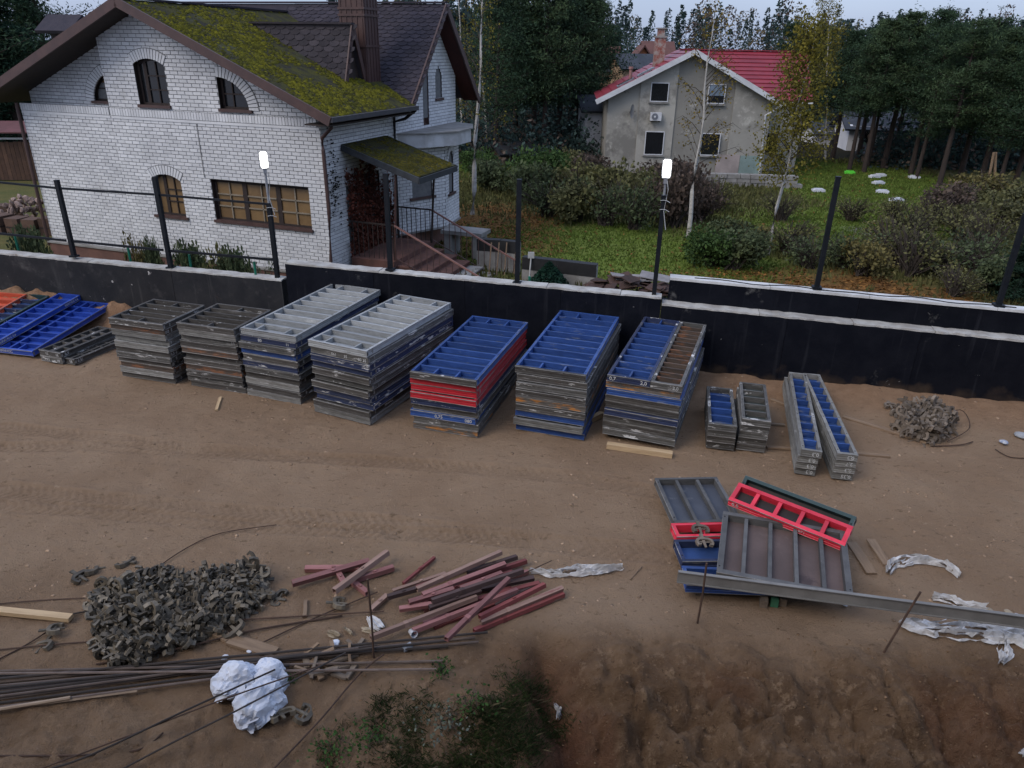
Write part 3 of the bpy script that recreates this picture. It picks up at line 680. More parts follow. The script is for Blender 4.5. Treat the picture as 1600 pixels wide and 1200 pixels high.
MB().prism([(0,3.87,.546),(.82,5.64,.546),(.68,7.08,.546),(0,7.85,.546)], (0,0,2.6)).build('bay_core', MOR, house)
MB().box(-.02,.3,4.2,7.6,-.7,.499).build('bay_base', PLN, house)
bl = [(0.02,3.9),(.75,4.5),(1.35,5.5),(1.35,6.7),(.9,7.8),(0.02,8.3)]
MB().prism([(x,y,3.17) for x,y in bl], (0,0,.40)).build('balcony_parapet', mat('balcony_render',(.50,.50,.50),(.36,.35,.34),2.2,rough=.9,bump=.2,spots=[((.06,.06,.06),2.4,.66,.74)]), house)
MB().prism([(x*1.05,5.9+(y-5.9)*1.04,3.575) for x,y in bl], (0,0,.035)).build('balcony_top', CON, house)
gz = lambda y: 7.08-1.061*abs(y-6.55)
ya, yb = hS(661,180,.08).y-3.87, hS(670,180,.08).y-3.87; yc, yd = hS(680,140,.08).y-3.87, hS(690,140,.08).y-3.87
gw1 = [(ya,3.65),(yb,3.65),(yb,5.3),(ya,5.3)]; gw2 = arc_window(yc,yd,4.45,5.15,.25)
brick_wall(house, (.08,3.87,0), SU, SN, [(0,3.2),(4.5,3.2),(4.5,gz(8.37)),(2.68,gz(6.55)),(0,gz(3.87))], [gw1,gw2])
window(house, (.08,3.87,0), SU, SN, gw1, [], BRN, depth=.06, frameM=BRN, name='balcony_door'); window(house, (.08,3.87,0), SU, SN, gw2, [], DGL, sill=(yc-.05,yd+.05,4.45))
MB().prism([(.05,3.9,3.9),(.05,8.3,3.9),(.05,8.3,4.9),(.05,6.55,6.8),(.05,3.9,4.2)], (-3,0,0)).build('wing_core', MOR, house)
MB().box(-10.0,-.05,.3,8.2,-.4,4.2).build('house_core', MOR, house)
MB().box(-.049,-.02,.05,3.85,2.8,4.4).build('wall_core', MOR, house)
# roofs
def slab(parent, name, poly, th, m):
    P = [Vector(p) for p in poly]; n = (P[1]-P[0]).cross(P[2]-P[0]).normalized()
    if n.z < 0: n = -n
    return MB().prism([p-n*th for p in P], n*th).build(name, m, parent)
AP = (-5.06, 6.94)
zr = lambda x: 6.94-.435*abs(x+5.06)
rmain = slab(house, 'roof', [(-5.06,-.75,6.94),(.75,-.75,zr(.75)),(.75,3.92,zr(.75)),(-5.06,6.30,6.94)], .10, MOSSB)
slab(house, 'roof', [(-5.06,-.75,6.94),(-10.87,-.75,zr(-10.87)),(-10.87,7,zr(-10.87)),(-5.06,7,6.94)], .10, SHG)
slab(house, 'soffit', [(-5.06,-.72,6.82),(.73,-.72,zr(.73)-.12),(.73,3.9,zr(.73)-.12),(-5.06,3.9,6.82)], .04, DRK)
slab(house, 'soffit', [(-5.06,-.72,6.82),(-10.85,-.72,zr(-10.85)-.12),(-10.85,4,zr(-10.85)-.12),(-5.06,4,6.82)], .04, DRK)
rw = slab(house, 'roof', [(.6,6.55,7.2),(.6,3.92,4.41),(-5.06,6.30,6.935),(-5.06,6.55,7.2)], .10, SHG)
slab(house, 'roof', [(-10.72,6.55,7.2),(-10.72,3.92,4.41),(-5.07,6.30,6.935),(-5.07,6.55,7.2)], .10, SHG)
slab(house, 'roof', [(.6,6.555,7.2),(.6,9.18,4.41),(-10.7,9.18,4.41),(-10.7,6.555,7.2)], .10, SHG)
slab(house, 'soffit', [(.58,6.58,7.04),(.58,9.16,4.30),(.05,9.16,4.30),(.05,6.58,7.04)], .03, SOF)
slab(house, 'soffit', [(.58,6.52,7.04),(.58,3.94,4.30),(.05,3.94,4.30),(.05,6.52,7.04)], .03, SOF)
for (p, q) in (((-5.06,-.78,6.87),(.80,-.78,zr(.8)-.07)),((-5.06,-.78,6.87),(-10.9,-.78,zr(-10.9)-.07))):
    MB().bar(p, q, .05, .22, (0,0,1)).build('bargeboard', BRN, house)
for (p, q) in (((.63,6.55,7.13),(.63,3.85,4.27)),((.63,6.55,7.13),(.63,9.25,4.27))):
    MB().bar(p, q, .05, .20, (0,0,1)).build('bargeboard', BRN, house)
MB().bar((-10.7,6.55,7.24),(.64,6.55,7.24),.16,.05).build('ridge_cap', SHG, house); MB().bar((-5.06,-.76,6.97),(-5.06,6.3,6.97),.2,.04).build('ridge_cap', SHG, house)
MB().bar((.80,-.78,4.36),(.80,3.9,4.36),.13,.11).build('gutter', mat('gutter_dark',(.05,.048,.055),(.035,.034,.04),4,rough=.45,spec=.5), house)
MB().box(.02,.74,-.7,3.88,4.20,4.235).build('eave_board', DRK, house)
hp = [hF(519,190,-.15), hF(517,200,-.15), hF(503,216,-.12), hF(505,235,-.12), hF(514,330,-.12), hF(517,409,-.12)]
MB().tube(hp, .05, 8).build('downpipe', BRN, house)
MB().tube([(.78,3.85,4.3),(.45,3.8,4.05),(.12,3.74,3.95),(.1,3.72,3.0),(.1,3.72,.2)], .045, 8).build('downpipe', mat('pipe_dark',(.02,.018,.02)), house)
MB().tube([(-10.15,-.04,4.3),(-10.18,-.05,2),(-10.2,-.06,.1)], .05, 8).build('downpipe', BRN, house)
def slope_hit(u, v):
    o, r = hray(u, v); n = Vector((.435,0,1)).normalized(); p0 = Vector((-5.06,0,6.94)); t = (p0-o).dot(n)/r.dot(n); return o+r*t
# shingles: one small plate each
SHT = {}
def shingles(parent, o, ex, ey, poly, m, W=.33, R=.15, singles=0, mname='s'):
    o = Vector(o); ex = Vector(ex).normalized(); ey = Vector(ey).normalized(); n = ex.cross(ey)
    if n.z < 0: n = -n
    key = mname
    if key not in SHT:
        mb = MB(); w = W*.485
        mb.add([(-w,0,.006),(w,0,.006),(w,R*.62,.016),(w*.45,R*1.02,.020),(-w*.45,R*1.02,.020),(-w,R*.62,.016),(-w,0,-.01),(w,0,-.01),(w,R*.62,0),(w*.45,R*1.02,.004),(-w*.45,R*1.02,.004),(-w,R*.62,0)],
               [(0,1,2,3,4,5)]+[(i,(i+1)%6,6+(i+1)%6,6+i) for i in range(6)]); SHT[key] = mb.mesh('shingle', m)
    def inside(x, y):
        c = False; k = len(poly)
        for i in range(k):
            (x0,y0),(x1,y1) = poly[i], poly[(i+1)%k]
            if (y0 > y) != (y1 > y) and x < (x1-x0)*(y-y0)/(y1-y0)+x0: c = not c
        return c
    xs = [p[0] for p in poly]; ys = [p[1] for p in poly]; y = min(ys); r = 0; out = []
    while y < max(ys):
        x = min(xs)+(W/2 if r % 2 else 0)
        while x < max(xs):
            if inside(x, y+R*.5): out.append((x, y))
            x += W
        y += R; r += 1
    M = Matrix((ex, ey, n)).transposed().to_4x4()
    out2 = out; 
    for k, (x, y) in enumerate(out2[:singles]):
        s = place('shingle', SHT[key], parent); s.matrix_local = Matrix.Translation(o+ex*x+ey*y) @ M
    rest = out2[singles:]
    if rest:
        base = SHT[key]; bv = np.array([v.co for v in base.vertices]); V = []; F = []
        fs = [tuple(p.vertices) for p in base.polygons]
        for x, y in rest:
            k = len(V); c = o+ex*x+ey*y
            V += [tuple(c+ex*b[0]+ey*b[1]+n*b[2]) for b in bv]; F += [tuple(k+i for i in f) for f in fs]
        me = bpy.data.meshes.new('shingle_courses'); me.from_pydata(V, [], F); me.materials.append(m); tag(place('shingle_courses', me, parent), kind='stuff')
# rear wing front slope: local frame with origin at the ridge end, x towards -X, y down the slope
Ls = math.hypot(2.63,2.79)
shingles(rw, (.6,6.55,7.2), (-1,0,0), (0,-2.63,-2.79), [(0,0),(0,Ls-.02),(5.6,Ls*.11),(5.6,0)], SHG, singles=250, mname='wing')
# dormer on the mossy slope
dn = slope_hit(541,124); xd = dn.x; rd = hS(544,38,xd); zrd = rd.z; yrd = rd.y; xb = -5.06+(6.94-zrd)/.435; hwd = max(.5, yrd-dn.y)
dorm = house
for sgn in (-1, 1):
    pts = [(xd+.12,yrd,zrd),(xd+.12,yrd+sgn*hwd,zr(xd+.12)+.02),(xb,yrd,zrd)]
    P = [Vector(p) for p in pts]; n = (P[1]-P[0]).cross(P[2]-P[0]).normalized(); n = n if n.z > 0 else -n
    dr = MB().prism([p-n*.06 for p in P], n*.06).build('dormer_roof', SHGD, house)
    ex = Vector((-1,0,0)); ed = (P[1]-P[0]); ed = ed-ex*ed.dot(ex); Ld = ed.length; Lx = P[0].x-P[2].x
    if sgn < 0: shingles(dr, P[0], ex, ed, [(0,0),(0,Ld),(Lx,0)], SHGD, singles=200, mname='dorm')
    MB().bar((xd+.14,yrd,zrd-.03),(xd+.14,yrd+sgn*(hwd+.06),zr(xd+.14)-.08),.04,.15).build('dormer_bargeboard', BRN, house)
MB().prism([(xd,yrd-hwd*.94,zr(xd)),(xd,yrd+hwd*.94,zr(xd)),(xd,yrd,zrd-.08)], (-.05,0,0)).build('dormer_face', DRK, house)
MB().bar((xb,yrd,zrd+.02),(xd+.15,yrd,zrd+.02),.2,.05).build('dormer_ridge', SHGD, house)
# chimney clad in brown sheet
cb = slope_hit(566,117); cw = .40
ch = MB().box(cb.x-cw,cb.x+cw,cb.y-cw,cb.y+cw,cb.z-.5,9.2).build('chimney', BRN, house)
for zz in (cb.z+.75, cb.z+1.55, cb.z+1.72, 8.6):
    MB().box(cb.x-cw-.03,cb.x+cw+.03,cb.y-cw-.03,cb.y+cw+.03,zz,zz+.06).build('chimney_band', BRN, ch)
for k in range(-2,3):
    MB().box(cb.x+k*.17-.012,cb.x+k*.17+.012,cb.y-cw-.018,cb.y-cw-.001,cb.z-.2,9.1).build('seam', BRN, ch); MB().box(cb.x+cw+.001,cb.x+cw+.018,cb.y+k*.17-.012,cb.y+k*.17+.012,cb.z-.2,9.1).build('seam', BRN, ch)
# moss cushions
def moss(parent, name, o, ex, ey, W_, H_, n_, m, keep=None, smin=.02, smax=.07):
    o = np.array(o); ex = np.array(ex, float); ey = np.array(ey, float); nn = np.cross(ex, ey); nn /= np.linalg.norm(nn); nn = nn if nn[2] > 0 else -nn
    a = RS.rand(n_)*W_; b = RS.rand(n_)*H_
    dens = vnoise(a*1.4, b*1.4, 5); k = RS.rand(n_) < np.clip(dens*2.4-.5, 0, 1)*(.3+.7*np.clip(a/2.5,0,1))
    if keep is not None: k &= keep(a, b)
    a, b = a[k], b[k]; s = smin+(smax-smin)*RS.rand(len(a))**2
    C = o+np.outer(a, ex)+np.outer(b, ey); ang = RS.rand(len(a))*6.28
    V = []
    for j in range(5):
        t = ang+2*math.pi*j/5; r = s*(.8+.4*RS.rand(len(a))); V.append(C+np.outer(r*np.cos(t), ex)+np.outer(r*np.sin(t), ey)+nn*.002)
    V.append(C+nn*(s*.75)[:,None])
    V = np.stack(V, 1).reshape(-1,3); base = (np.arange(len(a))*6)[:,None]
    F = np.concatenate([base+np.array([[j,(j+1)%5,5]]) for j in range(5)], 0)
    o_ = place(name, np_mesh(name, V, F, m), parent); tag(o_, kind='stuff'); return o_
kx = Vector((1,0,-.435)).normalized()
moss(rmain, 'moss', (-5.0,-.72,6.94-.435*.06+.004), kx, (0,1,0), 6.25, 6.6, 15000, MOSS, keep=lambda a,b: b < 4.55+(6.25-a)*.37)
# entrance: canopy, platform, stairs, railings, creeper
can = slab(house, 'canopy', [(0.02,.9,3.60),(2.24,.9,2.90),(2.24,3.34,2.90),(0.02,3.34,3.60)], .09, MOSSB)
ck = Vector((2.22,0,-.70)).normalized()
moss(can, 'moss', (.05,.93,3.595), ck, (0,1,0), 2.28, 2.38, 2600, mat('canopy_moss', (.085,.070,.012),(.045,.042,.010),3,rough=1,island=.35,spec=.05), smax=.05)
FAS = mat('canopy_fascia', (.045,.05,.055), (.03,.032,.035), 5, rough=.6)
MB().bar((.02,.87,3.52),(2.27,.87,2.81),.04,.16).build('canopy_fascia', FAS, can); MB().bar((2.27,.86,2.80),(2.27,3.37,2.80),.05,.15).build('canopy_fascia', FAS, can); MB().bar((.02,3.37,3.52),(2.27,3.37,2.81),.04,.16).build('canopy_fascia', FAS, can)
MB().tube([(1.55,.98,3.0),(1.42,.98,.58)], .032, 6).build('canopy_post', BRN, can); MB().tube([(1.62,3.26,3.0),(1.45,3.26,.58)], .032, 6).build('canopy_post', DRK, can)
st = MB().box(.13,1.45,.82,3.42,-.6,.58).build('platform', STP, house)
for k in range(6):
    x0 = 1.46+k*.42; zz = .58-.14*(k+1); MB().box(x0,x0+.42,.98,3.2,-.7,zz-.045).build('stair_riser', STP, house); MB().box(x0-.01,x0+.44,.96,3.22,zz-.044,zz).build('step', CON if k > 2 else STP, house)
RPK = mat('handrail_pink', (.24,.12,.10), (.17,.09,.075), 5, rough=.7)
for yy_, m_ in ((.95,RPK),(3.3,RPK)):
    r_ = MB().bar((1.45,yy_,1.56),(4.15,yy_,.30),.045,.04).build('railing', m_, house)
    for k in range(15):
        t = k/14; x = 1.47+2.62*t; zt_ = 1.56-1.26*t*.985; MB().bar((x,yy_,zt_-.02),(x,yy_,max(-.5,.56-.88*t)),.016,.016,(0,1,0)).build('baluster', BRN, r_)
    MB().bar((1.45,yy_,.66),(4.1,yy_,-.55),.025,.025).build('lower_rail', BRN, r_)
r_ = MB().bar((.12,3.3,1.56),(1.45,3.3,1.56),.045,.04).build('railing', DRK, house)
for k in range(9): MB().bar((.16+k*.155,3.3,1.54),(.16+k*.155,3.3,.6),.018,.018,(0,1,0)).build('baluster', DRK, r_)
r_ = MB().bar((.12,.95,1.56),(1.45,.95,1.56),.045,.04).build('railing', DRK, house)
for k in range(9): MB().bar((.16+k*.155,.95,1.54),(.16+k*.155,.95,.6),.018,.018,(0,1,0)).build('baluster', DRK, r_)

# ================================================================== GREY HOUSE WITH RED ROOF
KA = math.radians(-4); KO = Vector((5.1, 44.25, 0)); KD = Vector((math.cos(KA), math.sin(KA), 0)); KN = Vector((-math.sin(KA), math.cos(KA), 0))
def kF(u, v, y=0):
    p = VP(u, v, KO+KN*y, KA); r = p-KO; return Vector((r.dot(KD), r.dot(KN), p.z))
GRY = mat('grey_render', (.30,.285,.25), (.235,.22,.195), .55, rough=.95, bump=.25, bscale=14, spots=[((.16,.15,.13), .45, .56, .75), ((.36,.34,.30), .8, .62, .8)], rnd=.14)
REDR = mat('red_roof_sheet', (.235,.026,.038), (.175,.020,.030), .8, rough=.45, spec=.4, bump=.05, rnd=.08)
WHT = mat('white_board', (.55,.56,.57), (.45,.45,.46), 2, rough=.7)
RBR = mat('red_chimney_brick', (.22,.07,.05), (.30,.27,.24), 6, rough=.9)
kh = thing('grey_house', KO, KA, 'grey rendered house with red metal roof and white gable boards', 'house')
b1, b2, b3 = kF(1000,150).x, kF(1057,150).x, kF(1145,170).x
kz = lambda x: 5.93-.516*abs(x-4.44)
edges = [0,b1,b2,b3,9.0]
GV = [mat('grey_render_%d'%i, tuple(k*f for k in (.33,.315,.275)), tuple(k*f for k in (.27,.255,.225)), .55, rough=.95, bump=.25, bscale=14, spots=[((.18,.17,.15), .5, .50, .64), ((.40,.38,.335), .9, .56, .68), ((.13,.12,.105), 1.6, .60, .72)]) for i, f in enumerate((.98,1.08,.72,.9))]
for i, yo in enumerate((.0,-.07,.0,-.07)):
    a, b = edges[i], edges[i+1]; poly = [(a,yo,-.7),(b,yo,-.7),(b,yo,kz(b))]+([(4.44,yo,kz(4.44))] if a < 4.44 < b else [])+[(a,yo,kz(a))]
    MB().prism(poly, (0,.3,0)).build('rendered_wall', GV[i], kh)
MB().box(.25,8.9,.31,8.8,-.7,3.2).build('wall_core', GRY, kh)
MB().prism([(0,0.3,-.7),(0,8.8,-.7),(0,8.8,3.3),(0,.3,3.3)], (.2,0,0)).build('side_wall', GRY, kh)
def kwin(uL, vT, uR, vB, blind=False, y=-.07):
    a, b = kF(uL,vT,y), kF(uR,vB,y); x0, x1, z1, z0 = a.x, b.x, a.z, b.z
    t = MB(); f = .05
    for q in ((x0-f,x1+f,z1,z1+f),(x0-f,x1+f,z0-f,z0),(x0-f,x0,z0,z1),(x1,x1+f,z0,z1)): t.box(q[0],q[1],y-.05,y-.001,q[2],q[3])
    w = t.build('window', WHT, kh)
    MB().box(x0,x1,y-.02,y-.004,z0,z1).build('pane', DGL, w); MB().box(x0-.12,x1+.12,y-.10,y-.002,z0-.13,z0-.075).build('sill', CON, w)
    if blind: MB().box(x0+.03,x1-.03,y-.032,y-.022,z0+(z1-z0)*.4,z1-.02).build('blind', mat('blue_blind',(.17,.22,.28)), w)
kwin(1019,130,1042,158); kwin(1109,132.5,1130,161,True); kwin(1010,206,1034,241); kwin(1098,209,1121,242)
for u0,v0,u1,v1,c in ((1120,241,1152,272,(.34,.29,.27)),(1157,243,1186,275,(.22,.29,.27))):
    a, b = kF(u0,v0,-.05), kF(u1,v1,-.05); MB().box(a.x,b.x,-.095,-.071,b.z,a.z).build('insulation_board', mat('board%d'%u0,c,None,1.5,rough=.95), kh)
# roof: front gable with thick red sheet courses, cross wing to the right
def courses(parent, p0, p1, q0, q1, n, m, name='roof_course'):      # p: upper edge ends, q: lower edge ends
    p0,p1,q0,q1 = map(Vector,(p0,p1,q0,q1)); nn = (p1-p0).cross(q0-p0).normalized(); nn = nn if nn.z > 0 else -nn
    for i in range(n):
        a, b = i/n, (i+1)/n; A = p0.lerp(q0,a); B = p1.lerp(q1,a); C = p1.lerp(q1,b); D_ = p0.lerp(q0,b)
        mb = MB(); mb.add([A+nn*.004,B+nn*.004,C+nn*.045,D_+nn*.045,A-nn*.05,B-nn*.05,C-nn*.05,D_-nn*.05],[(0,1,2,3),(7,6,5,4),(0,1,5,4),(1,2,6,5),(2,3,7,6),(3,0,4,7)]); mb.build(name, m, parent)
rf = MB().bar((4.44,-.5,6.12),(4.44,5.6,6.12),.25,.06).build('roof', REDR, kh)
courses(rf, (4.44,-.5,6.09),(4.44,7,6.09),(-.66,-.5,3.46),(-.66,7,3.46), 12, REDR)
courses(rf, (4.44,-.5,6.09),(4.44,5.6,6.09),(9.55,-.5,3.46),(9.55,2.6,3.46), 12, REDR)
xe = kF(1262,76,5.6).x
courses(rf, (4.44,5.6,6.09),(xe,5.6,6.09),(9.4,2.4,3.50),(xe-.1,2.4,3.50), 12, REDR)
courses(rf, (4.44,5.6,6.085),(xe,5.6,6.085),(4.44,8.9,3.46),(xe,8.9,3.46), 6, REDR)
MB().bar((4.4,5.6,6.13),(xe,5.6,6.13),.25,.06).build('ridge_cap', REDR, rf)
for s in (-1,1): MB().bar((4.44,-.56,6.0),(4.44+s*5.15,-.56,3.35),.05,.26).build('bargeboard', WHT, kh)
MB().box(9.01,xe-.4,2.8,8.6,-.7,3.5).build('wing_wall', GRY, kh)
a, b = kF(1196,208,2.8), kF(1211,240,2.8)
MB().box(a.x,b.x,2.74,2.799,b.z,a.z).build('window', DGL, kh)
MB().prism([(9.2,2.38,3.36),(xe-.1,2.38,3.36),(xe-.1,2.38,3.44),(9.2,2.38,3.44)], (0,-.1,0)).build('gutter', WHT, kh)
MB().tube([kF(1221,164,-.3), kF(1206,175,-.12), kF(1196,180,-.12), kF(1190,240,-.12), kF(1184,290,-.12)], .055, 7).build('downpipe', WHT, kh)
for u,v in ((965,134),(1000,112)): pass
# chimney, vent and skylights on the left slope
def kleft(x, y): return Vector((x,y,6.09-.516*(4.44-x)))
c = kleft(2.9,3.2); chm = MB().box(c.x-.3,c.x+.3,c.y-.3,c.y+.3,c.z-.5,6.75).build('chimney', RBR, kh)
MB().box(c.x-.36,c.x+.36,c.y-.36,c.y+.36,6.7,6.8).build('chimney_cap', CON, chm); MB().box(c.x-.2,c.x+.2,c.y-.2,c.y+.2,6.8,7.15).build('chimney_pot', RBR, chm); MB().box(c.x-.28,c.x+.28,c.y-.28,c.y+.28,7.15,7.22).build('chimney_cap', CON, chm)
v_ = kleft(1.2,1.2); MB().tube([v_-Vector((0,0,.1)), v_+Vector((0,0,.7))], .09, 8).build('vent_pipe', mat('vent',(.3,.16,.14)), kh); MB().tube([v_+Vector((0,0,.62)), v_+Vector((0,0,.75))], .13, 8).build('vent_cap', mat('vent',(.3,.16,.14)), kh)
for x0, y0 in ((.5,.6),(1.6,.6)):
    P = [kleft(x0,y0),kleft(x0+.9,y0),kleft(x0+.9,y0+.7),kleft(x0,y0+.7)]; nn = Vector((-.516,0,1)).normalized()
    w = MB().prism([p+nn*.03 for p in P], nn*.08).build('skylight', mat('skyl',(.2,.22,.25)), kh); MB().prism([p.lerp(P[0].lerp(P[2],.5),.15)+nn*.112 for p in P], nn*.01).build('pane', DGL, w)
# air conditioner and satellite dish
a, b = kF(1016,175,-.05), kF(1032,188,-.05)
ac = MB().box(a.x,b.x,-.40,-.10,b.z,a.z).build('air_conditioner', WHT, kh)
cx, cz = a.x+(b.x-a.x)*.4, (a.z+b.z)/2; rr = (a.z-b.z)*.42
MB().prism([(cx+rr*math.cos(t*.3927),-.402,cz+rr*math.sin(t*.3927)) for t in range(16)], (0,-.02,0)).build('fan_grille', mat('grille',(.16,.17,.19)), ac)
MB().prism([(cx+rr*.3*math.cos(t*.785),-.424,cz+rr*.3*math.sin(t*.785)) for t in range(8)], (0,-.02,0)).build('fan_hub', WHT, ac)
for xx in (a.x+.1,b.x-.1): MB().box(xx-.02,xx+.02,-.42,-.05,b.z-.05,b.z-.002).build('bracket', DRK, ac)
d_ = kF(985,174,-.3)
mb = MB()
for k in range(14):
    t = 2*math.pi*k/14
    mb.v.append((d_.x+.1+.12*math.cos(t),-.35+.1*math.cos(t),d_.z+.38*math.sin(t)))
mb.v.append((d_.x-.02,-.25,d_.z)); mb.f = [(k,(k+1)%14,14) for k in range(14)]; mb.m = [0]*14
ds = mb.build('satellite_dish', CON, kh); MB().tube([(d_.x,-.22,d_.z),(d_.x,0,d_.z-.1)], .025, 6).build('bracket', DRK, ds)
# stone terrace and planter under the grey house
a = GG(1090,290)
tb = thing('stone_terrace', (a.x, a.y, a.z), KA, 'low stone terrace wall along the foot of the grey house', 'wall')
for r in range(3):
    x = 0.0
    while x < 5.2:
        w = random.uniform(.5,1.1); MB().box(x,x+w-.03,random.uniform(0,.06),.5,r*.22+.0,r*.22+.205).build('stone', CON, tb); x += w
# ================================================================== OTHER BUILDINGS
def gable_house(name, u, v, dist_z, w, dpt, hw, hr, rz, wallM, roofM, label, wins=(), along=True):
    p = GG(u, v) if dist_z is None else Vector(dist_z)
    t = thing(name, p, rz, label, 'house')
    MB().box(-w/2,w/2,0,dpt,-.5,hw).build('wall', wallM, t)
    if along:
        P = [(-w/2-.4,-.4,hw-.2),(w/2+.4,-.4,hw-.2),(w/2+.4,dpt/2,hr),(-w/2-.4,dpt/2,hr)]; Q = [(-w/2-.4,dpt+.4,hw-.2),(w/2+.4,dpt+.4,hw-.2),(w/2+.4,dpt/2,hr),(-w/2-.4,dpt/2,hr)]
        for s in (-1,1): MB().prism([(s*w/2,0,hw),(s*w/2,dpt,hw),(s*w/2,dpt/2,hr-.15)], (-s*.2,0,0)).build('gable', wallM, t)
    else:
        P = [(-w/2-.4,-.5,hw-.2),(-w/2-.4,dpt+.4,hw-.2),(0,dpt+.4,hr),(0,-.5,hr)]; Q = [(w/2+.4,-.5,hw-.2),(w/2+.4,dpt+.4,hw-.2),(0,dpt+.4,hr),(0,-.5,hr)]
        MB().prism([(-w/2,0,hw),(w/2,0,hw),(0,0,hr-.15)], (0,.2,0)).build('gable', wallM, t)
    slab(t, 'roof', P, .14, roofM); slab(t, 'roof', Q, .14, roofM)
    for (x0,x1,z0,z1) in wins:
        f = MB().box(x0-.07,x1+.07,-.05,-.002,z0-.07,z1+.07).build('window', WHT, t); MB().box(x0,x1,-.065,-.051,z0,z1).build('pane', DGL, f)
    return t
DKR = mat('dark_roof', (.045,.05,.06), (.03,.034,.042), 1.2, rough=.7); BNR = mat('brown_roof', (.13,.06,.05), (.10,.05,.042), 1.2, rough=.8); CRM = mat('cream_wall', (.40,.27,.16), (.32,.21,.13), 1, rough=.9); WWL = mat('white_wall', (.66,.66,.68), (.56,.56,.58), .8, rough=.9)
ORW = mat('orange_wall', (.40,.15,.07), (.3,.11,.05), 1, rough=.9)
def farp(u, v, y):
    d = ray(u, v); t = y/d.y; return Vector((d.x*t, y, H+d.z*t))
def far_house(name, u, v_base, v_eave, v_ridge, y, wpx, rz, wm, rm, label, along=True, wins=()):
    p = farp(u, v_base, y); ze = farp(u, v_eave, y).z-p.z; zr_ = farp(u, v_ridge, y).z-p.z; w = wpx/FPX*y*1.05
    return gable_house(name, 0, 0, p, w, w*.8, ze, zr_, rz, wm, rm, label, wins, along)
far_house('distant_house', 1028, 112, 84, 64, 105, 38, .1, CRM, BNR, 'distant cream house with broad brown roof below the forest', True, [(-1.2,-.5,.6,1.6),(.4,1.1,.6,1.6)])
far_house('distant_house', 1002, 110, 84, 70, 103, 14, .3, ORW, BNR, 'small orange gabled house left of the distant brown roof', False, [(-.4,.4,.6,1.5)])
far_house('distant_house', 948, 112, 88, 72, 110, 24, -.2, CRM, BNR, 'distant brown roofed house half hidden by the dark pines', True, [(-.5,.2,.6,1.5)])
far_house('distant_house', 1000, 128, 104, 84, 78, 55, .35, CRM, DKR, 'dark roofed house just left of the grey house gable', True)
far_house('distant_house', 958, 128, 108, 95, 80, 30, 0, CRM, DKR, 'low dark hipped outbuilding behind the dark pines', True)
far_house('white_house', 952, 236, 168, 150, 52, 74, .15, WWL, DKR, 'white house partly hidden behind the grey house left corner', True)
wh = far_house('white_house', 1370, 262, 198, 178, 58, 95, -.12, WWL, DKR, 'white house standing behind the right pine trunks', True, [(-1.6,-1.0,1.6,2.6),(1.2,1.8,1.6,2.6)])
slab(wh, 'porch_roof', [(-2.4,-1.8,1.05),(2.0,-1.8,1.05),(1.2,-.05,1.75),(-1.6,-.05,1.75)], .1, DKR)
for x in (-2.2,-.8,.6,1.8): MB().box(x-.06,x+.06,-1.7,-1.58,-.5,1.0).build('porch_post', DRK, wh)
far_house('white_house', 1300, 262, 205, 192, 62, 60, .1, WWL, DKR, 'pale house between yellow birch and right pine trunks', True, [(-.6,.1,1.2,2.2)])
far_house('garden_shed', 808, 246, 234, 224, 47, 46, .5, mat('shed_wood',(.14,.10,.065),None,2), mat('shed_roof',(.018,.018,.02)), 'small dark shed among trunks left of the grey house', True)
# boundary fence and roofed lean-to at the far left
p = farp(30, 262, 38)
t = thing('lean_to', p, .15, 'brown boarded lean-to with pink roof at the far left', 'shed')
for k in range(26): MB().box(-2.6+k*.2,-2.6+k*.2+.185,0,.03,-.6,farp(30,222,38).z-p.z+random.uniform(-.02,.02)).build('board', mat('lean_wood',(.10,.055,.035),(.07,.04,.028),3,rnd=.2), t)
zb = farp(30,205,38).z-p.z
for k in range(4): MB().box(-2.5+k*1.6,-2.38+k*1.6,.1,.22,-.6,zb).build('post', DRK, t)
slab(t, 'roof', [(-3,-.5,zb),(3,-.5,zb),(3,2.0,zb+.3),(-3,2.0,zb+.3)], .06, mat('pink_roof',(.15,.065,.065),(.11,.05,.05),2))
MB().box(-2.9,2.9,-.06,-.02,farp(30,218,38).z-p.z,farp(30,215,38).z-p.z).build('rail', WHT, t)
# small hip-roofed turret of a house behind the left roof
t = far_house('background_house', 100, 80, 40, 22, 34, 34, -.3, DRK, SHG, 'dark shingled roof showing above the left gable board', True)

# ================================================================== FORMWORK PANELS
CONC = (.40,.385,.36)
def steel(name, c1, c2, spots, rough=.7, **k): return mat(name, c1, c2, 5, rough=rough, bump=.2, bscale=30, spots=spots, stretch=(1,1,4.5), rnd=.22, spec=.35, detail=4, **k)
F_GREY = steel('frame_grey', (.105,.10,.092), (.065,.062,.056), [((.22,.21,.195), 2.2, .56, .72), ((.46,.45,.43), 2.4, .585, .615), ((.10,.05,.028), 2.4, .66, .78)])
F_DARK = steel('frame_dark', (.050,.045,.040), (.075,.068,.060), [((.17,.16,.15), 2.0, .58, .74), ((.09,.045,.03), 1.7, .64, .76), ((.44,.43,.41), 2.4, .61, .64)])
F_PALE = steel('frame_pale', (.20,.195,.18), (.135,.13,.118), [((.42,.41,.39), 2.2, .6, .72), ((.065,.06,.055), 2.6, .62, .72)])
F_NAVY = steel('frame_navy', (.018,.026,.060), (.025,.035,.085), [((.10,.095,.088), 2.0, .56, .70), ((.44,.43,.41), 2.4, .60, .63)])
F_BLUE = steel('frame_blue', (.028,.070,.225), (.020,.050,.165), [((.15,.17,.22), 2.4, .58, .70), ((.40,.40,.40), 4.4, .74, .77)], rough=.5)
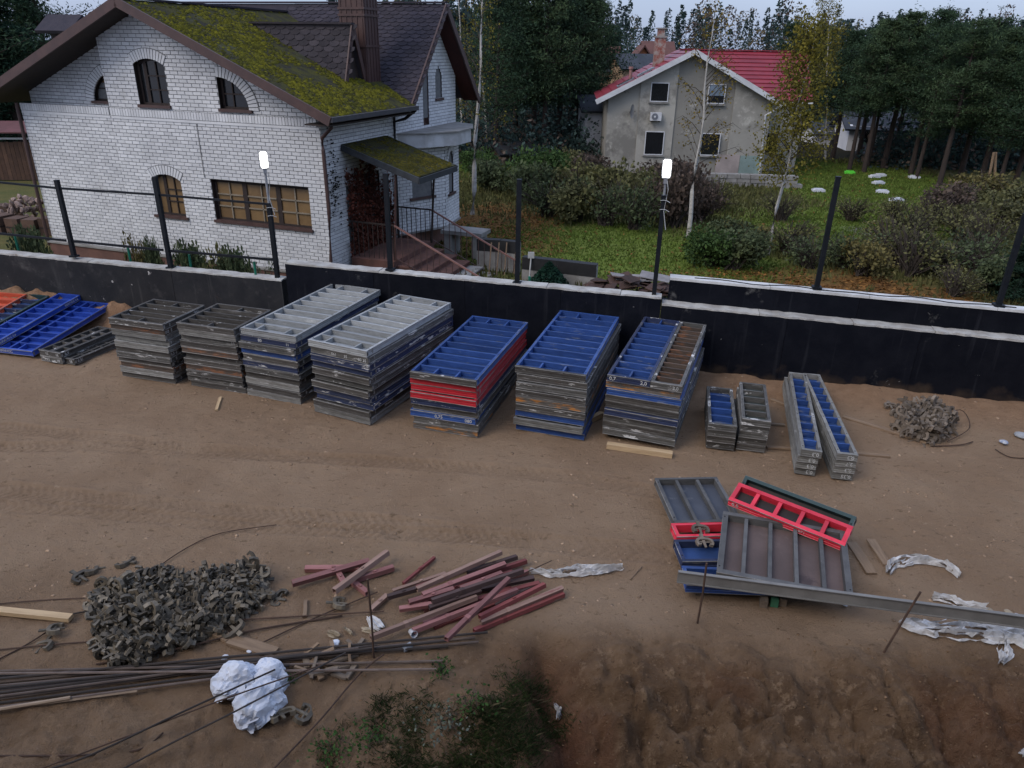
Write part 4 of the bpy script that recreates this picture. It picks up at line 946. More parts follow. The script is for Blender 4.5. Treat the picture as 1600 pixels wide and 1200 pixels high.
F_BLUEB = steel('frame_bright_blue', (.020,.060,.33), (.016,.045,.24), [((.16,.22,.40), 3.4, .68, .8)], rough=.42)
F_RED = steel('frame_red', (.42,.020,.030), (.33,.016,.024), [((.42,.36,.34), 4.4, .74, .77), ((.20,.02,.02), 2.6, .66, .8)], rough=.5)
F_PINK = steel('frame_bright_red', (.62,.035,.060), (.50,.025,.045), [((.60,.30,.30), 4.4, .74, .8)], rough=.42)
F_SILV = steel('frame_silver', (.31,.32,.32), (.25,.255,.25), [((.14,.14,.13), 2.4, .57, .70), ((.42,.42,.40), 3.0, .60, .68)], rough=.55)
F_ORNG = steel('frame_rust_orange', (.12,.105,.09), (.075,.068,.06), [((.36,.15,.035), 1.9, .50, .60), ((.42,.41,.39), 3.4, .66, .70)])
F_GRN = steel('frame_dark_green', (.012,.035,.035), (.018,.045,.048), [((.10,.11,.11), 2.6, .64, .76)], rough=.5)
F_ORED = steel('frame_orange_red', (.42,.075,.035), (.34,.06,.03), [((.3,.2,.16), 3.4, .68, .78)], rough=.55)
F_RUST = steel('frame_rusty', (.085,.060,.045), (.055,.042,.034), [((.20,.085,.04), 2.0, .52, .66), ((.36,.35,.33), 3.2, .70, .74)])
F_GUN = steel('frame_gunmetal', (.095,.093,.090), (.068,.066,.064), [((.14,.137,.13), 2.2, .56, .72), ((.09,.055,.035), 2.4, .64, .76)])
PLY_B = mat('ply_blue', (.026,.060,.175), (.018,.042,.12), 3, rough=.6, spots=[((.12,.125,.135), 2.0, .56, .68), ((.26,.26,.255), 4.0, .66, .72)], rnd=.15)
PLY_BB = mat('ply_bright_blue', (.018,.055,.30), (.014,.042,.22), 3, rough=.45, rnd=.1)
PLY_BR = mat('ply_brown', (.125,.088,.078), (.085,.060,.053), 1.6, rough=.65, spots=[((.18,.135,.12), 1.1, .58, .75), ((.06,.042,.04), 2.6, .6, .72)], rnd=.1)
PLY_D = mat('ply_dark', (.040,.034,.032), (.028,.025,.024), 3, rough=.8, spots=[((.10,.09,.08), 2.5, .64, .76)], rnd=.15)
PLY_S = mat('ply_silver', (.27,.29,.305), (.21,.225,.24), 3, rough=.6, rnd=.1)
PLY_G = mat('ply_greygreen', (.045,.055,.050), (.034,.040,.037), 3, rough=.8, rnd=.15)
PLY_SL = mat('ply_slate', (.075,.082,.10), (.055,.060,.075), 2, rough=.55, spots=[((.16,.16,.165), 2.0, .62, .76)], rnd=.1)
LET = mat('white_lettering', (.58,.58,.57), (.42,.42,.41), 12, rough=.8)
T = .118
EDGE = mat('worn_edge', (.27,.265,.25), (.10,.095,.09), 4, rough=.6, rnd=.3, spots=[((.36,.35,.34), 3, .6, .68)])
RM = {}
def rail_mesh(L, m, w=.05):
    k = ('rail', round(L,3), m.name, w)
    if k not in RM:      # hollow section rail along +X, groove on its outer (-Y) side
        prof = [(.003,0),(0,.003),(0,.013),(.005,.016),(.005,.046),(.013,.05),(.013,.068),(.005,.072),(.005,.102),(0,.105),(0,T-.003),(.003,T),(w,T),(w,0)]
        mb = MB(); mb.prism([(-L/2, y, z) for y, z in prof], (L,0,0)); mb.m = [0,0]+[1 if i in (0,1,9,10) else 0 for i in range(len(prof))]; RM[k] = mb.mesh('rail', [m, EDGE])
    return RM[k]
def box_mesh(kind, sx, sy, sz, m):
    k = (kind, round(sx,3), round(sy,3), round(sz,3), m.name)
    if k not in RM: RM[k] = MB().box(-sx/2,sx/2,-sy/2,sy/2,-sz/2,sz/2).mesh(kind, m)
    return RM[k]
def hole_mesh():
    if 'hole' not in RM: RM['hole'] = MB().prism([(.011*math.cos(t*1.047),.011*math.sin(t*1.047),0) for t in range(6)], (0,0,.0015)).mesh('bolt_hole', mat('hole_black',(.006,.006,.006)))
    return RM['hole']
TXT = {}
def text_mesh(s, size):
    k = (s, size)
    if k not in TXT:
        c = bpy.data.curves.new('lettering', 'FONT'); c.body = s; c.size = size; c.align_x = 'CENTER'; c.align_y = 'CENTER'; c.extrude = .0008; c.offset = size*.012; c.resolution_u = 2
        o = bpy.data.objects.new('tmp', c); COL.objects.link(o); bpy.context.view_layer.update()
        dg = bpy.context.evaluated_depsgraph_get(); me = bpy.data.meshes.new_from_object(o.evaluated_get(dg)); me.name = 'lettering'
        me.materials.clear(); me.materials.append(LET); bpy.data.objects.remove(o); TXT[k] = me
    return TXT[k]
def panel(loc, rz, W_, L_, fm, label, group, rm=None, ply=None, ribs=0, endsplit=0, full=True, tilt=(0,0), texts=(), railw=.05, midrail=None, longribs=False, open_=False, frontM=None):
    """loc = front left lower corner; +X across the front, +Y along the panel. Facing sheet underneath, frame on top."""
    rot = Euler((tilt[0], tilt[1], rz), 'XYZ')
    t = thing('formwork_shutter', loc, rz, label, 'formwork panel', group, rot=rot)
    rm = rm or fm; ply = ply or PLY_D; ins = railw
    fr = place('end_rail', rail_mesh(W_, frontM or fm, railw), t, (W_/2,0,0)); place('end_rail', rail_mesh(W_, fm, railw), t, (W_/2,L_,0), (0,0,math.pi))
    place('side_rail', rail_mesh(L_-2*ins-.002, fm, railw), t, (0,L_/2,0), (0,0,-math.pi/2)); place('side_rail', rail_mesh(L_-2*ins-.002, fm, railw), t, (W_,L_/2,0), (0,0,math.pi/2))
    if not open_: place('plywood_sheet', box_mesh('plywood', W_-2*ins-.003, L_-2*ins-.003, .016, ply), t, (W_/2,L_/2,.0105))
    if full and ribs:
        if longribs:
            for k in range(1, ribs):
                place('rib', box_mesh('rib', .045, L_-2*ins-.004, .085, rm), t, (W_*k/ribs,L_/2,.066))
        else:
            for k in range(1, ribs):
                yk = ins+(L_-2*ins)*k/ribs; place('rib', box_mesh('rib', W_-2*ins-.004, .028, .088, rm), t, (W_/2,yk,.067))
            if midrail is not None: place('mid_rail', box_mesh('midrail', .05, L_-2*ins-.004, .09, rm), t, (W_*midrail,L_/2,.0675))
            for e in ((0,1) if endsplit else ()):
                for k in range(1, endsplit+1):
                    ln = (L_-2*ins)/ribs-.034; yk = ins+ln/2+.002 if e == 0 else L_-ins-ln/2-.002
                    fx = (k/(endsplit+1)) if endsplit > 0 else .5
                    if endsplit == 2 and W_ > 1.0: fx = (.24,.74)[k-1] if rm is F_SILV else (1/3,2/3)[k-1]
                    place('stub_rib', box_mesh('stub', .028, ln, .082, rm), t, (W_*fx,yk,.064))
        n = max(2, int(L_/.45))
        for k in range(n):
            for xx in (.026, W_-.026): place('bolt_hole', hole_mesh(), t, (xx,.12+(L_-.24)*k/(n-1),T+.0005))
    for yy_ in (.012,.16):
        place('corner_plate', box_mesh('cplate', .004,.035,.062,EDGE), t, (W_+.0008,yy_+.02,.060))
    for (s, size, face, pos, flip) in texts:
        me = text_mesh(s, size)
        if face == 'front': o = place('lettering', me, t, (pos,-.0022,.058), (math.pi/2, math.pi if flip else 0, 0))
        elif face == 'right': o = place('lettering', me, t, (W_+.0022,pos,.058), (math.pi/2, math.pi if flip else 0, math.pi/2))
    return t
ORD = ['topmost','second','third','fourth','fifth','sixth','seventh','eighth','ninth','tenth','eleventh','twelfth','thirteenth']
MN = {'frame_grey':'dirty grey','frame_dark':'dark brown','frame_pale':'pale concrete stained','frame_navy':'navy','frame_blue':'blue','frame_red':'red','frame_silver':'silver','frame_rust_orange':'orange streaked','frame_rusty':'rusty','frame_dark_green':'dark green'}
def stack(corner, rz, W_, L_, htop, mats_, where, top, seed, zbase=.0, texts={}, split=None, jit=.028):
    rnd_ = random.Random(seed); n = len(mats_); z = SZ(corner[0]+.3, corner[1]+.3)*.5+zbase+.012; pitch = (htop-z)/n
    global T
    grp = 'panels in '+where
    for k in range(n):                                    # bottom to top
        i = n-1-k; lab = f'{MN[mats_[i].name]} panel, {ORD[i]} of {where}'
        c, s = math.cos(rz), math.sin(rz); jx, jy = rnd_.uniform(-jit,jit), rnd_.uniform(-jit*1.6,jit*1.2)
        loc = (corner[0]+jx*c-jy*s, corner[1]+jx*s+jy*c, z+k*pitch)
        a = rz+math.radians(rnd_.uniform(-.5,.5))
        kw = dict(top) if i == 0 else dict(full=False)
        tx = texts.get(i, ())
        panel(loc, a, W_, L_, mats_[i], lab, grp, texts=tx, **kw)
g_, d_k, p_, n_, b_, r_, o_, ru = F_GREY, F_DARK, F_PALE, F_NAVY, F_BLUE, F_RED, F_ORNG, F_RUST
R = math.radians
# square panels at the left of the row
stack((-7.62,13.10), R(-15.5), 1.22, 1.22, 1.235, [d_k,ru,p_,p_,p_,d_k,g_,d_k,ru,p_,d_k], 'the square dark stack beside the blue panels', dict(ply=PLY_D, ribs=5, endsplit=1), 1, texts={0:[('0,61',.075,'right',.95,False)],1:[('12',.07,'right',.08,False)],3:[('8',.07,'right',.06,False)],5:[('1,2',.07,'right',.08,False)],7:[('8',.07,'right',.06,False)]})
stack((-6.18,12.76), R(-16), 1.22, 1.2, 1.30, [d_k,p_,g_,d_k,ru,d_k,d_k,ru,d_k,g_,d_k], 'the second square dark stack left of the silver panels', dict(ply=PLY_D, ribs=5, endsplit=1), 2, texts={2:[('П',.09,'front',1.12,False)]})
stack((-4.93,12.40), R(-19.5), 1.17, 3.0, 1.34, [F_SILV,n_,g_,b_,d_k,n_,g_,d_k,p_,d_k,p_], 'the stack under the left silver panel', dict(ply=PLY_S, ribs=10, endsplit=2), 3, texts={1:[('80',.08,'front',.42,False),('11',.07,'front',1.0,False)]})
stack((-3.50,11.80), R(-24.5), 1.2, 2.9, 1.40, [F_SILV,g_,n_,n_,d_k,g_,d_k,n_,n_,d_k,p_], 'the stack under the right silver panel', dict(ply=PLY_S, ribs=10, endsplit=2), 4, texts={0:[('КРАМОС 1,2',.06,'right',2.5,False)],1:[('061',.075,'front',.5,False),('35',.075,'front',.74,False),('80 35',.075,'front',1.08,False)],3:[('КРАМОС 1,2',.06,'right',2.5,False)],5:[('КРАМОС 1,2',.06,'right',2.45,False)],9:[('КРАМОС',.06,'right',.6,False)]})
stack((-1.70,11.22), R(-16.5), 1.17, 3.0, 1.09, [b_,r_,r_,r_,n_,d_k,b_,g_,o_], 'the stack with three red panels', dict(ply=PLY_B, ribs=10, endsplit=2, frontM=F_DARK), 5, texts={6:[('0,75',.085,'front',.52,False),('080',.085,'front',1.05,False),('0,9',.085,'right',.18,False)]})
stack((.06,11.22), R(-17.5), 1.2, 3.05, 1.22, [b_,d_k,g_,d_k,o_,d_k,b_,p_,b_], 'the blue topped stack left of the split stack', dict(ply=PLY_B, ribs=10, endsplit=2, frontM=F_DARK), 6)
# split stack: two narrow panels on top of wide ones, timber bearer below
stack((1.56,11.0), R(-20), 1.21, 3.1, 1.07, [o_,b_,d_k,d_k,n_,g_,d_k,g_], 'the stack under the two narrow panels', dict(ply=PLY_D, ribs=0), 7, zbase=.09)
c_, s_ = math.cos(R(-20)), math.sin(R(-20))
panel((1.55,10.985,1.075), R(-20), .70, 3.1, F_NAVY, 'wider blue panel lying left on the split stack top', 'narrow panels on the split stack', rm=F_BLUE, ply=PLY_B, ribs=10, endsplit=1, texts=[('0,7',.09,'front',.09,False),('2,0',.09,'front',.60,False)])
panel((1.55+.71*c_,10.985+.71*s_,1.075), R(-20), .50, 3.1, F_GREY, 'narrower brown panel lying right on the split stack top', 'narrow panels on the split stack', rm=F_RUST, ply=PLY_D, ribs=14, texts=[('2,0',.08,'front',.40,False)])
WOOD = mat('fresh_wood', (.50,.36,.21), (.40,.28,.16), 3, rough=.85, stretch=(8,.8,8), bump=.15, spots=[((.22,.13,.07), 3, .68, .74)]); WOODG = mat('grey_wood', (.20,.155,.115), (.14,.11,.085), 3, rough=.95, stretch=(8,.8,8), bump=.25); WOODD = mat('dirty_wood', (.24,.165,.105), (.17,.115,.075), 3, rough=.95, stretch=(8,.8,8), bump=.2)
def plank(p, q, w, h, m, label, name='timber_plank', cat='plank', group=None, up=(0,0,1)):
    p = Vector(p); q = Vector(q); d = q-p; L = d.length; o = MB()
    n = 4
    vs = []
    for k in range(n+1):
        t = k/n; b_ = random.uniform(-.004,.004)
        vs += [(-w/2+b_,L*t,0),(w/2+b_,L*t,0),(w/2-.004+b_,L*t,h),(-w/2+.004+b_,L*t,h)]
    fs = [(0,1,2,3),(4*n+3,4*n+2,4*n+1,4*n)]
    for k in range(n):
        for j in range(4): fs.append((4*k+j,4*k+(j+1)%4,4*k+4+(j+1)%4,4*k+4+j))
    o.add(vs, fs); ob = o.build(name, m)
    ob.location = p; ob.rotation_euler = d.to_track_quat('Y','Z').to_euler(); return tag(ob, label, cat, group)
def gp(u, v, dz=0.0):
    p = G(u, v, 0)
    for _ in range(3): p = G(u, v, SZ(p.x,p.y)+dz)
    return p
plank(gp(948,699,.01), gp(1050,714,.01), .12, .085, WOOD, 'pale timber bearer under the front of the split stack')
q1, q2 = gp(916,662,.01), gp(940,650,.01); plank(q1, q2, .1, .09, WOOD, 'pale timber block end showing beside the blue topped stack')
# two short stacks
GA = 'short narrow panels right of the split stack'
for k in range(4): panel((3.24-.03*k*.3,10.72-.02*k,.02+.122*k), R(-12), .45, 1.5, [F_DARK,F_DARK,F_GREY,F_GREY][k], f'short {["dark","dark","grey","blue sheeted"][k]} panel, {ORD[3-k]} of the left short pile', GA, rm=F_BLUE, ply=PLY_B, ribs=5, full=k == 3)
for k in range(5): panel((3.73,10.68-.015*k,.02+.122*k), R(-13)+R(random.uniform(-1,1)), .45, 1.5, [F_DARK,F_DARK,F_GREY,F_GREY,F_GREY][k], f'short {["dark","dark","grey","grey","grey green sheeted"][k]} panel, {ORD[4-k]} of the right short pile', GA, rm=F_GREY, ply=PLY_G, ribs=5, full=k == 4)
GB = 'long narrow panels in two leaning piles'
for k in range(4): panel((4.43+random.uniform(-.015,.015),9.93-.03*k,.03+.122*k), R(-14.8)+R(random.uniform(-.4,.4)), .30, 3.1, [F_PALE,F_PALE,F_PALE,F_PALE][k], f'long narrow grey panel, {ORD[3-k]} of the left of two long piles', GB, rm=F_BLUE, ply=PLY_B, ribs=10, full=k == 3, texts=[('0,3',.085,'front',.21,True)])
for k in range(4): panel((4.96+random.uniform(-.015,.015),9.80-.02*k,.03+.122*k), R(-10.5)+R(random.uniform(-.4,.4)), .30, 3.1, [F_PALE,F_PALE,F_PALE,F_PALE][k], f'long narrow grey panel, {ORD[3-k]} of the right of two long piles', GB, rm=F_BLUE, ply=PLY_B, ribs=10, full=k == 3, texts=[(['0,35','0,3','2,7','0,3'][k],.085,'front',.2,True)])
# panels lying flat at the far left
GL = 'panels lying flat at the far left'
panel((-11.0,14.15,.06), R(-12.2), 1.2, 2.4, F_BLUEB, 'wide bright blue panel lying flat on the sand', GL, rm=F_BLUEB, ply=PLY_BB, ribs=9, endsplit=2, midrail=.5, tilt=(R(6.5),0), texts=[('КРАМОС',.075,'front',.55,False)])
panel((-11.17,14.2,.19), R(-12), .57, 2.4, F_BLUEB, 'narrow bright blue panel laid on top of the wide blue panel', GL, rm=F_BLUEB, ply=PLY_BB, ribs=9, tilt=(R(6.5),0), texts=[('КРАМОС 0,6',.07,'right',.25,False),('КРАМОС 0,6',.07,'right',2.1,False)])
panel((-11.95,14.35,.14), R(-12.5), .60, 2.3, F_GRN, 'dark green panel between the blue and the orange panels', GL, rm=F_NAVY, ply=PLY_B, ribs=9, tilt=(R(7),0), texts=[('0,6',.08,'right',1.0,False)])
panel((-12.75,14.5,.16), R(-9), 1.0, 2.2, F_ORED, 'orange red panel at the left photo edge by the sand heap', GL, rm=F_ORED, ply=F_ORED, ribs=7, tilt=(R(7),0))
for k in range(2):
    panel((-9.62,13.80,.02+.122*k), R(-18), .28, 1.5, F_DARK if k else F_GREY, f'short dark panel, {"upper" if k else "lower"} of the left pair before the blue panels', GL, rm=F_DARK, ply=PLY_D, ribs=6, texts=[('12',.075,'front',.2,False)])
    panel((-9.62+.285*math.cos(R(-18)),13.80+.285*math.sin(R(-18)),.02+.122*k), R(-18), .28, 1.5, F_DARK if k else F_GREY, f'short dark panel, {"upper" if k else "lower"} of the right pair before the blue panels', GL, rm=F_DARK, ply=PLY_D, ribs=6, texts=[('18',.075,'front',.18,False),('0,3',.075,'right',.14,False)])
panel((-9.1,13.70,.02), R(-20), .30, 1.5, F_DARK, 'low dark short panel nearest the square dark stack', GL, rm=F_DARK, ply=PLY_D, ribs=6, midrail=.5, texts=[('18',.08,'front',.2,False),('0,3',.075,'right',.12,False)])
# ---- the tumbled pile at the right
GP = 'panels in the tumbled pile at right'
panel((2.20,8.16,.18), R(4), .93, 1.12, F_GUN, 'grey framed panel with slate sheet at the back of the tumbled pile', GP, rm=F_GUN, ply=PLY_SL, ribs=3, longribs=True)
panel((2.17,7.86,.17), R(4), 1.5, .30, F_PINK, 'small bright red panel lying low in the tumbled pile', GP, rm=F_PINK, ply=PLY_D, ribs=0, open_=True)
for k in range(1,4): place('rib', box_mesh('rib', .04,.20,.09,F_PINK), bpy.data.objects[-1] if False else [o for o in COL.objects if o.get('label')=='small bright red panel lying low in the tumbled pile'][0], (.40*k,.15,.066))
panel((2.15,7.38,.15), R(3), 1.5, .45, F_NAVY, 'navy blue panel under the brown panel, near side', GP, rm=F_NAVY, ply=PLY_B, ribs=1)
panel((2.12,6.98,.12), R(-2), 1.4, .36, F_BLUE, 'low blue panel behind the long grey strip', GP, rm=F_NAVY, ply=PLY_B, ribs=1)
bp = panel((2.47,7.03,.285), R(-17.5), 1.50, 1.24, F_GUN, 'large brown sheeted panel tipped on the near side of the pile', GP, rm=F_GUN, ply=PLY_BR, ribs=5, longribs=True, tilt=(R(3),R(-1.5)), texts=[('КРАМОС УРАЛ 2.1',.075,'front',1.0,True)], railw=.07)
panel((2.93,8.35,.46), R(-35.5), 1.50, .36, F_PINK, 'bright red narrow panel leaning across the tumbled pile', GP, rm=F_PINK, ply=PLY_D, ribs=0, tilt=(R(16),R(3)), texts=[('0,5',.08,'front',.10,False),('071',.06,'front',.98,False)], railw=.06)
rp_ = [o for o in COL.objects if o.get('label') == 'bright red narrow panel leaning across the tumbled pile'][0]
for k in range(1,5): place('rib', box_mesh('rib', .05,.235,.09,F_PINK), rp_, (1.5*k/5,.18,.066))
panel((3.18,8.72,.36), R(-40), 1.50, .30, F_GRN, 'dark green narrow panel standing behind the bright red one', GP, rm=F_GRN, ply=PLY_D, ribs=1, tilt=(R(38),0))
# long grey sheet-metal strip across the front of the pile
a = G(1060,890,.48); b = G(1640,965,.45)
a += Vector((-.02,-.075,.035)); b += Vector((-.02,-.075,.035)); dv = (b-a); Ls_ = dv.length
st_ = thing('long_strip', a, 0, 'long grey aluminium screed strip running from the tumbled pile to the right edge', 'strip', rot=dv.to_track_quat('X','Z').to_euler())
ALU = mat('dull_aluminium', (.20,.19,.175), (.15,.142,.13), 3, rough=.6, metal=.0, bump=.1, spots=[((.28,.27,.25), 1.2, .6, .75)])
MB().box(0,Ls_,-.012,.012,-.135,0).build('web', ALU, st_); MB().box(0,Ls_,-.03,.012,.001,.012).build('top_flange', ALU, st_); MB().box(0,Ls_,-.03,.012,-.147,-.136).build('bottom_flange', ALU, st_)
# timber blocks under the pile
for u0,v0,u1,v1,m_,lab in ((1188,930,1193,950,WOODG,'weathered timber block left of the green block under the pile'),(1206,932,1209,949,mat('green_block',(.06,.20,.11),None,4),'green painted timber block under the tumbled pile'),(1217,932,1222,948,WOODG,'weathered timber block right of the green block under the pile')):
    plank(gp(u1,v1,.0), gp(u1-3,v0-20,.0), .09, .11, m_, lab, 'timber_block', 'block')

# ================================================================== CLAMPS, TUBES, BARS, SACKS, FILM, DEBRIS
CLM = mat('clamp_iron', (.150,.122,.085), (.070,.058,.042), 9, rough=.6, bump=.2, rnd=.5, spots=[((.20,.18,.145), 7, .62, .75), ((.10,.055,.03), 6, .66, .78)], spec=.4)
CLP = mat('clamp_pale', (.175,.140,.108), (.11,.088,.068), 9, rough=.85, bump=.2, rnd=.35, spots=[((.26,.22,.18), 7, .62, .75)])
def clamp_meshes(m):
    mb = MB(); outer = []; 
    pts = [(.115,.045),(.125,.0),(.085,-.018),(.03,-.012),(0,.03),(-.008,.10),(.0,.17),(.03,.212),(.085,.218),(.125,.2),(.115,.155)]
    inn = [(.095,.043),(.10,.018),(.075,.012),(.045,.022),(.032,.05),(.03,.10),(.032,.15),(.045,.178),(.075,.188),(.1,.182),(.095,.157)]
    n = len(pts); vs = []
    for s in (-.022,.022):
        vs += [(x,s,z) for x,z in pts]+[(x,s,z) for x,z in inn]
    fs = []
    for i in range(n-1):
        fs += [(i,i+1,n+i+1,n+i),(2*n+i,2*n+i+1,3*n+i+1,3*n+i),(i,i+1,2*n+i+1,2*n+i),(n+i,n+i+1,3*n+i+1,3*n+i)]
    fs += [(0,n,3*n,2*n),(n-1,2*n-1,4*n-1,3*n-1)]
    mb.add(vs, fs); body = mb.mesh('clamp', m)
    w = MB(); w.add([(-.075,-.008,.085),(.15,-.008,.095),(.15,.008,.095),(-.075,.008,.085),(-.075,-.008,.135),(.15,-.008,.118),(.15,.008,.118),(-.075,.008,.135)], [(0,3,2,1),(4,5,6,7),(0,1,5,4),(1,2,6,5),(2,3,7,6),(3,0,4,7)])
    w.tube([(.06,0,.03),(.06,0,.185)], .009, 5); return body, w.mesh('wedge', m)
def lock_meshes(m):
    mb = MB(); mb.box(-.02,.02,-.014,.014,-.14,.14); mb.box(-.055,.055,-.006,.006,-.055,.06); mb.box(-.07,-.02,-.018,.018,.10,.14); mb.box(.02,.085,-.018,.018,-.14,-.105)
    body = mb.mesh('clamp', m); w = MB(); w.add([(-.12,.008,-.012),(.12,.008,-.02),(.12,.02,-.02),(-.12,.02,-.012),(-.12,.008,.018),(.12,.008,.022),(.12,.02,.022),(-.12,.02,.018)],[(0,3,2,1),(4,5,6,7),(0,1,5,4),(1,2,6,5),(2,3,7,6),(3,0,4,7)]); return body, w.mesh('wedge', m)
CB, CWG = clamp_meshes(CLM); LB_, LW_ = lock_meshes(CLM); PBm, PWG = clamp_meshes(CLP)
for m_ in (CB, PBm):
    pass
def in_poly(x, y, poly):
    c = False; k = len(poly)
    for i in range(k):
        (x0,y0),(x1,y1) = poly[i], poly[(i+1)%k]
        if (y0 > y) != (y1 > y) and x < (x1-x0)*(y-y0)/(y1-y0)+x0: c = not c
    return c
def edge_dist(x, y, poly):
    b = 1e9
    for i in range(len(poly)):
        (x0,y0),(x1,y1) = poly[i], poly[(i+1)%len(poly)]; dx, dy = x1-x0, y1-y0; t = max(0,min(1,((x-x0)*dx+(y-y0)*dy)/(dx*dx+dy*dy))); b = min(b, math.hypot(x-x0-t*dx, y-y0-t*dy))
    return b
def pile(poly_, n, n_under, hmax, rng, body, wedge, label, group, core, corelab, sc=1.0, edge_px=45):
    cx_ = sum(p[0] for p in poly_)/len(poly_); cy_ = sum(p[1] for p in poly_)/len(poly_); poly = [(cx_+(p[0]-cx_)*.94, cy_+(p[1]-cy_)*.94+2) for p in poly_]
    us = [p[0] for p in poly]; vs_ = [p[1] for p in poly]; out = []; zs = []
    while len(out) < n+n_under:
        u = rng.uniform(min(us),max(us)); v = rng.uniform(min(vs_),max(vs_))
        if not in_poly(u, v, poly): continue
        e = min(1, edge_dist(u, v, poly)/edge_px); h = hmax*math.sqrt(max(0, 1-(1-e)**2)); out.append((u,v,h))
    V = []; F = []
    bv = [v.co.copy() for v in body.vertices]+[v.co.copy() for v in wedge.vertices]; nb = len(body.vertices)
    bf = [tuple(p.vertices) for p in body.polygons]+[tuple(nb+i for i in p.vertices) for p in wedge.polygons]
    for k, (u, v, h) in enumerate(out):
        under = k >= n
        hh = h*(rng.uniform(.0,.75) if under else rng.uniform(.72,1.05)); p = gp(u, v, hh+.03)
        e = Euler((rng.uniform(0,6.28),rng.uniform(-1.4,1.4) if h > .05 else rng.choice((1.45,-1.5,.1)),rng.uniform(0,6.28)))
        if under:
            M = Matrix.Translation(p) @ e.to_matrix().to_4x4() @ Matrix.Scale(sc,4) @ Matrix.Translation((-.05,0,-.1)); o_ = len(V); V += [tuple(M@b) for b in bv]; F += [tuple(o_+i for i in f) for f in bf]
        else:
            s_ = sc*rng.uniform(.85,1.12); alt = (k%5 in (1,3)) and body is CB; o = place('formwork_clamp', LB_ if alt else body, None, p, e, (s_,s_,s_)); tag(o, label, 'clamp', group); place('wedge', LW_ if alt else wedge, o, (rng.uniform(-.03,.03),0,0), (0,0,0))
    if V:
        me = bpy.data.meshes.new('clamp_heap_core'); me.from_pydata(V, [], F); me.materials.append(core); tag(place('clamp_heap', me), corelab, 'clamps', kind='stuff')
    return
pile([(133,945),(150,915),(205,893),(255,885),(290,897),(330,893),(372,880),(408,878),(422,900),(418,935),(372,962),(330,985),(308,1003),(255,1010),(225,1035),(170,1038),(150,1012),(142,975)], 300, 320, .15, random.Random(3), CB, CWG,
     'dark iron formwork clamp jumbled in the large heap at lower left', 'clamps in the large heap', CLM, 'dark iron clamps packed inside the large heap at lower left', 1.0)
pile([(1388,662),(1400,640),(1425,626),(1455,624),(1480,636),(1488,655),(1482,676),(1455,688),(1425,680),(1400,672)], 85, 40, .19, random.Random(5), PBm, PWG,
     'pale dusty clamp in the small heap by the black wall', 'clamps in the small heap', CLP, 'pale dusty clamps packed inside the small heap by the wall', 1.25, 30)
for u,v,lab in ((132,890,'leftmost of the loose clamps above the large heap'),(152,893,'loose clamp second from left above the large heap'),(192,885,'loose clamp above the middle of the large heap'),(436,922,'loose clamp just right of the large heap'),(430,926,'loose clamp touching the right end of the large heap'),
                (78,978,'dark loose clamp below the pale plank end'),(85,1000,'dark loose clamp nearest the left bars above the bundle'),(357,1000,'clamp lying alone right of the large heap by the bars'),(520,935,'dark clamp at the end of the crossed pink tubes'),(455,1105,'clamp half buried right of the white sacks'),(478,1132,'clamp nearest the foreground right of the white sacks'),(1400,632,'pale clamp lying left behind the small heap')):
    p = gp(u,v,.04); o = place('formwork_clamp', CB if u < 1300 else PBm, None, p, (random.uniform(-.4,.4)+1.5,random.uniform(-.4,.4),random.uniform(0,6.3)), (1.1,1.1,1.1)); tag(o, lab, 'clamp', 'loose clamps'); place('wedge', CWG if u < 1300 else PWG, o)
for u,v,z,lab in ((1104,822,.32,'upper of two pale clamps on the small bright red panel'),(1110,842,.31,'lower of two pale clamps on the small bright red panel')):
    o = place('formwork_clamp', PBm, None, G(u,v,z), (1.45,.2,u*.01), (1.0,1.0,1.0)); tag(o, lab, 'clamp', 'loose clamps'); place('wedge', PWG, o)
# ---- square steel tubes
TB = {'pink': mat('tube_pink', (.27,.125,.115), (.20,.085,.078), 4, rough=.75, bump=.15, stretch=(4,.6,4), rnd=.22, spots=[((.15,.11,.085), 3, .55, .70)]),
      'red': mat('tube_red', (.20,.055,.050), (.15,.042,.038), 4, rough=.7, bump=.15, stretch=(4,.6,4), rnd=.2, spots=[((.16,.11,.085), 3, .60, .72)]),
      'tan': mat('tube_tan', (.27,.175,.135), (.21,.13,.10), 4, rough=.85, bump=.15, stretch=(4,.6,4), rnd=.2, spots=[((.19,.075,.065), 3, .57, .70)]),
      'brown': mat('tube_brown', (.075,.045,.040), (.055,.036,.032), 4, rough=.75, bump=.15, stretch=(4,.6,4), rnd=.2, spots=[((.13,.095,.075), 3, .60, .72)])}
def square_tube(p, q, w, m, label, group='steel tubes', wall=.006):
    d = Vector(q)-Vector(p); L = d.length; i = w/2-wall; o = w/2; vs = []
    for y in (0, L):
        vs += [(-o,y,-o),(o,y,-o),(o,y,o),(-o,y,o),(-i,y,-i),(i,y,-i),(i,y,i),(-i,y,i)]
    fs = []
    for k in range(4):
        j = (k+1)%4; fs += [(k,j,8+j,8+k),(4+k,4+j,12+j,12+k),(k,j,4+j,4+k),(8+k,8+j,12+j,12+k)]
    t = thing('square_tube', p, 0, label, 'steel tube', group, rot=d.to_track_quat('Y','Z').to_euler())
    MB().add(vs, fs).build('tube', m, t)
    t.rotation_euler.rotate_axis('Y', random.uniform(-.25,.25))
    MB().box(-o-.004,o+.004,L*.30,L*.30+.05,-o-.004,o+.004).build('weld_collar', m, t) if L > 1.0 else MB().box(-.012,.012,L*.5,L*.5+.04,o,o+.012).build('lug', m, t)
    return t
c5 = lambda x, y: (560+x/4.706, 850+y/4.706); c6 = lambda x, y: (430+x/3.2, 830+y/3.2)
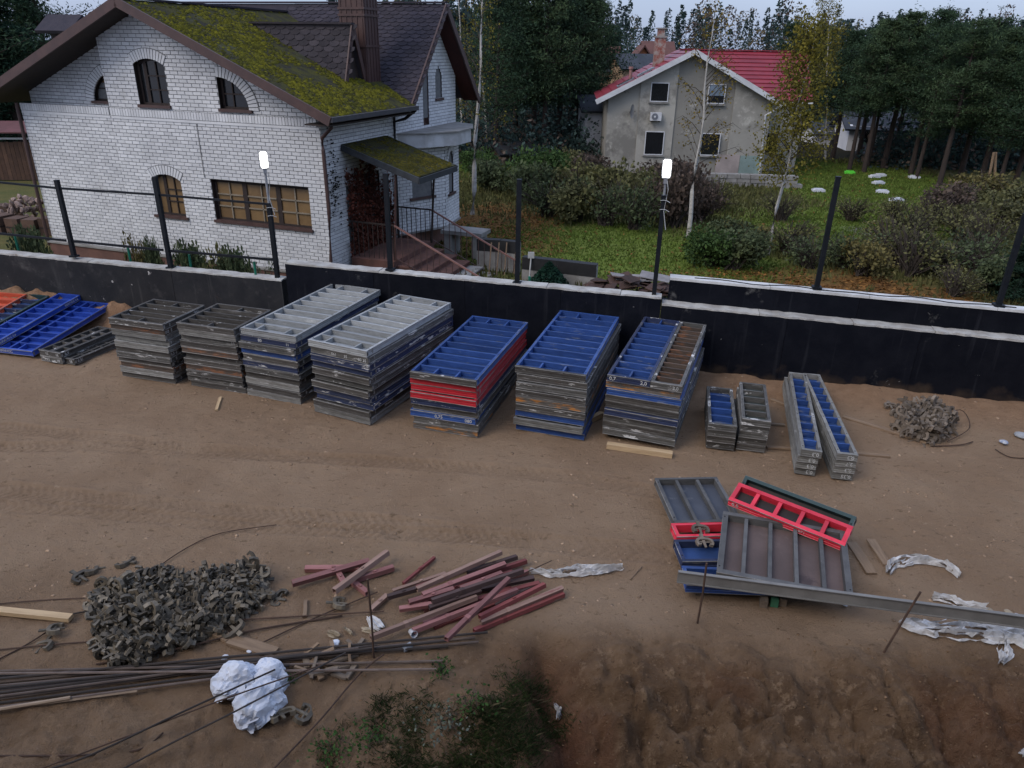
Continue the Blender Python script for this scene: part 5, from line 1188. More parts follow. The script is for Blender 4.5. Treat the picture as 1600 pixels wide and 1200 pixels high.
TU = [((430,335),(1050,60),.17,'tan','long tan tube along the back edge of the tube heap'),((470,375),(1080,145),.17,'pink','pink tube second from the back of the tube heap'),((700,300),(1235,125),.07,'red','tube with bright red end at the upper right of the heap'),
      ((540,420),(1210,195),.22,'brown','dark brown channel lying on top along the middle of the heap'),((300,480),(870,395),.10,'pink','dull pink tube ending at the left side of the heap'),((90,690),(870,390),.14,'tan','longest pale tube sticking out low left from the heap'),
      ((400,640),(1170,340),.08,'pink','pink tube just below the longest pale tube'),((645,700),(1105,255),.29,'pink','tube laid crosswise on top of the tube heap'),((850,640),(1510,370),.05,'red','red tube along the front edge of the tube heap'),
      ((890,540),(1370,300),.15,'red','red tube right of the crosswise tube, upper one'),((900,575),(1500,325),.10,'tan','tan tube right of the crosswise tube, second from front'),((215,390),(430,330),.14,'brown','short dark tube at the upper left of the heap'),
      ((90,485),(210,380),.05,'tan','short tan tube pointing at the stake left of the heap'),((330,290),(560,100),.04,'red','thin rusty red tube lying apart above the heap'),((250,345),(640,215),.08,'tan','thin tan tube at the back left of the heap'),
      ((800,210),(1165,95),.08,'brown','dark tube end behind the pink tubes at back'),((900,330),(1290,250),.10,'brown','dark brown tube end below the white film'),((750,330),(1055,215),.14,'pink','pink tube under the dark brown channel'),
      ((370,430),(700,330),.15,'pink','pink tube with open square end at the left of heap'),((520,470),(900,345),.17,'brown','dark tube with open end in the heap middle'),((640,470),(1330,290),.06,'red','dark red tube lying deep in the heap'),((1000,450),(1330,285),.05,'brown','shadowed tube between the red tubes at right')]
for a,b,z,m,lab in TU:
    w = .036 if 'thin' in lab else .054
    square_tube(gp(*c5(*a),z), gp(*c5(*b),z), w, TB[m], lab)
rt = random.Random(31); wl_ = ['deep in the back of','low in the back of','buried in the middle of','low in the middle of','half hidden near the front of','low near the front of','deep under the crosswise tube of','at the bottom right of','at the bottom left of','under the dark channel of']
for k in range(10):
    x0 = rt.uniform(420,700); y0 = 330+32*k+rt.uniform(-12,12); x1 = x0+rt.uniform(420,620); y1 = y0-rt.uniform(150,215); m_ = rt.choice(('pink','pink','tan','red','brown'))
    square_tube(gp(*c5(x0,y0),.03), gp(*c5(x1,y1),.05), .05, TB[m_], f'{m_} tube lying {wl_[k]} the tube heap')
for a,b,z,m,lab in [((150,188),(420,185),.05,'pink','pink tube lying level in the crossed group'),((85,262),(470,150),.10,'pink','long pink tube rising right in the crossed group'),((295,300),(562,105),.16,'tan','tan tube lying uppermost in the crossed group'),
                    ((303,190),(350,268),.06,'pink','short pink tube end in the crossed group'),((390,245),(592,182),.06,'pink','pink tube with bracket at right of the crossed group'),((380,250),(462,312),.04,'pink','pink tube pointing down right from the crossed group')]:
    square_tube(gp(*c6(*a),z), gp(*c6(*b),z), .066, TB[m], lab, 'crossed pink tubes')
# ---- reinforcement bars and thin pipes
RB = mat('rusty_bar', (.085,.050,.034), (.055,.034,.025), 6, rough=.85, bump=.2, rnd=.25); PIP = mat('thin_pipe', (.14,.105,.085), (.10,.072,.058), 6, rough=.7, rnd=.25); DKB = mat('dark_bar', (.045,.035,.030), (.032,.026,.023), 6, rough=.75, rnd=.2); TANB = mat('tan_bar', (.33,.245,.17), (.25,.18,.125), 5, rough=.85)
def rod(pts, r, m, label, group, name='steel_bar', cat='steel bar'):
    P = [gp(u,v,z) for u,v,z in pts]
    if len(P) > 2:       # smooth
        Q = []
        for i in range(len(P)-1):
            p0, p1, p2, p3 = P[max(i-1,0)], P[i], P[i+1], P[min(i+2,len(P)-1)]
            for k in range(5):
                t = k/5; Q.append(.5*((2*p1)+(p2-p0)*t+(2*p0-5*p1+4*p2-p3)*t*t+(3*p1-p0-3*p2+p3)*t**3))
        P = Q+[P[-1]]
    return tag(MB().tube(P, r, 6).build(name, m), label, cat, group)
BG = 'long bars in the bundle'
BL = [((-60,1050),(692,1033),PIP,'long thin pipe ending farthest right below the stake'),((-60,1053),(682,1046),PIP,'lowest right thin pipe under the stake'),((-60,1066),(762,988),DKB,'dark bar at the back of the bundle'),((-60,1071),(742,996),PIP,'pale bar reaching the crosswise tube end'),
      ((-60,1077),(748,1003),PIP,'bar second from the front at the bundle right end'),((-60,1081),(700,1001),DKB,'dark bar in the middle of the bundle'),((-60,1086),(640,1006),PIP,'bar ending under the crosswise tube'),((-60,1090),(590,1008),DKB,'dark bar ending at the upright stake'),
      ((-60,1096),(560,1013),PIP,'bar ending just left of the upright stake'),((-60,1100),(520,1021),PIP,'bar ending above the scrap wood'),((-60,1106),(452,1040),DKB,'dark short bar ending behind the sacks'),((-60,1113),(400,1052),PIP,'front bar of the bundle ending at the left sack'),((-60,1061),(700,1010),DKB,'dark bar crossing the back of the bundle'),((-60,1116),(215,1079),TANB,'pale tan strip at the front left of the bundle'),((0,1108),(110,1090),TANB,'short pale tan strip at the left photo edge')]
for k, (a,b,m,lab) in enumerate(BL): rod([(*a,.06+.02*(k%3)),(*b,.05+.025*(k%3))], .014 if m is not TANB else .018, m, lab, BG)
LR_ = 'loose thin bars on the sand'
rod([(-20,1218,.02),(110,1200-8,.1),(290,1110,.30),(430,1046,.30)], .010, DKB, 'upper of three bars lying across the white sacks', LR_)
rod([(40,1210,.02),(200,1150,.12),(340,1096,.34),(500,1040,.2)], .008, RB, 'middle of three bars lying across the white sacks', LR_)
rod([(185,1205,.02),(280,1155,.2),(380,1105,.36),(540,1020,.15)], .009, DKB, 'lower of three bars lying across the white sacks', LR_)
rod([(-10,944,.02),(60,938,.02),(132,934,.02)], .007, RB, 'thin bar above the pale plank at left', LR_); rod([(-10,1016,.02),(70,1008,.02),(145,1002,.02)], .008, RB, 'thin bar between pale plank and bundle', LR_)
rod([(238,892,.03),(290,857,.03),(345,833,.03),(432,820,.02)], .007, RB, 'thin curved wire rising behind the large clamp heap', LR_); rod([(-10,1034,.02),(40,1008,.02),(78,984,.03)], .008, RB, 'thin bar slanting below the pale plank', LR_)
rod([(150,1038,.03),(285,1012,.05),(395,985,.03),(535,962,.03)], .011, RB, 'long bar right of the clamp heap toward the tubes', LR_); rod([(315,972,.03),(430,965,.03),(600,955,.04)], .009, RB, 'thin bar from clamp heap to the tube heap', LR_)
rod([(-10,1181,.02),(120,1180,.02),(215,1172,.02),(255,1145,.03)], .010, RB, 'curved bar at the lower left corner', LR_); rod([(425,1204,.03),(500,1125,.06),(560,1055,.10),(600,1022,.14)], .010, RB, 'bar slanting right of the sacks to the bundle', LR_)
rod([(410,1004,.03),(500,962,.03),(590,925,.04)], .008, RB, 'thin bar between the crossed tubes and the heap', LR_); rod([(110,960,.03),(145,955,.03),(175,965,.04)], .010, DKB, 'short dark bar at the end of the pale plank', LR_)
rod([(780,912,.10),(820,895,.10),(862,876,.06)], .006, RB, 'thin rod sticking out of the tube heap top right', LR_); rod([(985,905,.01),(1003,885,.01)], .008, WOODD, 'short stick left of the tumbled pile', LR_)
rod([(1460,660,.05),(1500,640,.1),(1515,668,.08),(1480,690,.05)], .008, RB, 'bent wire at the right of the small clamp heap', LR_); rod([(1455,697,.02),(1500,695,.02),(1520,690,.02)], .01, RB, 'short bar below the small clamp heap', LR_); rod([(1555,702,.02),(1578,714,.02),(1610,716,.02)], .008, RB, 'curved wire near the right photo edge', LR_)
def stake(u, v, vt, lean, label, r=.012):
    p = gp(u, v, -.02); h = height_for(p, vt)
    tp = Vector((p.x+lean[0], p.y+lean[1], h)); return tag(MB().tube([p-Vector((0,0,.1)), p.lerp(tp,.5)+Vector((.01,0,0)), tp], r, 6).build('steel_stake', RB), label, 'stake', 'upright steel stakes')
stake(584,1030,905,(0,0),'upright steel stake behind the bar bundle'); stake(1089,976,880,(0,0),'upright steel stake before the blue panels of the pile'); stake(1377,1021,924,(.22,0),'leaning steel stake at the long grey strip')
# ---- sacks
SACK = mat('white_sack', (.60,.62,.67), (.50,.52,.57), 4, rough=.85, bump=.3, bscale=18, spots=[((.30,.28,.26), 3.5, .68, .78)])
from mathutils import noise as mn
def sack(u0, v0, u1, v1, hgt, label, seed, yaw):
    c = gp((u0+u1)/2, (v0+v1)/2+4, .0); wx = abs(G(u1,(v0+v1)/2).x-G(u0,(v0+v1)/2).x)/2
    bm = bmesh.new(); bmesh.ops.create_icosphere(bm, subdivisions=4, radius=1)
    o1 = Vector((seed*7.1,seed*3.3,1.7))
    for v in bm.verts:
        p = v.co.copy(); q = Vector((math.copysign(abs(p.x)**.8,p.x), math.copysign(abs(p.y)**.8,p.y), p.z))
        f = .92+.30*mn.noise(p*1.25+o1)+.10*mn.noise(p*2.6+o1)
        wv = Vector((p.x*1.6+.5*mn.noise(p*2+o1), p.y*4.2, p.z*3.0)); cr = 1-min(1,abs(mn.noise(wv+o1))*4.5); cr2 = 1-min(1,abs(mn.noise(Vector((p.x*6.5,p.y*3,p.z*5))+o1*2))*5)
        f += -.11*cr*cr-.06*cr2*cr2+.035*mn.noise(p*8+o1)
        x, y, z = q*f
        z = max(z, -.45+.02*mn.noise(p*5)); v.co = (x*wx, y*wx*.8, (z+.45)*hgt/1.4)
    me = bpy.data.meshes.new('sack'); bm.to_mesh(me); bm.free(); me.materials.append(SACK)
    t = thing('white_sack', c, yaw, label, 'sack', 'white sacks'); place('bag', me, t)
    mb = MB()
    for k in range(9):
        a = random.uniform(-.6,.6)+(-2.0); r0 = wx*.75; p = Vector((math.cos(a)*r0, math.sin(a)*r0*.8, hgt*random.uniform(.15,.5))); q = p+Vector((math.cos(a)*.08,math.sin(a)*.08,random.uniform(-.06,.05))); s_ = Vector((-math.sin(a),math.cos(a),.3))*random.uniform(.03,.07)
        mb.add([p-s_,p+s_,q+s_*.6,q-s_*.8], [(0,1,2,3)])
    tag(mb.build('torn_edge', SACK, t), kind='stuff')
    return t
sack(334,1046,406,1096,.30,'left white sack under the crossing bars',1,.5); sack(392,1044,456,1086,.28,'upper right white sack touching the bar bundle',2,-.4); sack(359,1076,446,1146,.34,'lower white sack with torn open end',3,.9)
# ---- plastic film
FILM = mat('plastic_film', (.70,.69,.68), (.50,.48,.46), 9, rough=.85, trans=.2, bump=.5, bscale=30, spots=[((.22,.17,.135), 8, .60, .70)], spec=.5)
def film(pts, w, label, seed, hh=.10, m2=None):
    P = [gp(u,v,.012 if v < 1050 else .06) for u,v in pts]; Q = []
    for a, b in zip(P[:-1],P[1:]):
        n = max(3,int((b-a).length/.05)); Q += [a.lerp(b,k/n) for k in range(n)]
    Q.append(P[-1]); nv = 19; V = []; F = []; m = len(Q)
    for i, q in enumerate(Q):
        d = (Q[min(i+1,m-1)]-Q[max(i-1,0)]).normalized(); s = Vector((-d.y,d.x,0)); ww = w*(.35+.8*float(vnoise(i*.21,seed*3.1,1))+.5*float(vnoise(i*.9,seed*1.7,2)))*min(1,.35+min(i,m-1-i)*.12)
        for k in range(nv):
            t = k/(nv-1)-.5; off = .03*float(vnoise(i*.5,k*.6,seed+9))
            zz = hh*(abs(float(vnoise(i*.3+k*.15,k*1.25+seed,4))-.5)*2+.5*abs(float(vnoise(i*.9,k*1.4+seed,6))-.5)*2)*(1-(2*t)**4*.8)
            x, y = q.x+s.x*ww*t+off+d.x*.06*float(vnoise(k*1.3,i*.2,8)), q.y+s.y*ww*t+off; V.append((x, y, q.z+zz))
    for i in range(m-1):
        for k in range(nv-1):
            a = i*nv+k
            if float(vnoise(i*.17+seed*5,k*.55,12)) < .27: continue
            F.append((a,a+1,a+nv+1,a+nv))
    me = bpy.data.meshes.new('plastic_film'); me.from_pydata(V,[],F); me.materials.append(m2 or FILM); o = place('plastic_film', me); return tag(o, label, 'plastic film', 'scraps of plastic film')
film([(824,897),(870,900),(915,893),(966,892)], .14, 'white film strip trailing right from the tube heap', 1)
film([(1384,900),(1390,884),(1415,877),(1445,879),(1475,886),(1496,904)], .16, 'arched white film scrap right of the tumbled pile', 2)
film([(1452,938),(1478,940),(1500,948),(1535,956)], .16, 'white film scrap behind the long grey strip', 3)
film([(1400,978),(1440,984),(1490,988),(1540,993),(1610,1000)], .24, 'long crumpled white film before the long grey strip', 4, .1)
film([(1515,972),(1555,985),(1590,1000),(1625,1030)], .3, 'wide crumpled white film at the right photo edge', 5, .1); film([(1568,1000),(1572,1025),(1565,1042)], .16, 'film tail hanging down at the right photo edge', 6)
film([(1534,1160),(1548,1180),(1558,1196)], .14, 'pale film scrap in the lower right corner, left one', 7); film([(1578,1192),(1598,1180),(1615,1175)], .18, 'pale film scrap in the lower right corner, right one', 8)
film([(862,1108),(872,1118),(870,1128)], .1, 'small pale film scrap beside the grass at the gully', 9)
# ---- timber
plank(gp(-60,951,.03), gp(112,968,.03), .095, .05, WOOD, 'fresh pale plank lying at the left photo edge')
for a,b,w,m,lab in (((1318,652),(1448,692),.13,WOODD,'weathered board leading to the small clamp heap'),((1205,625),(1228,634),.09,WOODD,'board end behind the left long narrow pile'),((1310,708),(1390,714),.08,WOODD,'pale board end beside the right long narrow pile'),((1198,700),(1236,702),.08,WOODD,'board end between the short and the long piles'),((1195,663),(1226,665),.07,WOODG,'thin board between the short and the long piles'),((1330,850),(1362,898),.14,WOODD,'sand covered board right of the tumbled pile'),((1360,845),(1386,885),.12,WOODD,'second sand covered board right of the tumbled pile'),((338,642),(345,622),.06,WOOD,'short pale stick on the sand before the square stacks'),((360,1000),(430,1022),.16,WOODD,'flat dirty board between clamp heap and bundle'),((330,985),(360,1000),.12,WOODD,'small dirty board at the clamp heap edge'),((478,940),(476,965),.05,WOODD,'short timber offcut left of the upright stake')):
    plank(gp(*a,.005), gp(*b,.005), w, .03, m, lab)
rr = random.Random(9)
for k in range(16):
    u, v = rr.uniform(475,560), rr.uniform(1020,1065); p = gp(u,v,.02); a = rr.uniform(0,3.14); L = rr.uniform(.12,.35)
    plank(p, p+Vector((math.cos(a)*L,math.sin(a)*L,rr.uniform(0,.08))), rr.uniform(.03,.07), .025, rr.choice((WOODG,WOODD)), 'broken grey timber offcut scattered below the bar bundle', 'timber_offcut', 'wood scrap', 'scrap wood below the bundle')
# ---- small litter
PLW = mat('white_plastic', (.60,.62,.66), (.5,.5,.52), 6, rough=.4)
def cup(u, v, label, rx, m=PLW, h=.10, r0=.033, r1=.042):
    p = gp(u,v,.045); mb = MB(); n = 10
    for z, r in ((0,r0),(h,r1),(h,r1-.004),(.006,r0-.004)): mb.v += [(r*math.cos(6.283*k/n), r*math.sin(6.283*k/n), z) for k in range(n)]
    for j in range(3):
        for k in range(n): mb.f.append((j*n+k,j*n+(k+1)%n,(j+1)*n+(k+1)%n,(j+1)*n+k)); mb.m.append(0)
    mb.f.append(tuple(range(n))[::-1]); mb.m.append(0); mb.f.append(tuple(range(3*n,4*n))); mb.m.append(0)
    o = mb.build('plastic_cup', m, None, p, rx); return tag(o, label, 'cup', 'littered cups')
cup(642,986,'white plastic cup beside the tube heap',(1.3,.2,.5)); cup(630,1015,'grey crushed cup below the bar bundle',(1.5,.3,2.2), mat('grey_plastic',(.30,.32,.35)))
def rag(u, v, r, m, label, cat='litter', name='litter_scrap', z=.03, grp='small litter'):
    p = gp(u,v,z); bm = bmesh.new(); bmesh.ops.create_icosphere(bm, subdivisions=2, radius=r)
    for w in bm.verts: w.co *= 1+.5*mn.noise(w.co*14/r*.05+Vector((u,v,0))); w.co.z *= .45
    me = bpy.data.meshes.new(name); bm.to_mesh(me); bm.free(); me.materials.append(m); return tag(place(name, me, None, p, (0,0,u)), label, cat, grp)
rag(523,1004,.05,PLW,'white crumpled bag scrap beside the bar bundle')
TLM = mat('tan_litter',(.33,.27,.19),(.24,.19,.13),8)
film([(533,985),(545,995)],.10,'tan crumpled paper above the bar bundle',21,.05,TLM); film([(508,990),(524,998)],.11,'tan broken foam pieces above the bar bundle',22,.05,TLM); film([(562,985),(580,992)],.12,'tan torn cardboard beside the upright stake',23,.05,TLM); film([(572,968),(592,985)],.2,'greyish clear sheet behind the upright stake',24,.05)
rag(1568,691,.07,mat('blue_wrap',(.16,.20,.30),(.45,.45,.45),30),'blue and white wrapper near the right photo edge'); rag(1597,680,.10,mat('tin',(.35,.36,.37)),'grey tin thing at the right photo edge'); rag(390,1018,.03,PLW,'small white scrap under the bars'); rag(352,1026,.04,PLW,'white scrap behind the bundle'); rag(1320,985-40,.03,PLW,'white chip beside the brown panel corner')
rag(1545,955,.05,mat('tan_litter',(.40,.34,.25)),'tan scrap behind the strip'); rag(1576,957,.05,mat('tan_litter',(.40,.34,.25)),'orange tinted scrap behind the strip near right edge'); rag(1590,963,.04,PLW,'white scrap on the strip at right edge')
# scattered pebbles and clods (uncountable)
def scatter_rocks(name, n, region, smin, smax, m, label, pw=3):
    us = RS.rand(n*4,2); V = []; F = []; c = 0
    ico = [(0,0,1),(.89,0,.45),(.28,.85,.45),(-.72,.53,.45),(-.72,-.53,.45),(.28,-.85,.45),(.72,.53,-.45),(-.28,.85,-.45),(-.89,0,-.45),(-.28,-.85,-.45),(.72,-.53,-.45),(0,0,-1)]
    icf = [(0,1,2),(0,2,3),(0,3,4),(0,4,5),(0,5,1),(1,6,2),(2,7,3),(3,8,4),(4,9,5),(5,10,1),(6,7,2),(7,8,3),(8,9,4),(9,10,5),(10,6,1),(11,7,6),(11,8,7),(11,9,8),(11,10,9),(11,6,10)]
    ico = np.array(ico); x0,x1,y0,y1,dens = region; ico[:,2] *= .75
    xs = x0+(x1-x0)*us[:,0]; ys = y0+(y1-y0)*us[:,1]; keep = RS.rand(len(xs)) < dens(xs,ys); xs, ys = xs[keep][:n], ys[keep][:n]; zs = site_h(xs,ys)
    for x, y, z in zip(xs,ys,zs):
        s = smin+(smax-smin)*RS.rand()**pw; q = ico*(1+.9*(RS.rand(12,1)-.5))*s*np.array([.7+.6*RS.rand(),.6+.7*RS.rand(),.6]); a_ = RS.rand()*6.28; q = q@np.array([[math.cos(a_),math.sin(a_),0],[-math.sin(a_),math.cos(a_),0],[.3*RS.rand(),.3*RS.rand(),1]]); V.append(q+np.array([x,y,z-s*.12])); F.append(np.array(icf)+c); c += 12
    me = np_mesh(name, np.concatenate(V), np.concatenate(F), m); return tag(place(name, me), label, 'soil', kind='stuff')
SOILC = mat('clod_soil', (.205,.127,.072), (.15,.09,.05), 5, rough=1, bump=.5, bscale=40, island=.14, spec=.05); SOILD = mat('pebble_soil', (.31,.215,.14), (.23,.155,.10), 5, rough=1, island=.35, spec=.1)
scatter_rocks('soil_clods', 4500, (-5,7.5,3.4,6.9, lambda x,y: np.clip(sstep(6.9,5.8,y)*(.25+.75*sstep(-.2,1.2,x))*(.2+1.3*vnoise(x*1.5,y*1.5,33)),0,1)), .003, .017, SOILC, 'crumbled dark soil clods in the dug foreground', 3.5)
scatter_rocks('pebbles', 5000, (-11,9,6.6,14, lambda x,y: np.clip(vnoise(x*.8,y*.8,44)*1.4-.3,0,1)), .004, .030, SOILD, 'small pebbles strewn over the sandy ground')

# ================================================================== VEGETATION
def leaf_quads(pos, size, aspect=.55, up=0.0, rs=RS, droop=None):
    n = len(pos); a = rs.normal(size=(n,3)); a[:,2] += up*2; a /= np.linalg.norm(a,axis=1,keepdims=True)
    b = rs.normal(size=(n,3)); t = np.cross(a,b); t /= np.linalg.norm(t,axis=1,keepdims=True)+1e-9; w = np.cross(a,t)
    s = np.asarray(size).reshape(-1,1)
    V = np.stack([pos-t*s*.5, pos+w*s*aspect*.5, pos+t*s*.5, pos-w*s*aspect*.5],1)      # diamond leaf
    return V.reshape(-1,3), np.arange(n*4).reshape(-1,4)
def quad_mesh(name, pos, size, m, aspect=.55, up=0.0, rs=RS):
    V, F = leaf_quads(pos, size, aspect, up, rs); return np_mesh(name, V, F, m)
FOL = lambda name, c1, c2, isl=.45, tr=.25: mat(name, c1, c2, 1.3, rough=.8, island=isl, trans=tr, spec=.15, detail=2, rnd=0)
PINE = FOL('pine_needles', (0.0418, 0.0713, 0.0341), (0.0248, 0.0465, 0.0264)); PINEL = FOL('pine_needles_light', (0.06, 0.09, 0.039), (0.036, 0.06, 0.03)); SPRU = FOL('spruce_needles', (0.0218, 0.0468, 0.0281), (0.0156, 0.0343, 0.0203))
BIRL = FOL('birch_leaves', (0.2125, 0.1438, 0.025), (0.1375, 0.1063, 0.0225), .5, .35); BIRY = FOL('birch_leaves_green', (.185,.155,.026), (.13,.115,.024), .5, .35); BUSHG = FOL('bush_green', (.085,.105,.048), (.055,.072,.036)); BUSHO = FOL('bush_olive', (0.1421, 0.138, 0.0528), (0.0853, 0.0853, 0.0406)); BUSHR = FOL('bush_russet', (.110,.080,.062), (.072,.054,.044)); BUSHY = FOL('bush_yellow', (.155,.130,.045), (.10,.088,.036)); BUSHL = FOL('bush_bright', (0.063, 0.108, 0.03), (0.042, 0.075, 0.024))
CREEP = FOL('creeper_leaves', (.17,.055,.036), (.11,.042,.030), .5, .2)
BARK = mat('pine_bark', (.050,.036,.030), (.034,.027,.024), 5, rough=1, bump=.5, stretch=(1,1,.4)); BARKW = mat('birch_bark', (.46,.44,.41), (.36,.34,.31), 3, rough=.9, bump=.2, stretch=(.6,.6,2.2), spots=[((.035,.03,.028), 2.6, .60, .66)], detail=3); TWIG = mat('twig', (.060,.048,.040), (.04,.033,.028), 4, rough=1)
def pine_parts(seed, h, lowf, rad, m, dens=1.0, needle=.17, spruce=False):
    rs = np.random.RandomState(seed); rg = random.Random(seed); tr = MB(); bend = [(rg.uniform(-.12,.12)*h*.15, rg.uniform(-.12,.12)*h*.15) for _ in range(5)]
    spine = [Vector((bend[k][0]*k/4, bend[k][1]*k/4, h*k/4)) for k in range(5)]
    tr.tube([spine[0]-Vector((0,0,.4))]+spine, [.17,.16,.13,.10,.06,.015], 7)
    def sp(z): f = max(0,min(3.999,z/h*4)); i = int(f); return spine[i].lerp(spine[i+1], f-i)
    P = []; S = []
    nw = int(15*dens) if not spruce else int(22*dens)
    for i in range(nw):
        f = lowf+(1-lowf)*(i+rg.uniform(-.3,.3))/nw; z = h*min(.985,max(lowf*.9,f)); g = (f-lowf)/(1-lowf)
        Lr = rad*((1-g)**.85*(.62+.6*min(1,g*4)) if not spruce else (1-g)*1.0)+.18
        for j in range(rg.randint(4,6)):
            a = rg.uniform(0,6.283); L = Lr*rg.uniform(.6,1.15); b0 = sp(z); rise = (rg.uniform(.05,.45) if not spruce else rg.uniform(-.35,-.05))
            e = b0+Vector((math.cos(a)*L, math.sin(a)*L, L*rise)); mid = b0.lerp(e,.5)+Vector((0,0,-.05*L))
            tr.tube([b0, mid, e], [.035*(1-g)+.012,.02,.006], 4, cap=False)
            for k in range(5):
                t = .35+.65*k/4; c = b0.lerp(e,t); q = int((34+14*rg.random())*dens*(1 if not spruce else .8)); r = (.20+.16*t)*(.6+.5*(1-g))*max(.6,rad/2.4)
                pos = np.array(c)+rs.normal(size=(q,3))*np.array([r,r,r*.55]); P.append(pos); S.append(needle*(.6+.8*rs.rand(q)))
    for k in range(3): P.append(np.array(sp(h))+rs.normal(size=(12,3))*np.array([.12,.12,.3])); S.append(needle*.8*np.ones(12))
    P = np.concatenate(P); S = np.concatenate(S); return tr.mesh('trunk', BARK, smooth=True), quad_mesh('crown', P, S, m, .26, 0, rs)
def tree(name, p, me_t, me_c, sc, rz, label, group, cat='tree', zs=1.0):
    t = thing(name, p, rz, label, cat, group); t.scale = (sc, sc, sc*zs); place('trunk', me_t, t); place('crown', me_c, t); return t
PVH = [pine_parts(111,9.5,.40,2.3,PINE), pine_parts(112,9.5,.45,2.1,PINEL)]
PV = [pine_parts(101,9.5,.30,2.5,PINE), pine_parts(102,9.5,.34,2.2,PINEL), pine_parts(103,9.5,.26,2.8,PINE), pine_parts(104,9.5,.40,2.0,PINEL)]
SV = [pine_parts(201,10,.05,2.3,SPRU,1.0,.24,True), pine_parts(202,10,.08,2.0,SPRU,1.0,.24,True)]
rg = random.Random(21)
def tree_at(u, v, vt, var, label, group, name='pine_tree', wide=1.0):
    p = GG(u, v); h = height_for(p, vt)-p.z; base = 10.0 if var in SV else 9.5; s = h/base
    t = tree(name, p, var[0], var[1], s, rg.uniform(0,6.3), label, group); t.scale = (s*wide, s*wide, s); return t
GR = 'pines right of the red roof'
side = ['leftmost','second from left','third from left','fourth from left','fifth from left','sixth from left','seventh from left','eighth from left','ninth from left','tenth from left','eleventh from left','rightmost']
RT = [(1331,264,40),(1346,266,22),(1362,263,34),(1383,268,26),(1418,272,16),(1436,274,30),(1472,284,22),(1500,282,28),(1528,292,18),(1556,296,30),(1580,300,36),(1615,306,34)]
for k, (u,v,vt) in enumerate(RT): tree_at(u+rg.uniform(-6,6), v+rg.uniform(-8,6), vt+rg.uniform(-10,22), (PVH[k%2] if k < 5 else PV[(k*3+1)%4]), f'dark pine, {side[k]} of the front row right of the red roof', GR, wide=rg.uniform(.85,1.3))
for k, (u,v,vt) in enumerate([(1300,250,42),(1340,248,30),(1395,246,36),(1450,250,30),(1490,256,40),(1540,262,38),(1590,266,48),(1640,270,44)]): tree_at(u, v, vt, PVH[k%2] if k < 3 else PV[(k*2)%4], f'dark pine, {side[k]} of the second row right of the red roof', GR, wide=1.25)
GL2 = 'dark pines between the two houses'
for k, (u,v,vt,w) in enumerate([(775,255,-40,1.0),(805,240,-70,1.1),(833,246,-80,1.15),(848,250,-60,1.0),(872,240,-80,1.2),(900,238,-45,1.0),(925,232,-5,.9),(890,225,-70,1.1),(790,232,-30,1.0)]): tree_at(u, v, vt, PV[(k+2)%4], f'tall dark pine, {side[k]} planted in the dark clump between the houses', GL2, wide=w)
for k, (u,v,vt) in enumerate([(945,150,38),(1000-40,140,45)]): tree_at(u, v, vt, SV[k%2], ['slim spruce at the right rim of the dark clump between houses','small spruce behind the low dark outbuilding'][k], 'spruces behind the houses', 'spruce_tree')
for k, (u,v,vt,w) in enumerate([(-20,262,-160,1.3),(45,258,-120,1.2),(110,240,-90,1.2),(10,240,-150,1.3),(80,236,-70,1.1)]): tree_at(u, v, vt, (SV[k%2] if k%2 else PV[2]), f'dark conifer, {side[k]} planted behind the white house left corner', 'conifers behind the white house', 'spruce_tree', w)
for k, (u,v,vt) in enumerate([(1215,215,30),(1240,212,48),(1262,214,36)]): tree_at(u, v, vt, PV[k], f'pine behind the red roof, {side[k]} of three', 'pines behind the red roof', wide=1.0)
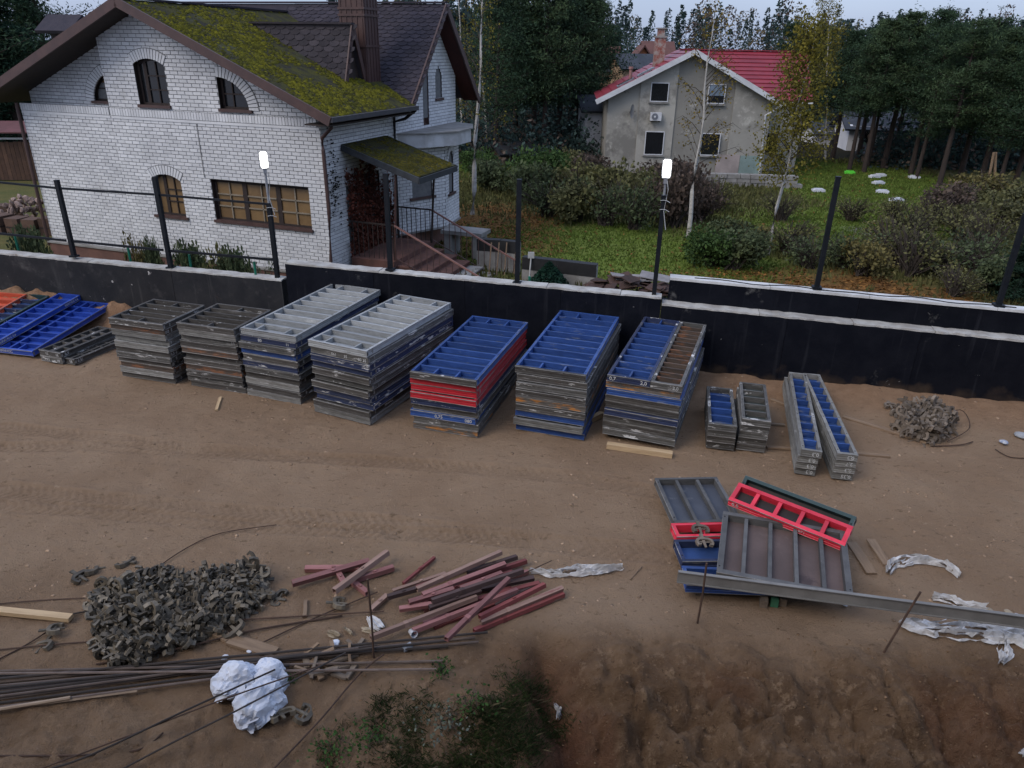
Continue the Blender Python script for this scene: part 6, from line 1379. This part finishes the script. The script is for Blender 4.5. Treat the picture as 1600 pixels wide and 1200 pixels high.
# ---- far forest: one mass
def far_forest():
    rs = np.random.RandomState(5); P = []; S = []; M_ = []; tr = MB(); cols = [[],[],[],[]]
    for k in range(330):
        u = rs.uniform(560,1700); y = rs.uniform(118,205); d = ray(u,70); x = d.x/d.y*y; z0 = GZ(x,y); h = rs.uniform(8.5,13.5)+(y-118)*.03; con = rs.rand() < .78
        c = 0 if con and rs.rand() < .6 else 1 if con else (2 if rs.rand() < .6 else 3)
        n = 260; t = rs.rand(n)**.7; r = (1-t)*1.9+.25 if con else 2.0*np.sqrt(np.clip(1-(2*t-1)**2,0,1))+.3; a = rs.rand(n)*6.283; rr_ = r*np.sqrt(rs.rand(n))
        pos = np.stack([x+np.cos(a)*rr_, y+np.sin(a)*rr_, z0+h*(.12+.88*t)],1); cols[c].append((pos, .46*np.ones(n)*(.6+.8*rs.rand(n))))
    for k in range(230):
        left = rs.rand() < .5; u = rs.uniform(520,905) if left else rs.uniform(1285,1720); y = rs.uniform(64,118); d = ray(u,70); x = d.x/d.y*y; z0 = GZ(x,y); h = rs.uniform(7.0,10.0)+(1.5 if left else 0)
        c = 0 if rs.rand() < .7 else 1; n = 170; t = rs.rand(n)**.9; r = (1-t)*2.2+.3; a = rs.rand(n)*6.283; rr_ = r*np.sqrt(rs.rand(n)); cols[c].append((np.stack([x+np.cos(a)*rr_, y+np.sin(a)*rr_, z0+h*t],1), .6*np.ones(n)*(.6+.8*rs.rand(n))))
    for k in range(800):
        left = rs.rand() < .45; u = rs.uniform(700,935) if left else rs.uniform(1415,1720); y = rs.uniform(47,60) if left else rs.uniform(49,64); d = ray(u,70); x = d.x/d.y*y; z0 = GZ(x,y); h = rs.uniform(.8,3.4)
        n = 70; v = rs.normal(size=(n,3))*np.array([.8,.8,.45*h]); v[:,2] = np.abs(v[:,2]); cols[0 if rs.rand() < .6 else 1 if rs.rand() < .6 else 2].append((np.array([x,y,z0])+v, .28*(.6+.8*rs.rand(n))))
    mats = [FOL('far_pine', (0.0448, 0.0704, 0.0576), (0.032, 0.0544, 0.048)), FOL('far_spruce', (0.0352, 0.0576, 0.0544), (0.0288, 0.048, 0.048)), FOL('far_russet', (0.105, 0.077, 0.0588), (0.077, 0.0588, 0.0476)), FOL('far_ochre', (0.13, 0.0975, 0.0455), (0.0975, 0.078, 0.0442))]  # far foliage colours lightened in place of distance haze
    for c, L in enumerate(cols):
        if L:
            o = place('far_forest', quad_mesh('far_forest', np.concatenate([l[0] for l in L]), np.concatenate([l[1] for l in L]), mats[c], .55, 0, rs)); tag(o, ['dense dark pine forest along the horizon','blue green spruces massed along the horizon','russet leafless trees within the horizon forest','ochre autumn trees within the horizon forest'][c], 'forest', kind='stuff')
far_forest()
# ---- birches
def birch(u, v, ut, vt, label, seed, leafM, nleaf, rad, lowf, r0=.09, bends=0.0, extra=(), nb=34):
    rs = np.random.RandomState(seed); g = random.Random(seed); p = GG(u,v); d = ray(ut,vt); tt = p.y/d.y; tp = Vector((d.x*tt, p.y, H+d.z*tt)); top = tp-p
    t = thing('birch_tree', p, 0, label, 'tree', 'birches in the garden')
    n = 9; sp_ = [top*(k/n)+Vector((math.sin(k*1.3+seed)*bends, math.cos(k*.9+seed)*bends, 0))*(1 if 0 < k < n else 0) for k in range(n+1)]
    MB().tube([Vector((0,0,-.3))]+sp_, [r0*1.1]+[r0*(1-.85*k/n) for k in range(n+1)], 8).build('trunk', BARKW, t, smooth=True)
    br = MB(); P = []
    def at(f): i = min(n-1,int(f*n)); return sp_[i].lerp(sp_[i+1], f*n-i)
    for k in range(nb):
        f = lowf+(1-lowf)*k/nb; b0 = at(f*.98); a = g.uniform(0,6.283); L = rad*(1-.55*(f-lowf)/(1-lowf))*g.uniform(.6,1.15); e = b0+Vector((math.cos(a)*L, math.sin(a)*L, L*g.uniform(.5,1.1))); e2 = e+Vector((math.cos(a)*L*.35, math.sin(a)*L*.35, -L*.2))
        br.tube([b0, b0.lerp(e,.5)+Vector((0,0,.08)), e, e2], [.016,.011,.007,.003], 4, cap=False)
        for j in range(5):
            q0 = b0.lerp(e, g.uniform(.3,1)); a2 = a+g.uniform(-1.2,1.2); l2 = L*.4*g.uniform(.5,1); q1 = q0+Vector((math.cos(a2)*l2, math.sin(a2)*l2, l2*g.uniform(-.5,.5))); br.tube([q0,q0.lerp(q1,.5)+Vector((0,0,.03)),q1], [.006,.004,.002], 3, cap=False)
            m_ = max(1,nleaf//(nb*5)); tpos = rs.rand(m_,1); P.append(np.array(q0)+(np.array(q1)-np.array(q0))*tpos+rs.normal(size=(m_,3))*(.11 if m_ < 20 else .21))
    br.build('branches', TWIG, t)
    P = np.concatenate(P); place('crown', quad_mesh('crown', P, .085*(.7+.7*rs.rand(len(P))), leafM, .7, 0, rs), t)
    for (u2,v2,lab2) in extra:
        d2 = ray(u2,v2); t2 = p.y/d2.y; q = Vector((d2.x*t2, p.y, H+d2.z*t2))-p; MB().tube([Vector((.25,.15,-.2)), q*.5+Vector((.1,.05,0)), q], [r0*.55,r0*.4,.015], 7).build('trunk', BARKW, t, smooth=True)
    return t
birch(738,335,757,-40,'tall thin birch with bare branches right of the white house gable',1,BIRY,900,1.6,.28,.11,.04)
birch(1075,372,1118,10,'slender bent birch in front of the grey house',2,BIRL,1000,1.1,.35,.085,.07)
birch(1200,398,1275,40,'birch with full yellow crown at the red roof corner',3,BIRY,7000,1.05,.34,.062,.06,nb=54)
birch(1290,250,1295,0,'yellow green birch behind the red roof corner',4,BIRY,5500,1.5,.25,.08,.05,nb=50)
birch(1112,120,1112,-6,'ochre birch top rising behind the red roof ridge',5,BIRL,4200,3.6,.25,.14,.05)
birch(760,235,748,-60,'bare autumn birch behind the white house roof',6,BIRL,1400,2.2,.25,.10,.06); birch(722,230,716,-60,'ochre leafed birch just behind the white house gable',7,BIRL,1500,2.2,.2,.10,.06); birch(560,200,560,-30,'ochre autumn tree behind the white house ridge',8,BIRL,5000,2.8,.3,.12,.04); birch(640,200,650,-40,'second ochre autumn tree behind the white house ridge',9,BIRL,4500,2.8,.3,.12,.04)
# ---- shrubs
def shrub_parts(seed, m, n, twiggy=1.0, flat=.9, leaf=.10):
    rs = np.random.RandomState(seed); g = random.Random(seed); st = MB(); P = []
    lobes = [(g.uniform(-.55,.55), g.uniform(-.45,.45), g.uniform(.35,.75), g.uniform(.28,.5)) for _ in range(9)]
    for k in range(int(30*twiggy)):
        lx, ly, lz, lr = g.choice(lobes); a = Vector((g.uniform(-.15,.15), g.uniform(-.15,.15), 0)); b = Vector((lx+g.uniform(-lr,lr), ly+g.uniform(-lr,lr), lz+g.uniform(-.1,lr*1.1))); st.tube([a, a.lerp(b,.5)+Vector((0,0,.12)), b], [.018,.011,.004], 4, cap=False)
    for lx, ly, lz, lr in lobes:
        q = n//9; v = rs.normal(size=(q,3)); v /= np.linalg.norm(v,axis=1,keepdims=True); r = lr*(.55+.5*rs.rand(q,1)); pp = np.array([lx,ly,lz])+v*r*np.array([1,1,flat]); P.append(pp[pp[:,2] > .02])
    P = np.concatenate(P); return st.mesh('stems', TWIG), quad_mesh('foliage', P, leaf*(.6+.9*rs.rand(len(P))), m, .6, .15, rs)
SHV = {'g':shrub_parts(1,BUSHG,2400), 'o':shrub_parts(2,BUSHO,2000,1.6), 'r':shrub_parts(3,BUSHR,1500,2.2), 'y':shrub_parts(4,BUSHY,1300,1.6), 'l':shrub_parts(5,BUSHL,2600,1.0), 't':shrub_parts(6,BUSHO,650,3.2,leaf=.08), 'b':shrub_parts(7,BUSHG,900,2.6,leaf=.08)}
KN_ = {'g':'green','o':'olive','r':'russet','y':'yellowing','l':'bright green','t':'twiggy thin','b':'sparse green'}
def shrub(u, v, w, h, kind, where, group):
    p = GG(u, v); t = thing('shrub', p, rg.uniform(0,6.3), f'{KN_[kind]} shrub {where}', 'shrub', group); me_s, me_f = SHV[kind]; place('stems', me_s, t); place('foliage', me_f, t); t.scale = (w, w*.9, h); return t
GH = 'hedge between the lawn and the grey house'; GS = 'scrub right of the lawn'
HS = [(775,300,1.5,1.5,'g','at the left end of the hedge by the birch'),(815,318,1.6,1.8,'g','second from left in the hedge'),(845,300,1.9,2.0,'l','standing tall behind the hedge left part'),(855,338,1.6,1.7,'b','third from left in the hedge front'),(900,345,1.7,1.7,'o','fourth from left in the hedge front'),(905,318,1.8,1.9,'o','behind the hedge middle'),(945,352,1.7,1.8,'b','fifth from left in the hedge front'),(965,325,1.9,2.0,'o','below the left grey house window'),(990,358,1.6,1.9,'b','left of the right floodlight post in the hedge'),(1015,338,1.7,1.9,'o','directly behind the right floodlight post'),(1050,355,1.5,2.2,'r','right of the right floodlight post'),(1062,330,1.6,2.2,'r','tall one under the grey house right window'),(1090,345,1.3,1.6,'r','behind the slender birch foot'),(1115,330,1.5,1.4,'t','before the stone terrace'),(745,272,1.3,1.3,'l','low one beside the tall birch foot'),(885,275,1.8,1.5,'o','in front of the white house behind the hedge'),(920,290,1.7,1.6,'r','at the grey house left corner'),(1030,300,1.8,1.5,'r','at the grey house foot behind the floodlight')]
for a in HS: shrub(*a, GH)
SS = [(1450,360,1.4,1.3,'t','behind the grey path, thin one'),(1500,378,1.3,1.3,'t','on the far side of the grey path near the edge post'),(1395,350,1.3,1.1,'t','left of the russet one behind the path'),(1425,382,1.3,1.3,'t','at the left part of the grey path'),(1330,345,1.2,1.0,'t','on the lawn slope right of the bare post'),(1540,395,1.3,1.3,'t','near the edge post above the dense green'),(1220,345,1.2,1.1,'t','behind the yellow birch foot'),(1108,415,1.2,1.1,'l','right of the slender birch foot at the lawn edge'),(1140,420,1.4,1.2,'g','dense one just left of the leaf litter'),(1128,390,1.2,1.1,'g','behind the dense one left of the leaf litter'),(1165,395,1.1,1.0,'y','left of the full yellow birch trunk'),(1230,395,1.3,1.1,'t','right of the yellow birch trunk foot'),(1262,418,1.3,1.1,'b','left of the post on the white topped wall'),(1320,418,1.3,1.2,'b','right of the post on the white topped wall'),(1345,430,1.2,1.1,'y','low one before the scrub middle'),(1390,415,1.5,1.5,'t','bare one in the scrub middle'),(1420,430,1.5,1.4,'t','second bare one in the scrub middle'),(1470,430,1.5,1.3,'b','before the grey path at right'),(1525,425,1.4,1.4,'b','left of the right edge post'),(1475,350,1.6,1.6,'r','russet one behind the grey path'),(1510,345,1.7,1.5,'o','behind the path at right'),(1550,370,1.6,1.5,'o','right of the path near the edge post'),(1530,320,1.9,1.5,'y','before the pines at right'),(1580,345,1.8,1.6,'o','right edge below the pines'),(1540,455,1.1,1.0,'g','right of the leaf litter by the edge post'),(1490,462,1.0,.8,'t','low one at the wall before the edge post')]
for a in SS: shrub(*a, GS)
for k, (u,v,vt,w) in enumerate([(1585,468,372,.7),(1612,455,340,.8)]): tree_at(u, v, vt, pine_parts(301+k,10,.02,2.4,BUSHL,.8,.5,True) if False else SV[k], ['young bushy spruce beside the right edge post','second young spruce at the very right edge'][k], 'young spruces', 'spruce_tree', 2.2)
# ---- lawn grass, leaf litter, wild grass (uncountable)
def blades(name, x, y, z, hgt, wid, m, label, rs=RS, lean=.5):
    n = len(x); a = rs.rand(n)*6.283; l = rs.rand(n)*6.283; h = hgt*(.5+rs.rand(n)); dx, dy = np.cos(a)*wid, np.sin(a)*wid; lx, ly = np.cos(l)*h*lean*rs.rand(n), np.sin(l)*h*lean*rs.rand(n)
    b = np.stack([x,y,z],1); V = np.stack([b+np.stack([-dx,-dy,0*dx],1), b+np.stack([dx,dy,0*dx],1), b+np.stack([lx*.4+dx*.6,ly*.4+dy*.6,h*.6],1), b+np.stack([lx,ly,h],1)],1).reshape(-1,3)
    return tag(place(name, np_mesh(name, V, np.arange(n*4).reshape(-1,4), m)), label, 'grass', kind='stuff')
LAWN = FOL('lawn_blades', (0.1125, 0.162, 0.03), (0.087, 0.12, 0.024), .35, .3); WILD = FOL('wild_blades', (0.112, 0.112, 0.0392), (0.077, 0.077, 0.0308), .4, .3); LIT = FOL('litter_leaves', (.20,.095,.025), (.12,.06,.022), .5, .2); GRD = FOL('site_grass_blades', (0.0585, 0.0806, 0.026), (0.0338, 0.052, 0.0182), .45, .3); DRY = FOL('dry_blades', (.19,.15,.085), (.13,.10,.055), .4, .3)
n = 190000; xs = RS.uniform(-6,26,n); t_ = RS.rand(n); ys = wall_y(xs)+.6+t_**1.3*42; lw, lf_, pt_ = cover_maps(xs, ys); k = (RS.rand(n) < lw*.9)
blades('lawn_grass', xs[k], ys[k], garden_z(xs[k],ys[k]), .045*(1+ys[k]*.02), .012+.0008*ys[k], LAWN, 'short green lawn grass behind the wall')
k = (RS.rand(n) < (1-np.clip(lw*1.3,0,1))*(1-pt_)*(1-lf_)*.42); blades('rough_grass', xs[k], ys[k], garden_z(xs[k],ys[k]), .14*(1+ys[k]*.012), .014+.001*ys[k], WILD, 'rough autumn grass between the shrubs')
k = RS.rand(n) < np.clip(lf_*.8+.02*lw+.015,0,1)*.55; V, F = leaf_quads(np.stack([xs[k],ys[k],garden_z(xs[k],ys[k])+.02+.03*RS.rand(k.sum())],1), (.07+.05*RS.rand(k.sum()))*(1+ys[k]*.01), .75, 1.2); tag(place('fallen_leaves', np_mesh('fallen_leaves', V, F, LIT)), 'brown and yellow fallen leaves lying on the lawn', 'leaves', kind='stuff')
# ---- grass and weeds in the dug foreground
pg = [(505,1160),(540,1125),(600,1092),(650,1085),(690,1072),(735,1062),(770,1048),(810,1045),(860,1070),(885,1110),(895,1180),(890,1230),(500,1230)]
bx = []; rs_ = np.random.RandomState(77)
while len(bx) < 620:
    u, v = rs_.uniform(495,900), rs_.uniform(1040,1230)
    if in_poly(u,v,pg) and rs_.rand() < max(0,min(1,2.6*float(vnoise(u*.022,v*.034,3))-.75))*(.35+.65*min(1,max(0,(u-560)/200))): p = gp(u,v,0); bx.append((p.x,p.y))
bx = np.array(bx); rep = np.repeat(bx, 26, 0)+rs_.normal(size=(len(bx)*26,2))*.05
blades('wild_grass', rep[:,0], rep[:,1], site_h(rep[:,0],rep[:,1])-.01, .05, .0022, GRD, 'dark wild grass clump in the dug foreground', rs_, 1.4)
r2 = bx[rs_.rand(len(bx)) < .35]; r2 = np.repeat(r2,2,0)+rs_.normal(size=(len(r2)*2,2))*.06; blades('dry_stalks', r2[:,0], r2[:,1], site_h(r2[:,0],r2[:,1]), .07, .0016, DRY, 'pale dry stalks among the wild grass', rs_, 2.0)
WEED = FOL('weed_leaves', (.060,.125,.030), (.038,.08,.022), .4, .3); PALEW = FOL('pale_weed', (.16,.17,.13), (.10,.115,.08), .3, .2)
def weed(u, v, r, h, n, m, label):
    p = gp(u,v,0); pos = rs_.normal(size=(n,3))*np.array([r,r,h*.35])+np.array([0,0,h*.5]); pos = pos[pos[:,2] > 0]; t = thing('weed', p, 0, label, 'plant', 'weeds in the foreground')
    place('leaves', quad_mesh('leaves', pos, .035*(.6+.9*rs_.rand(len(pos))), m, .6, .4, rs_), t)
    mb = MB()
    for k in range(7): mb.tube([(0,0,-.02),(rs_.normal()*r*.5,rs_.normal()*r*.5,h*.5),(rs_.normal()*r,rs_.normal()*r,h)], [.004,.003,.0015], 3, cap=False)
    mb.build('stems', TWIG, t)
for u,v,r,h,n_,m,lab in ((525,1175,.13,.16,260,WEED,'bright green weed at the left end of the foreground grass'),(690,1052,.07,.12,130,WEED,'small green weed alone above the foreground grass'),(575,1160,.10,.12,160,WEED,'green weed inside the left part of the foreground grass'),(690,1140,.14,.20,200,PALEW,'pale leaved weed in the middle of foreground grass'),(735,1105,.10,.16,120,WEED,'green weed near the top of the foreground grass'),(450,1065,.05,.06,40,WEED,'tiny weed behind the right of the sacks')): weed(u,v,r,h,n_,m,lab)
# ---- creeper on the house side wall
t = thing('wall_creeper', HO, HA, 'red brown creeper climbing the side wall under the mossy canopy', 'creeper')
P = []
for k in range(26):
    y0 = rs_.uniform(1.25,3.3); z = .5; y = y0; zt_ = rs_.uniform(1.4,3.25); pts = []
    while z < zt_: pts.append((.07,y,z)); y += rs_.normal()*.07; z += .18
    if len(pts) > 2: MB().tube(pts, .010, 4, cap=False).build('vine', TWIG, t); P.append(np.repeat(np.array(pts), 17, 0)+rs_.normal(size=(len(pts)*17,3))*np.array([.05,.10,.09]))
P = np.concatenate(P); P[:,0] = np.abs(P[:,0])+.02; q = rs_.rand(700); P = np.concatenate([P, np.stack([.12+.5*rs_.rand(700)*0, .85+2.6*q, .55+.5*rs_.rand(700)],1)])
place('leaves', quad_mesh('leaves', P, .085*(.6+.8*rs_.rand(len(P))), CREEP, .8, 0, rs_), t)
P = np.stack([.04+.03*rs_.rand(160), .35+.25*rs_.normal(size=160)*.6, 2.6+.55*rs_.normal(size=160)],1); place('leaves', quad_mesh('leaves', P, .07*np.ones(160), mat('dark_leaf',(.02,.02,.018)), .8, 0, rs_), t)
# ---- plants with green stakes behind the left wall
for k, (u,v,w,h,kd,lab) in enumerate([(60,385,.55,.55,'g','behind the wall at far left before the wood blocks'),(215,398,.3,.45,'y','behind the second green stake'),(245,402,.25,.45,'g','small one left of the second fence post'),(310,412,.5,.6,'g','below the arched ground window behind the wall'),(345,418,.5,.5,'o','below the wide window behind the wall'),(380,420,.5,.55,'g','left of the fourth green stake'),(412,428,.35,.4,'b','at the floodlight post foot behind the wall')]):
    p = G(u, v, 1.25); gz0 = GZ(p.x,p.y); t = thing('garden_plant', (p.x,p.y,gz0), 0, f'{KN_[kd]} garden plant {lab}', 'plant', 'plants behind the low wall'); a, b = SHV[kd]; place('stems', a, t); place('foliage', b, t); t.scale = (w*1.25,w*1.1,(1.75+h*.4-gz0)/1.15)
STK = mat('green_stake', (.015,.16,.10), None, 4, rough=.5)
for k, (u,v,vt,lab) in enumerate([(29,392,368,'green plant stake behind the wall at far left'),(204,408,386,'green plant stake left of the second fence post'),(299,420,398,'green plant stake right of the second fence post'),(400,432,409,'green plant stake beside the floodlight post'),(827,447,432,'green tool tip beside the small conifer')]):
    p = G(u, v, 1.3); z1 = height_for(p, vt); tag(MB().tube([(p.x,p.y,-.1),(p.x,p.y,z1)], .028, 7).build('plant_stake', STK), lab, 'stake', 'green plant stakes')

# ================================================================== GARDEN THINGS
BLKS = mat('black_membrane', (.015,.015,.016), (.022,.022,.022), 4, rough=.6)
def low_wall(pts, vtops, label, m_face, m_top):
    P = [GG(u,v) for u,v in pts]; t = thing('garden_wall', P[0], 0, label, 'wall'); o = P[0]
    for i in range(len(P)-1):
        a, b = P[i]-o, P[i+1]-o; za, zb = height_for(P[i], vtops[i])-o.z, height_for(P[i+1], vtops[i+1])-o.z; s = Vector((-(b-a).y,(b-a).x,0)).normalized()*.22
        MB().add([a-Vector((0,0,.4)),b-Vector((0,0,.4)),b-Vector((0,0,.4))+s,a-Vector((0,0,.4))+s,Vector((a.x,a.y,za)),Vector((b.x,b.y,zb)),Vector((b.x,b.y,zb))+s,Vector((a.x,a.y,za))+s],[(0,3,2,1),(4,5,6,7),(0,1,5,4),(1,2,6,5),(2,3,7,6),(3,0,4,7)]).build('wall_panel', m_face, t)
        e = (b-a).normalized()*.004; n_ = -s.normalized()*.012; dz = Vector((0,0,-.32))
        MB().prism([Vector((a.x,a.y,za))+n_+dz+e, Vector((b.x,b.y,zb))+n_+dz-e, Vector((b.x,b.y,zb))+n_+Vector((0,0,.03))-e, Vector((a.x,a.y,za))+n_+Vector((0,0,.03))+e], s*1.12).build('membrane_cover', m_top, t)
low_wall([(815,440),(870,446),(930,452)], [403,409,416], 'low concrete garden wall with black membrane top beside the lawn', CON, BLKS)
low_wall([(745,420),(780,424),(808,428)], [375,377,380], 'low concrete wall with black top behind the stair railing', CON, BLKS)
p = GG(728,400); t = thing('concrete_box', p, HA, 'flat concrete slab on blocks behind the stair railing', 'slab'); MB().box(-.7,.7,-.4,.4,.75,.87).build('slab', CON, t); MB().box(-.6,-.35,-.35,.35,-.3,.749).build('block', CON, t); MB().box(.35,.6,-.35,.35,-.3,.749).build('block', CON, t)
rr = random.Random(4)
p = GG(985,470); t = thing('roof_tile_heap', p, -.15, 'heap of brown roof slabs and grey sheets behind the wall left of floodlight post', 'tile heap')
for k in range(46):
    x, y, z = rr.uniform(-1.1,1.1), rr.uniform(-.4,.5), 0; z = max(0,.62-.35*abs(x)-.2*abs(y))*rr.uniform(.4,1); MB().box(-.21,.21,-.17,.17,-.012,.012,0,Matrix.Translation((x,y,z+.18)) @ Euler((rr.uniform(-.4,.4),rr.uniform(-.35,.35),rr.uniform(0,3.1))).to_matrix().to_4x4()).build('roof_slab', mat('slab_brown',(.075,.042,.032),(.05,.032,.027),5,rnd=.25), t)
for k in range(4): MB().box(-.4,.4,-.25,.25,-.01,.01,0,Matrix.Translation((rr.uniform(-.2,.8),.35,.52+.03*k)) @ Euler((rr.uniform(-.12,.12),rr.uniform(-.12,.12),rr.uniform(-.2,.2))).to_matrix().to_4x4()).build('grey_sheet', mat('sheet_grey',(.24,.225,.22),None,4,rnd=.1), t)
p = GG(857,452); hh_ = height_for(p,412)-p.z; rs2 = np.random.RandomState(9); n_ = 2600; tt = rs2.rand(n_)**.8; a = rs2.rand(n_)*6.283; r = .62*(1-tt)**.8*(.75+.3*rs2.rand(n_)); t = thing('small_conifer', p, 0, 'small dark green cone shaped conifer before the low garden wall', 'tree')
place('crown', quad_mesh('crown', np.stack([np.cos(a)*r,np.sin(a)*r,.05+hh_*tt*.97],1), .10*(.6+.8*rs2.rand(n_)), FOL('thuja',(.014,.045,.028),(.010,.030,.020)), .5, 0, rs2), t); MB().tube([(0,0,-.2),(0,0,hh_*.7)], [.05,.02], 6).build('trunk', BARK, t)
def tool(u, v, vt, dx, label, m, head=True):
    p = GG(u, v); z = height_for(p, vt); t = thing('garden_tool', p, 0, label, 'garden tool', 'tools leaning on the garden wall'); MB().tube([(0,0,0),(dx,.25,z-p.z)], .02, 6).build('handle', m, t)
    if head: MB().box(dx-.09,dx+.09,.23,.26,z-p.z-.02,z-p.z+.16).build('head', m, t)
tool(826,446,406,.05,'pale handled shovel leaning on the low garden wall', mat('pale_tool',(.42,.42,.40)))
for u,lab in ((764,'leftmost pale stick by the black topped low wall'),(776,'second pale stick by the black topped low wall'),(788,'third pale stick by the black topped low wall'),(803,'rightmost pale stick by the black topped low wall')): tool(u,430,382,.06,lab,WOODD,False)
# wood blocks and stone heap left of the house
WB = mat('wood_block', (.115,.070,.050), (.08,.05,.038), 3, rough=.95, bump=.3, rnd=.2)
for k, (u,v,s,h,lab) in enumerate([(6,362,.62,.6,'wood block at the left photo edge below the stones'),(32,364,.55,.55,'wood block second from left below the stone heap'),(56,366,.5,.55,'wood block third from left below the stone heap'),(82,366,.5,.6,'wood block nearest the house corner'),(8,338,.6,.45,'wood block lying farther back at left edge')]):
    p = GG(u,v); t = thing('wood_block', p, HA+.1*k, lab, 'block', 'wood blocks left of the house'); MB().box(-s/2,s/2,-s/2,s/2,-.1,h).build('block', WB, t); MB().box(-s/2-.004,s/2+.004,-s/2-.004,s/2+.004,h*.4,h*.4+.05).build('strap', DRK, t)
STN = mat('heap_stone', (.30,.22,.19), (.20,.145,.12), 4, rough=.95, bump=.3, rnd=.35)
bmi = bmesh.new(); bmesh.ops.create_icosphere(bmi, subdivisions=1, radius=.5)
for v_ in bmi.verts: v_.co *= 1+.35*mn.noise(v_.co*3.1)
stm = bpy.data.meshes.new('stone'); bmi.to_mesh(stm); bmi.free(); stm.materials.append(STN)
p0 = GG(55,352)
t = thing('stone_heap', p0, 0, 'heap of broken pinkish stones left of the house corner', 'stone heap')
for k in range(120):
    x, y = rr.uniform(-1.5,1.3), rr.uniform(-.9,.9); q = max(0, 1-(x/1.6)**2-(y/1.0)**2); place('stone', stm, t, (x,y,1.15*q*rr.uniform(.5,1)), (rr.uniform(0,6),rr.uniform(0,6),rr.uniform(0,6)), (rr.uniform(.2,.42),rr.uniform(.15,.3),rr.uniform(.1,.2)))
# white boxes and green toys on the far lawn
def lawn_item(u, v, w, d, h, m, label, name, cat):
    p = GG(u,v); t = thing(name, p, rr.uniform(-.4,.4), label, cat, 'things on the far lawn'); MB().box(-w/2,w/2,-d/2,d/2,.02,h).build('body', m, t); MB().box(-w*.35,w*.35,-d*.35,d*.35,h+.001,h+.05).build('lid', m, t); return t
for u,v,lab in ((1366,278,'white box left in the far lawn group of five'),(1375,276,'white box at the top of the far lawn group'),(1372,288,'white box in the middle of the far lawn group'),(1378,302,'white box second lowest of the far lawn group'),(1400,315,'white box lowest right of the far lawn group'),(1278,300,'white box left of the bare post on the far lawn'),(1428,279,'white box right of the far lawn group by the pines')): lawn_item(u,v,.62,.35,.14,PLW,lab,'white_box','box')
NEON = mat('neon_green', (.12,.62,.05), (.09,.5,.04), 4, rough=.5)
for u,v,lab in ((1327,272,'bright green toy on the far lawn'),(1577,343,'bright green toy in the scrub near the right edge')): lawn_item(u,v,.6,.3,.16,NEON,lab,'green_toy','toy')
# leaning poles by the pines
for a,b,lab in (((1541,300),(1553,238),'left leaning wooden pole by the right pines'),((1553,300),(1556,238),'upright wooden pole by the right pines')):
    p = GG(*a); d = ray(*b); k = p.y/d.y; tag(MB().tube([p, Vector((d.x*k,p.y,H+d.z*k))], .07, 7).build('wooden_pole', WOODD), lab, 'pole', 'poles by the pines')
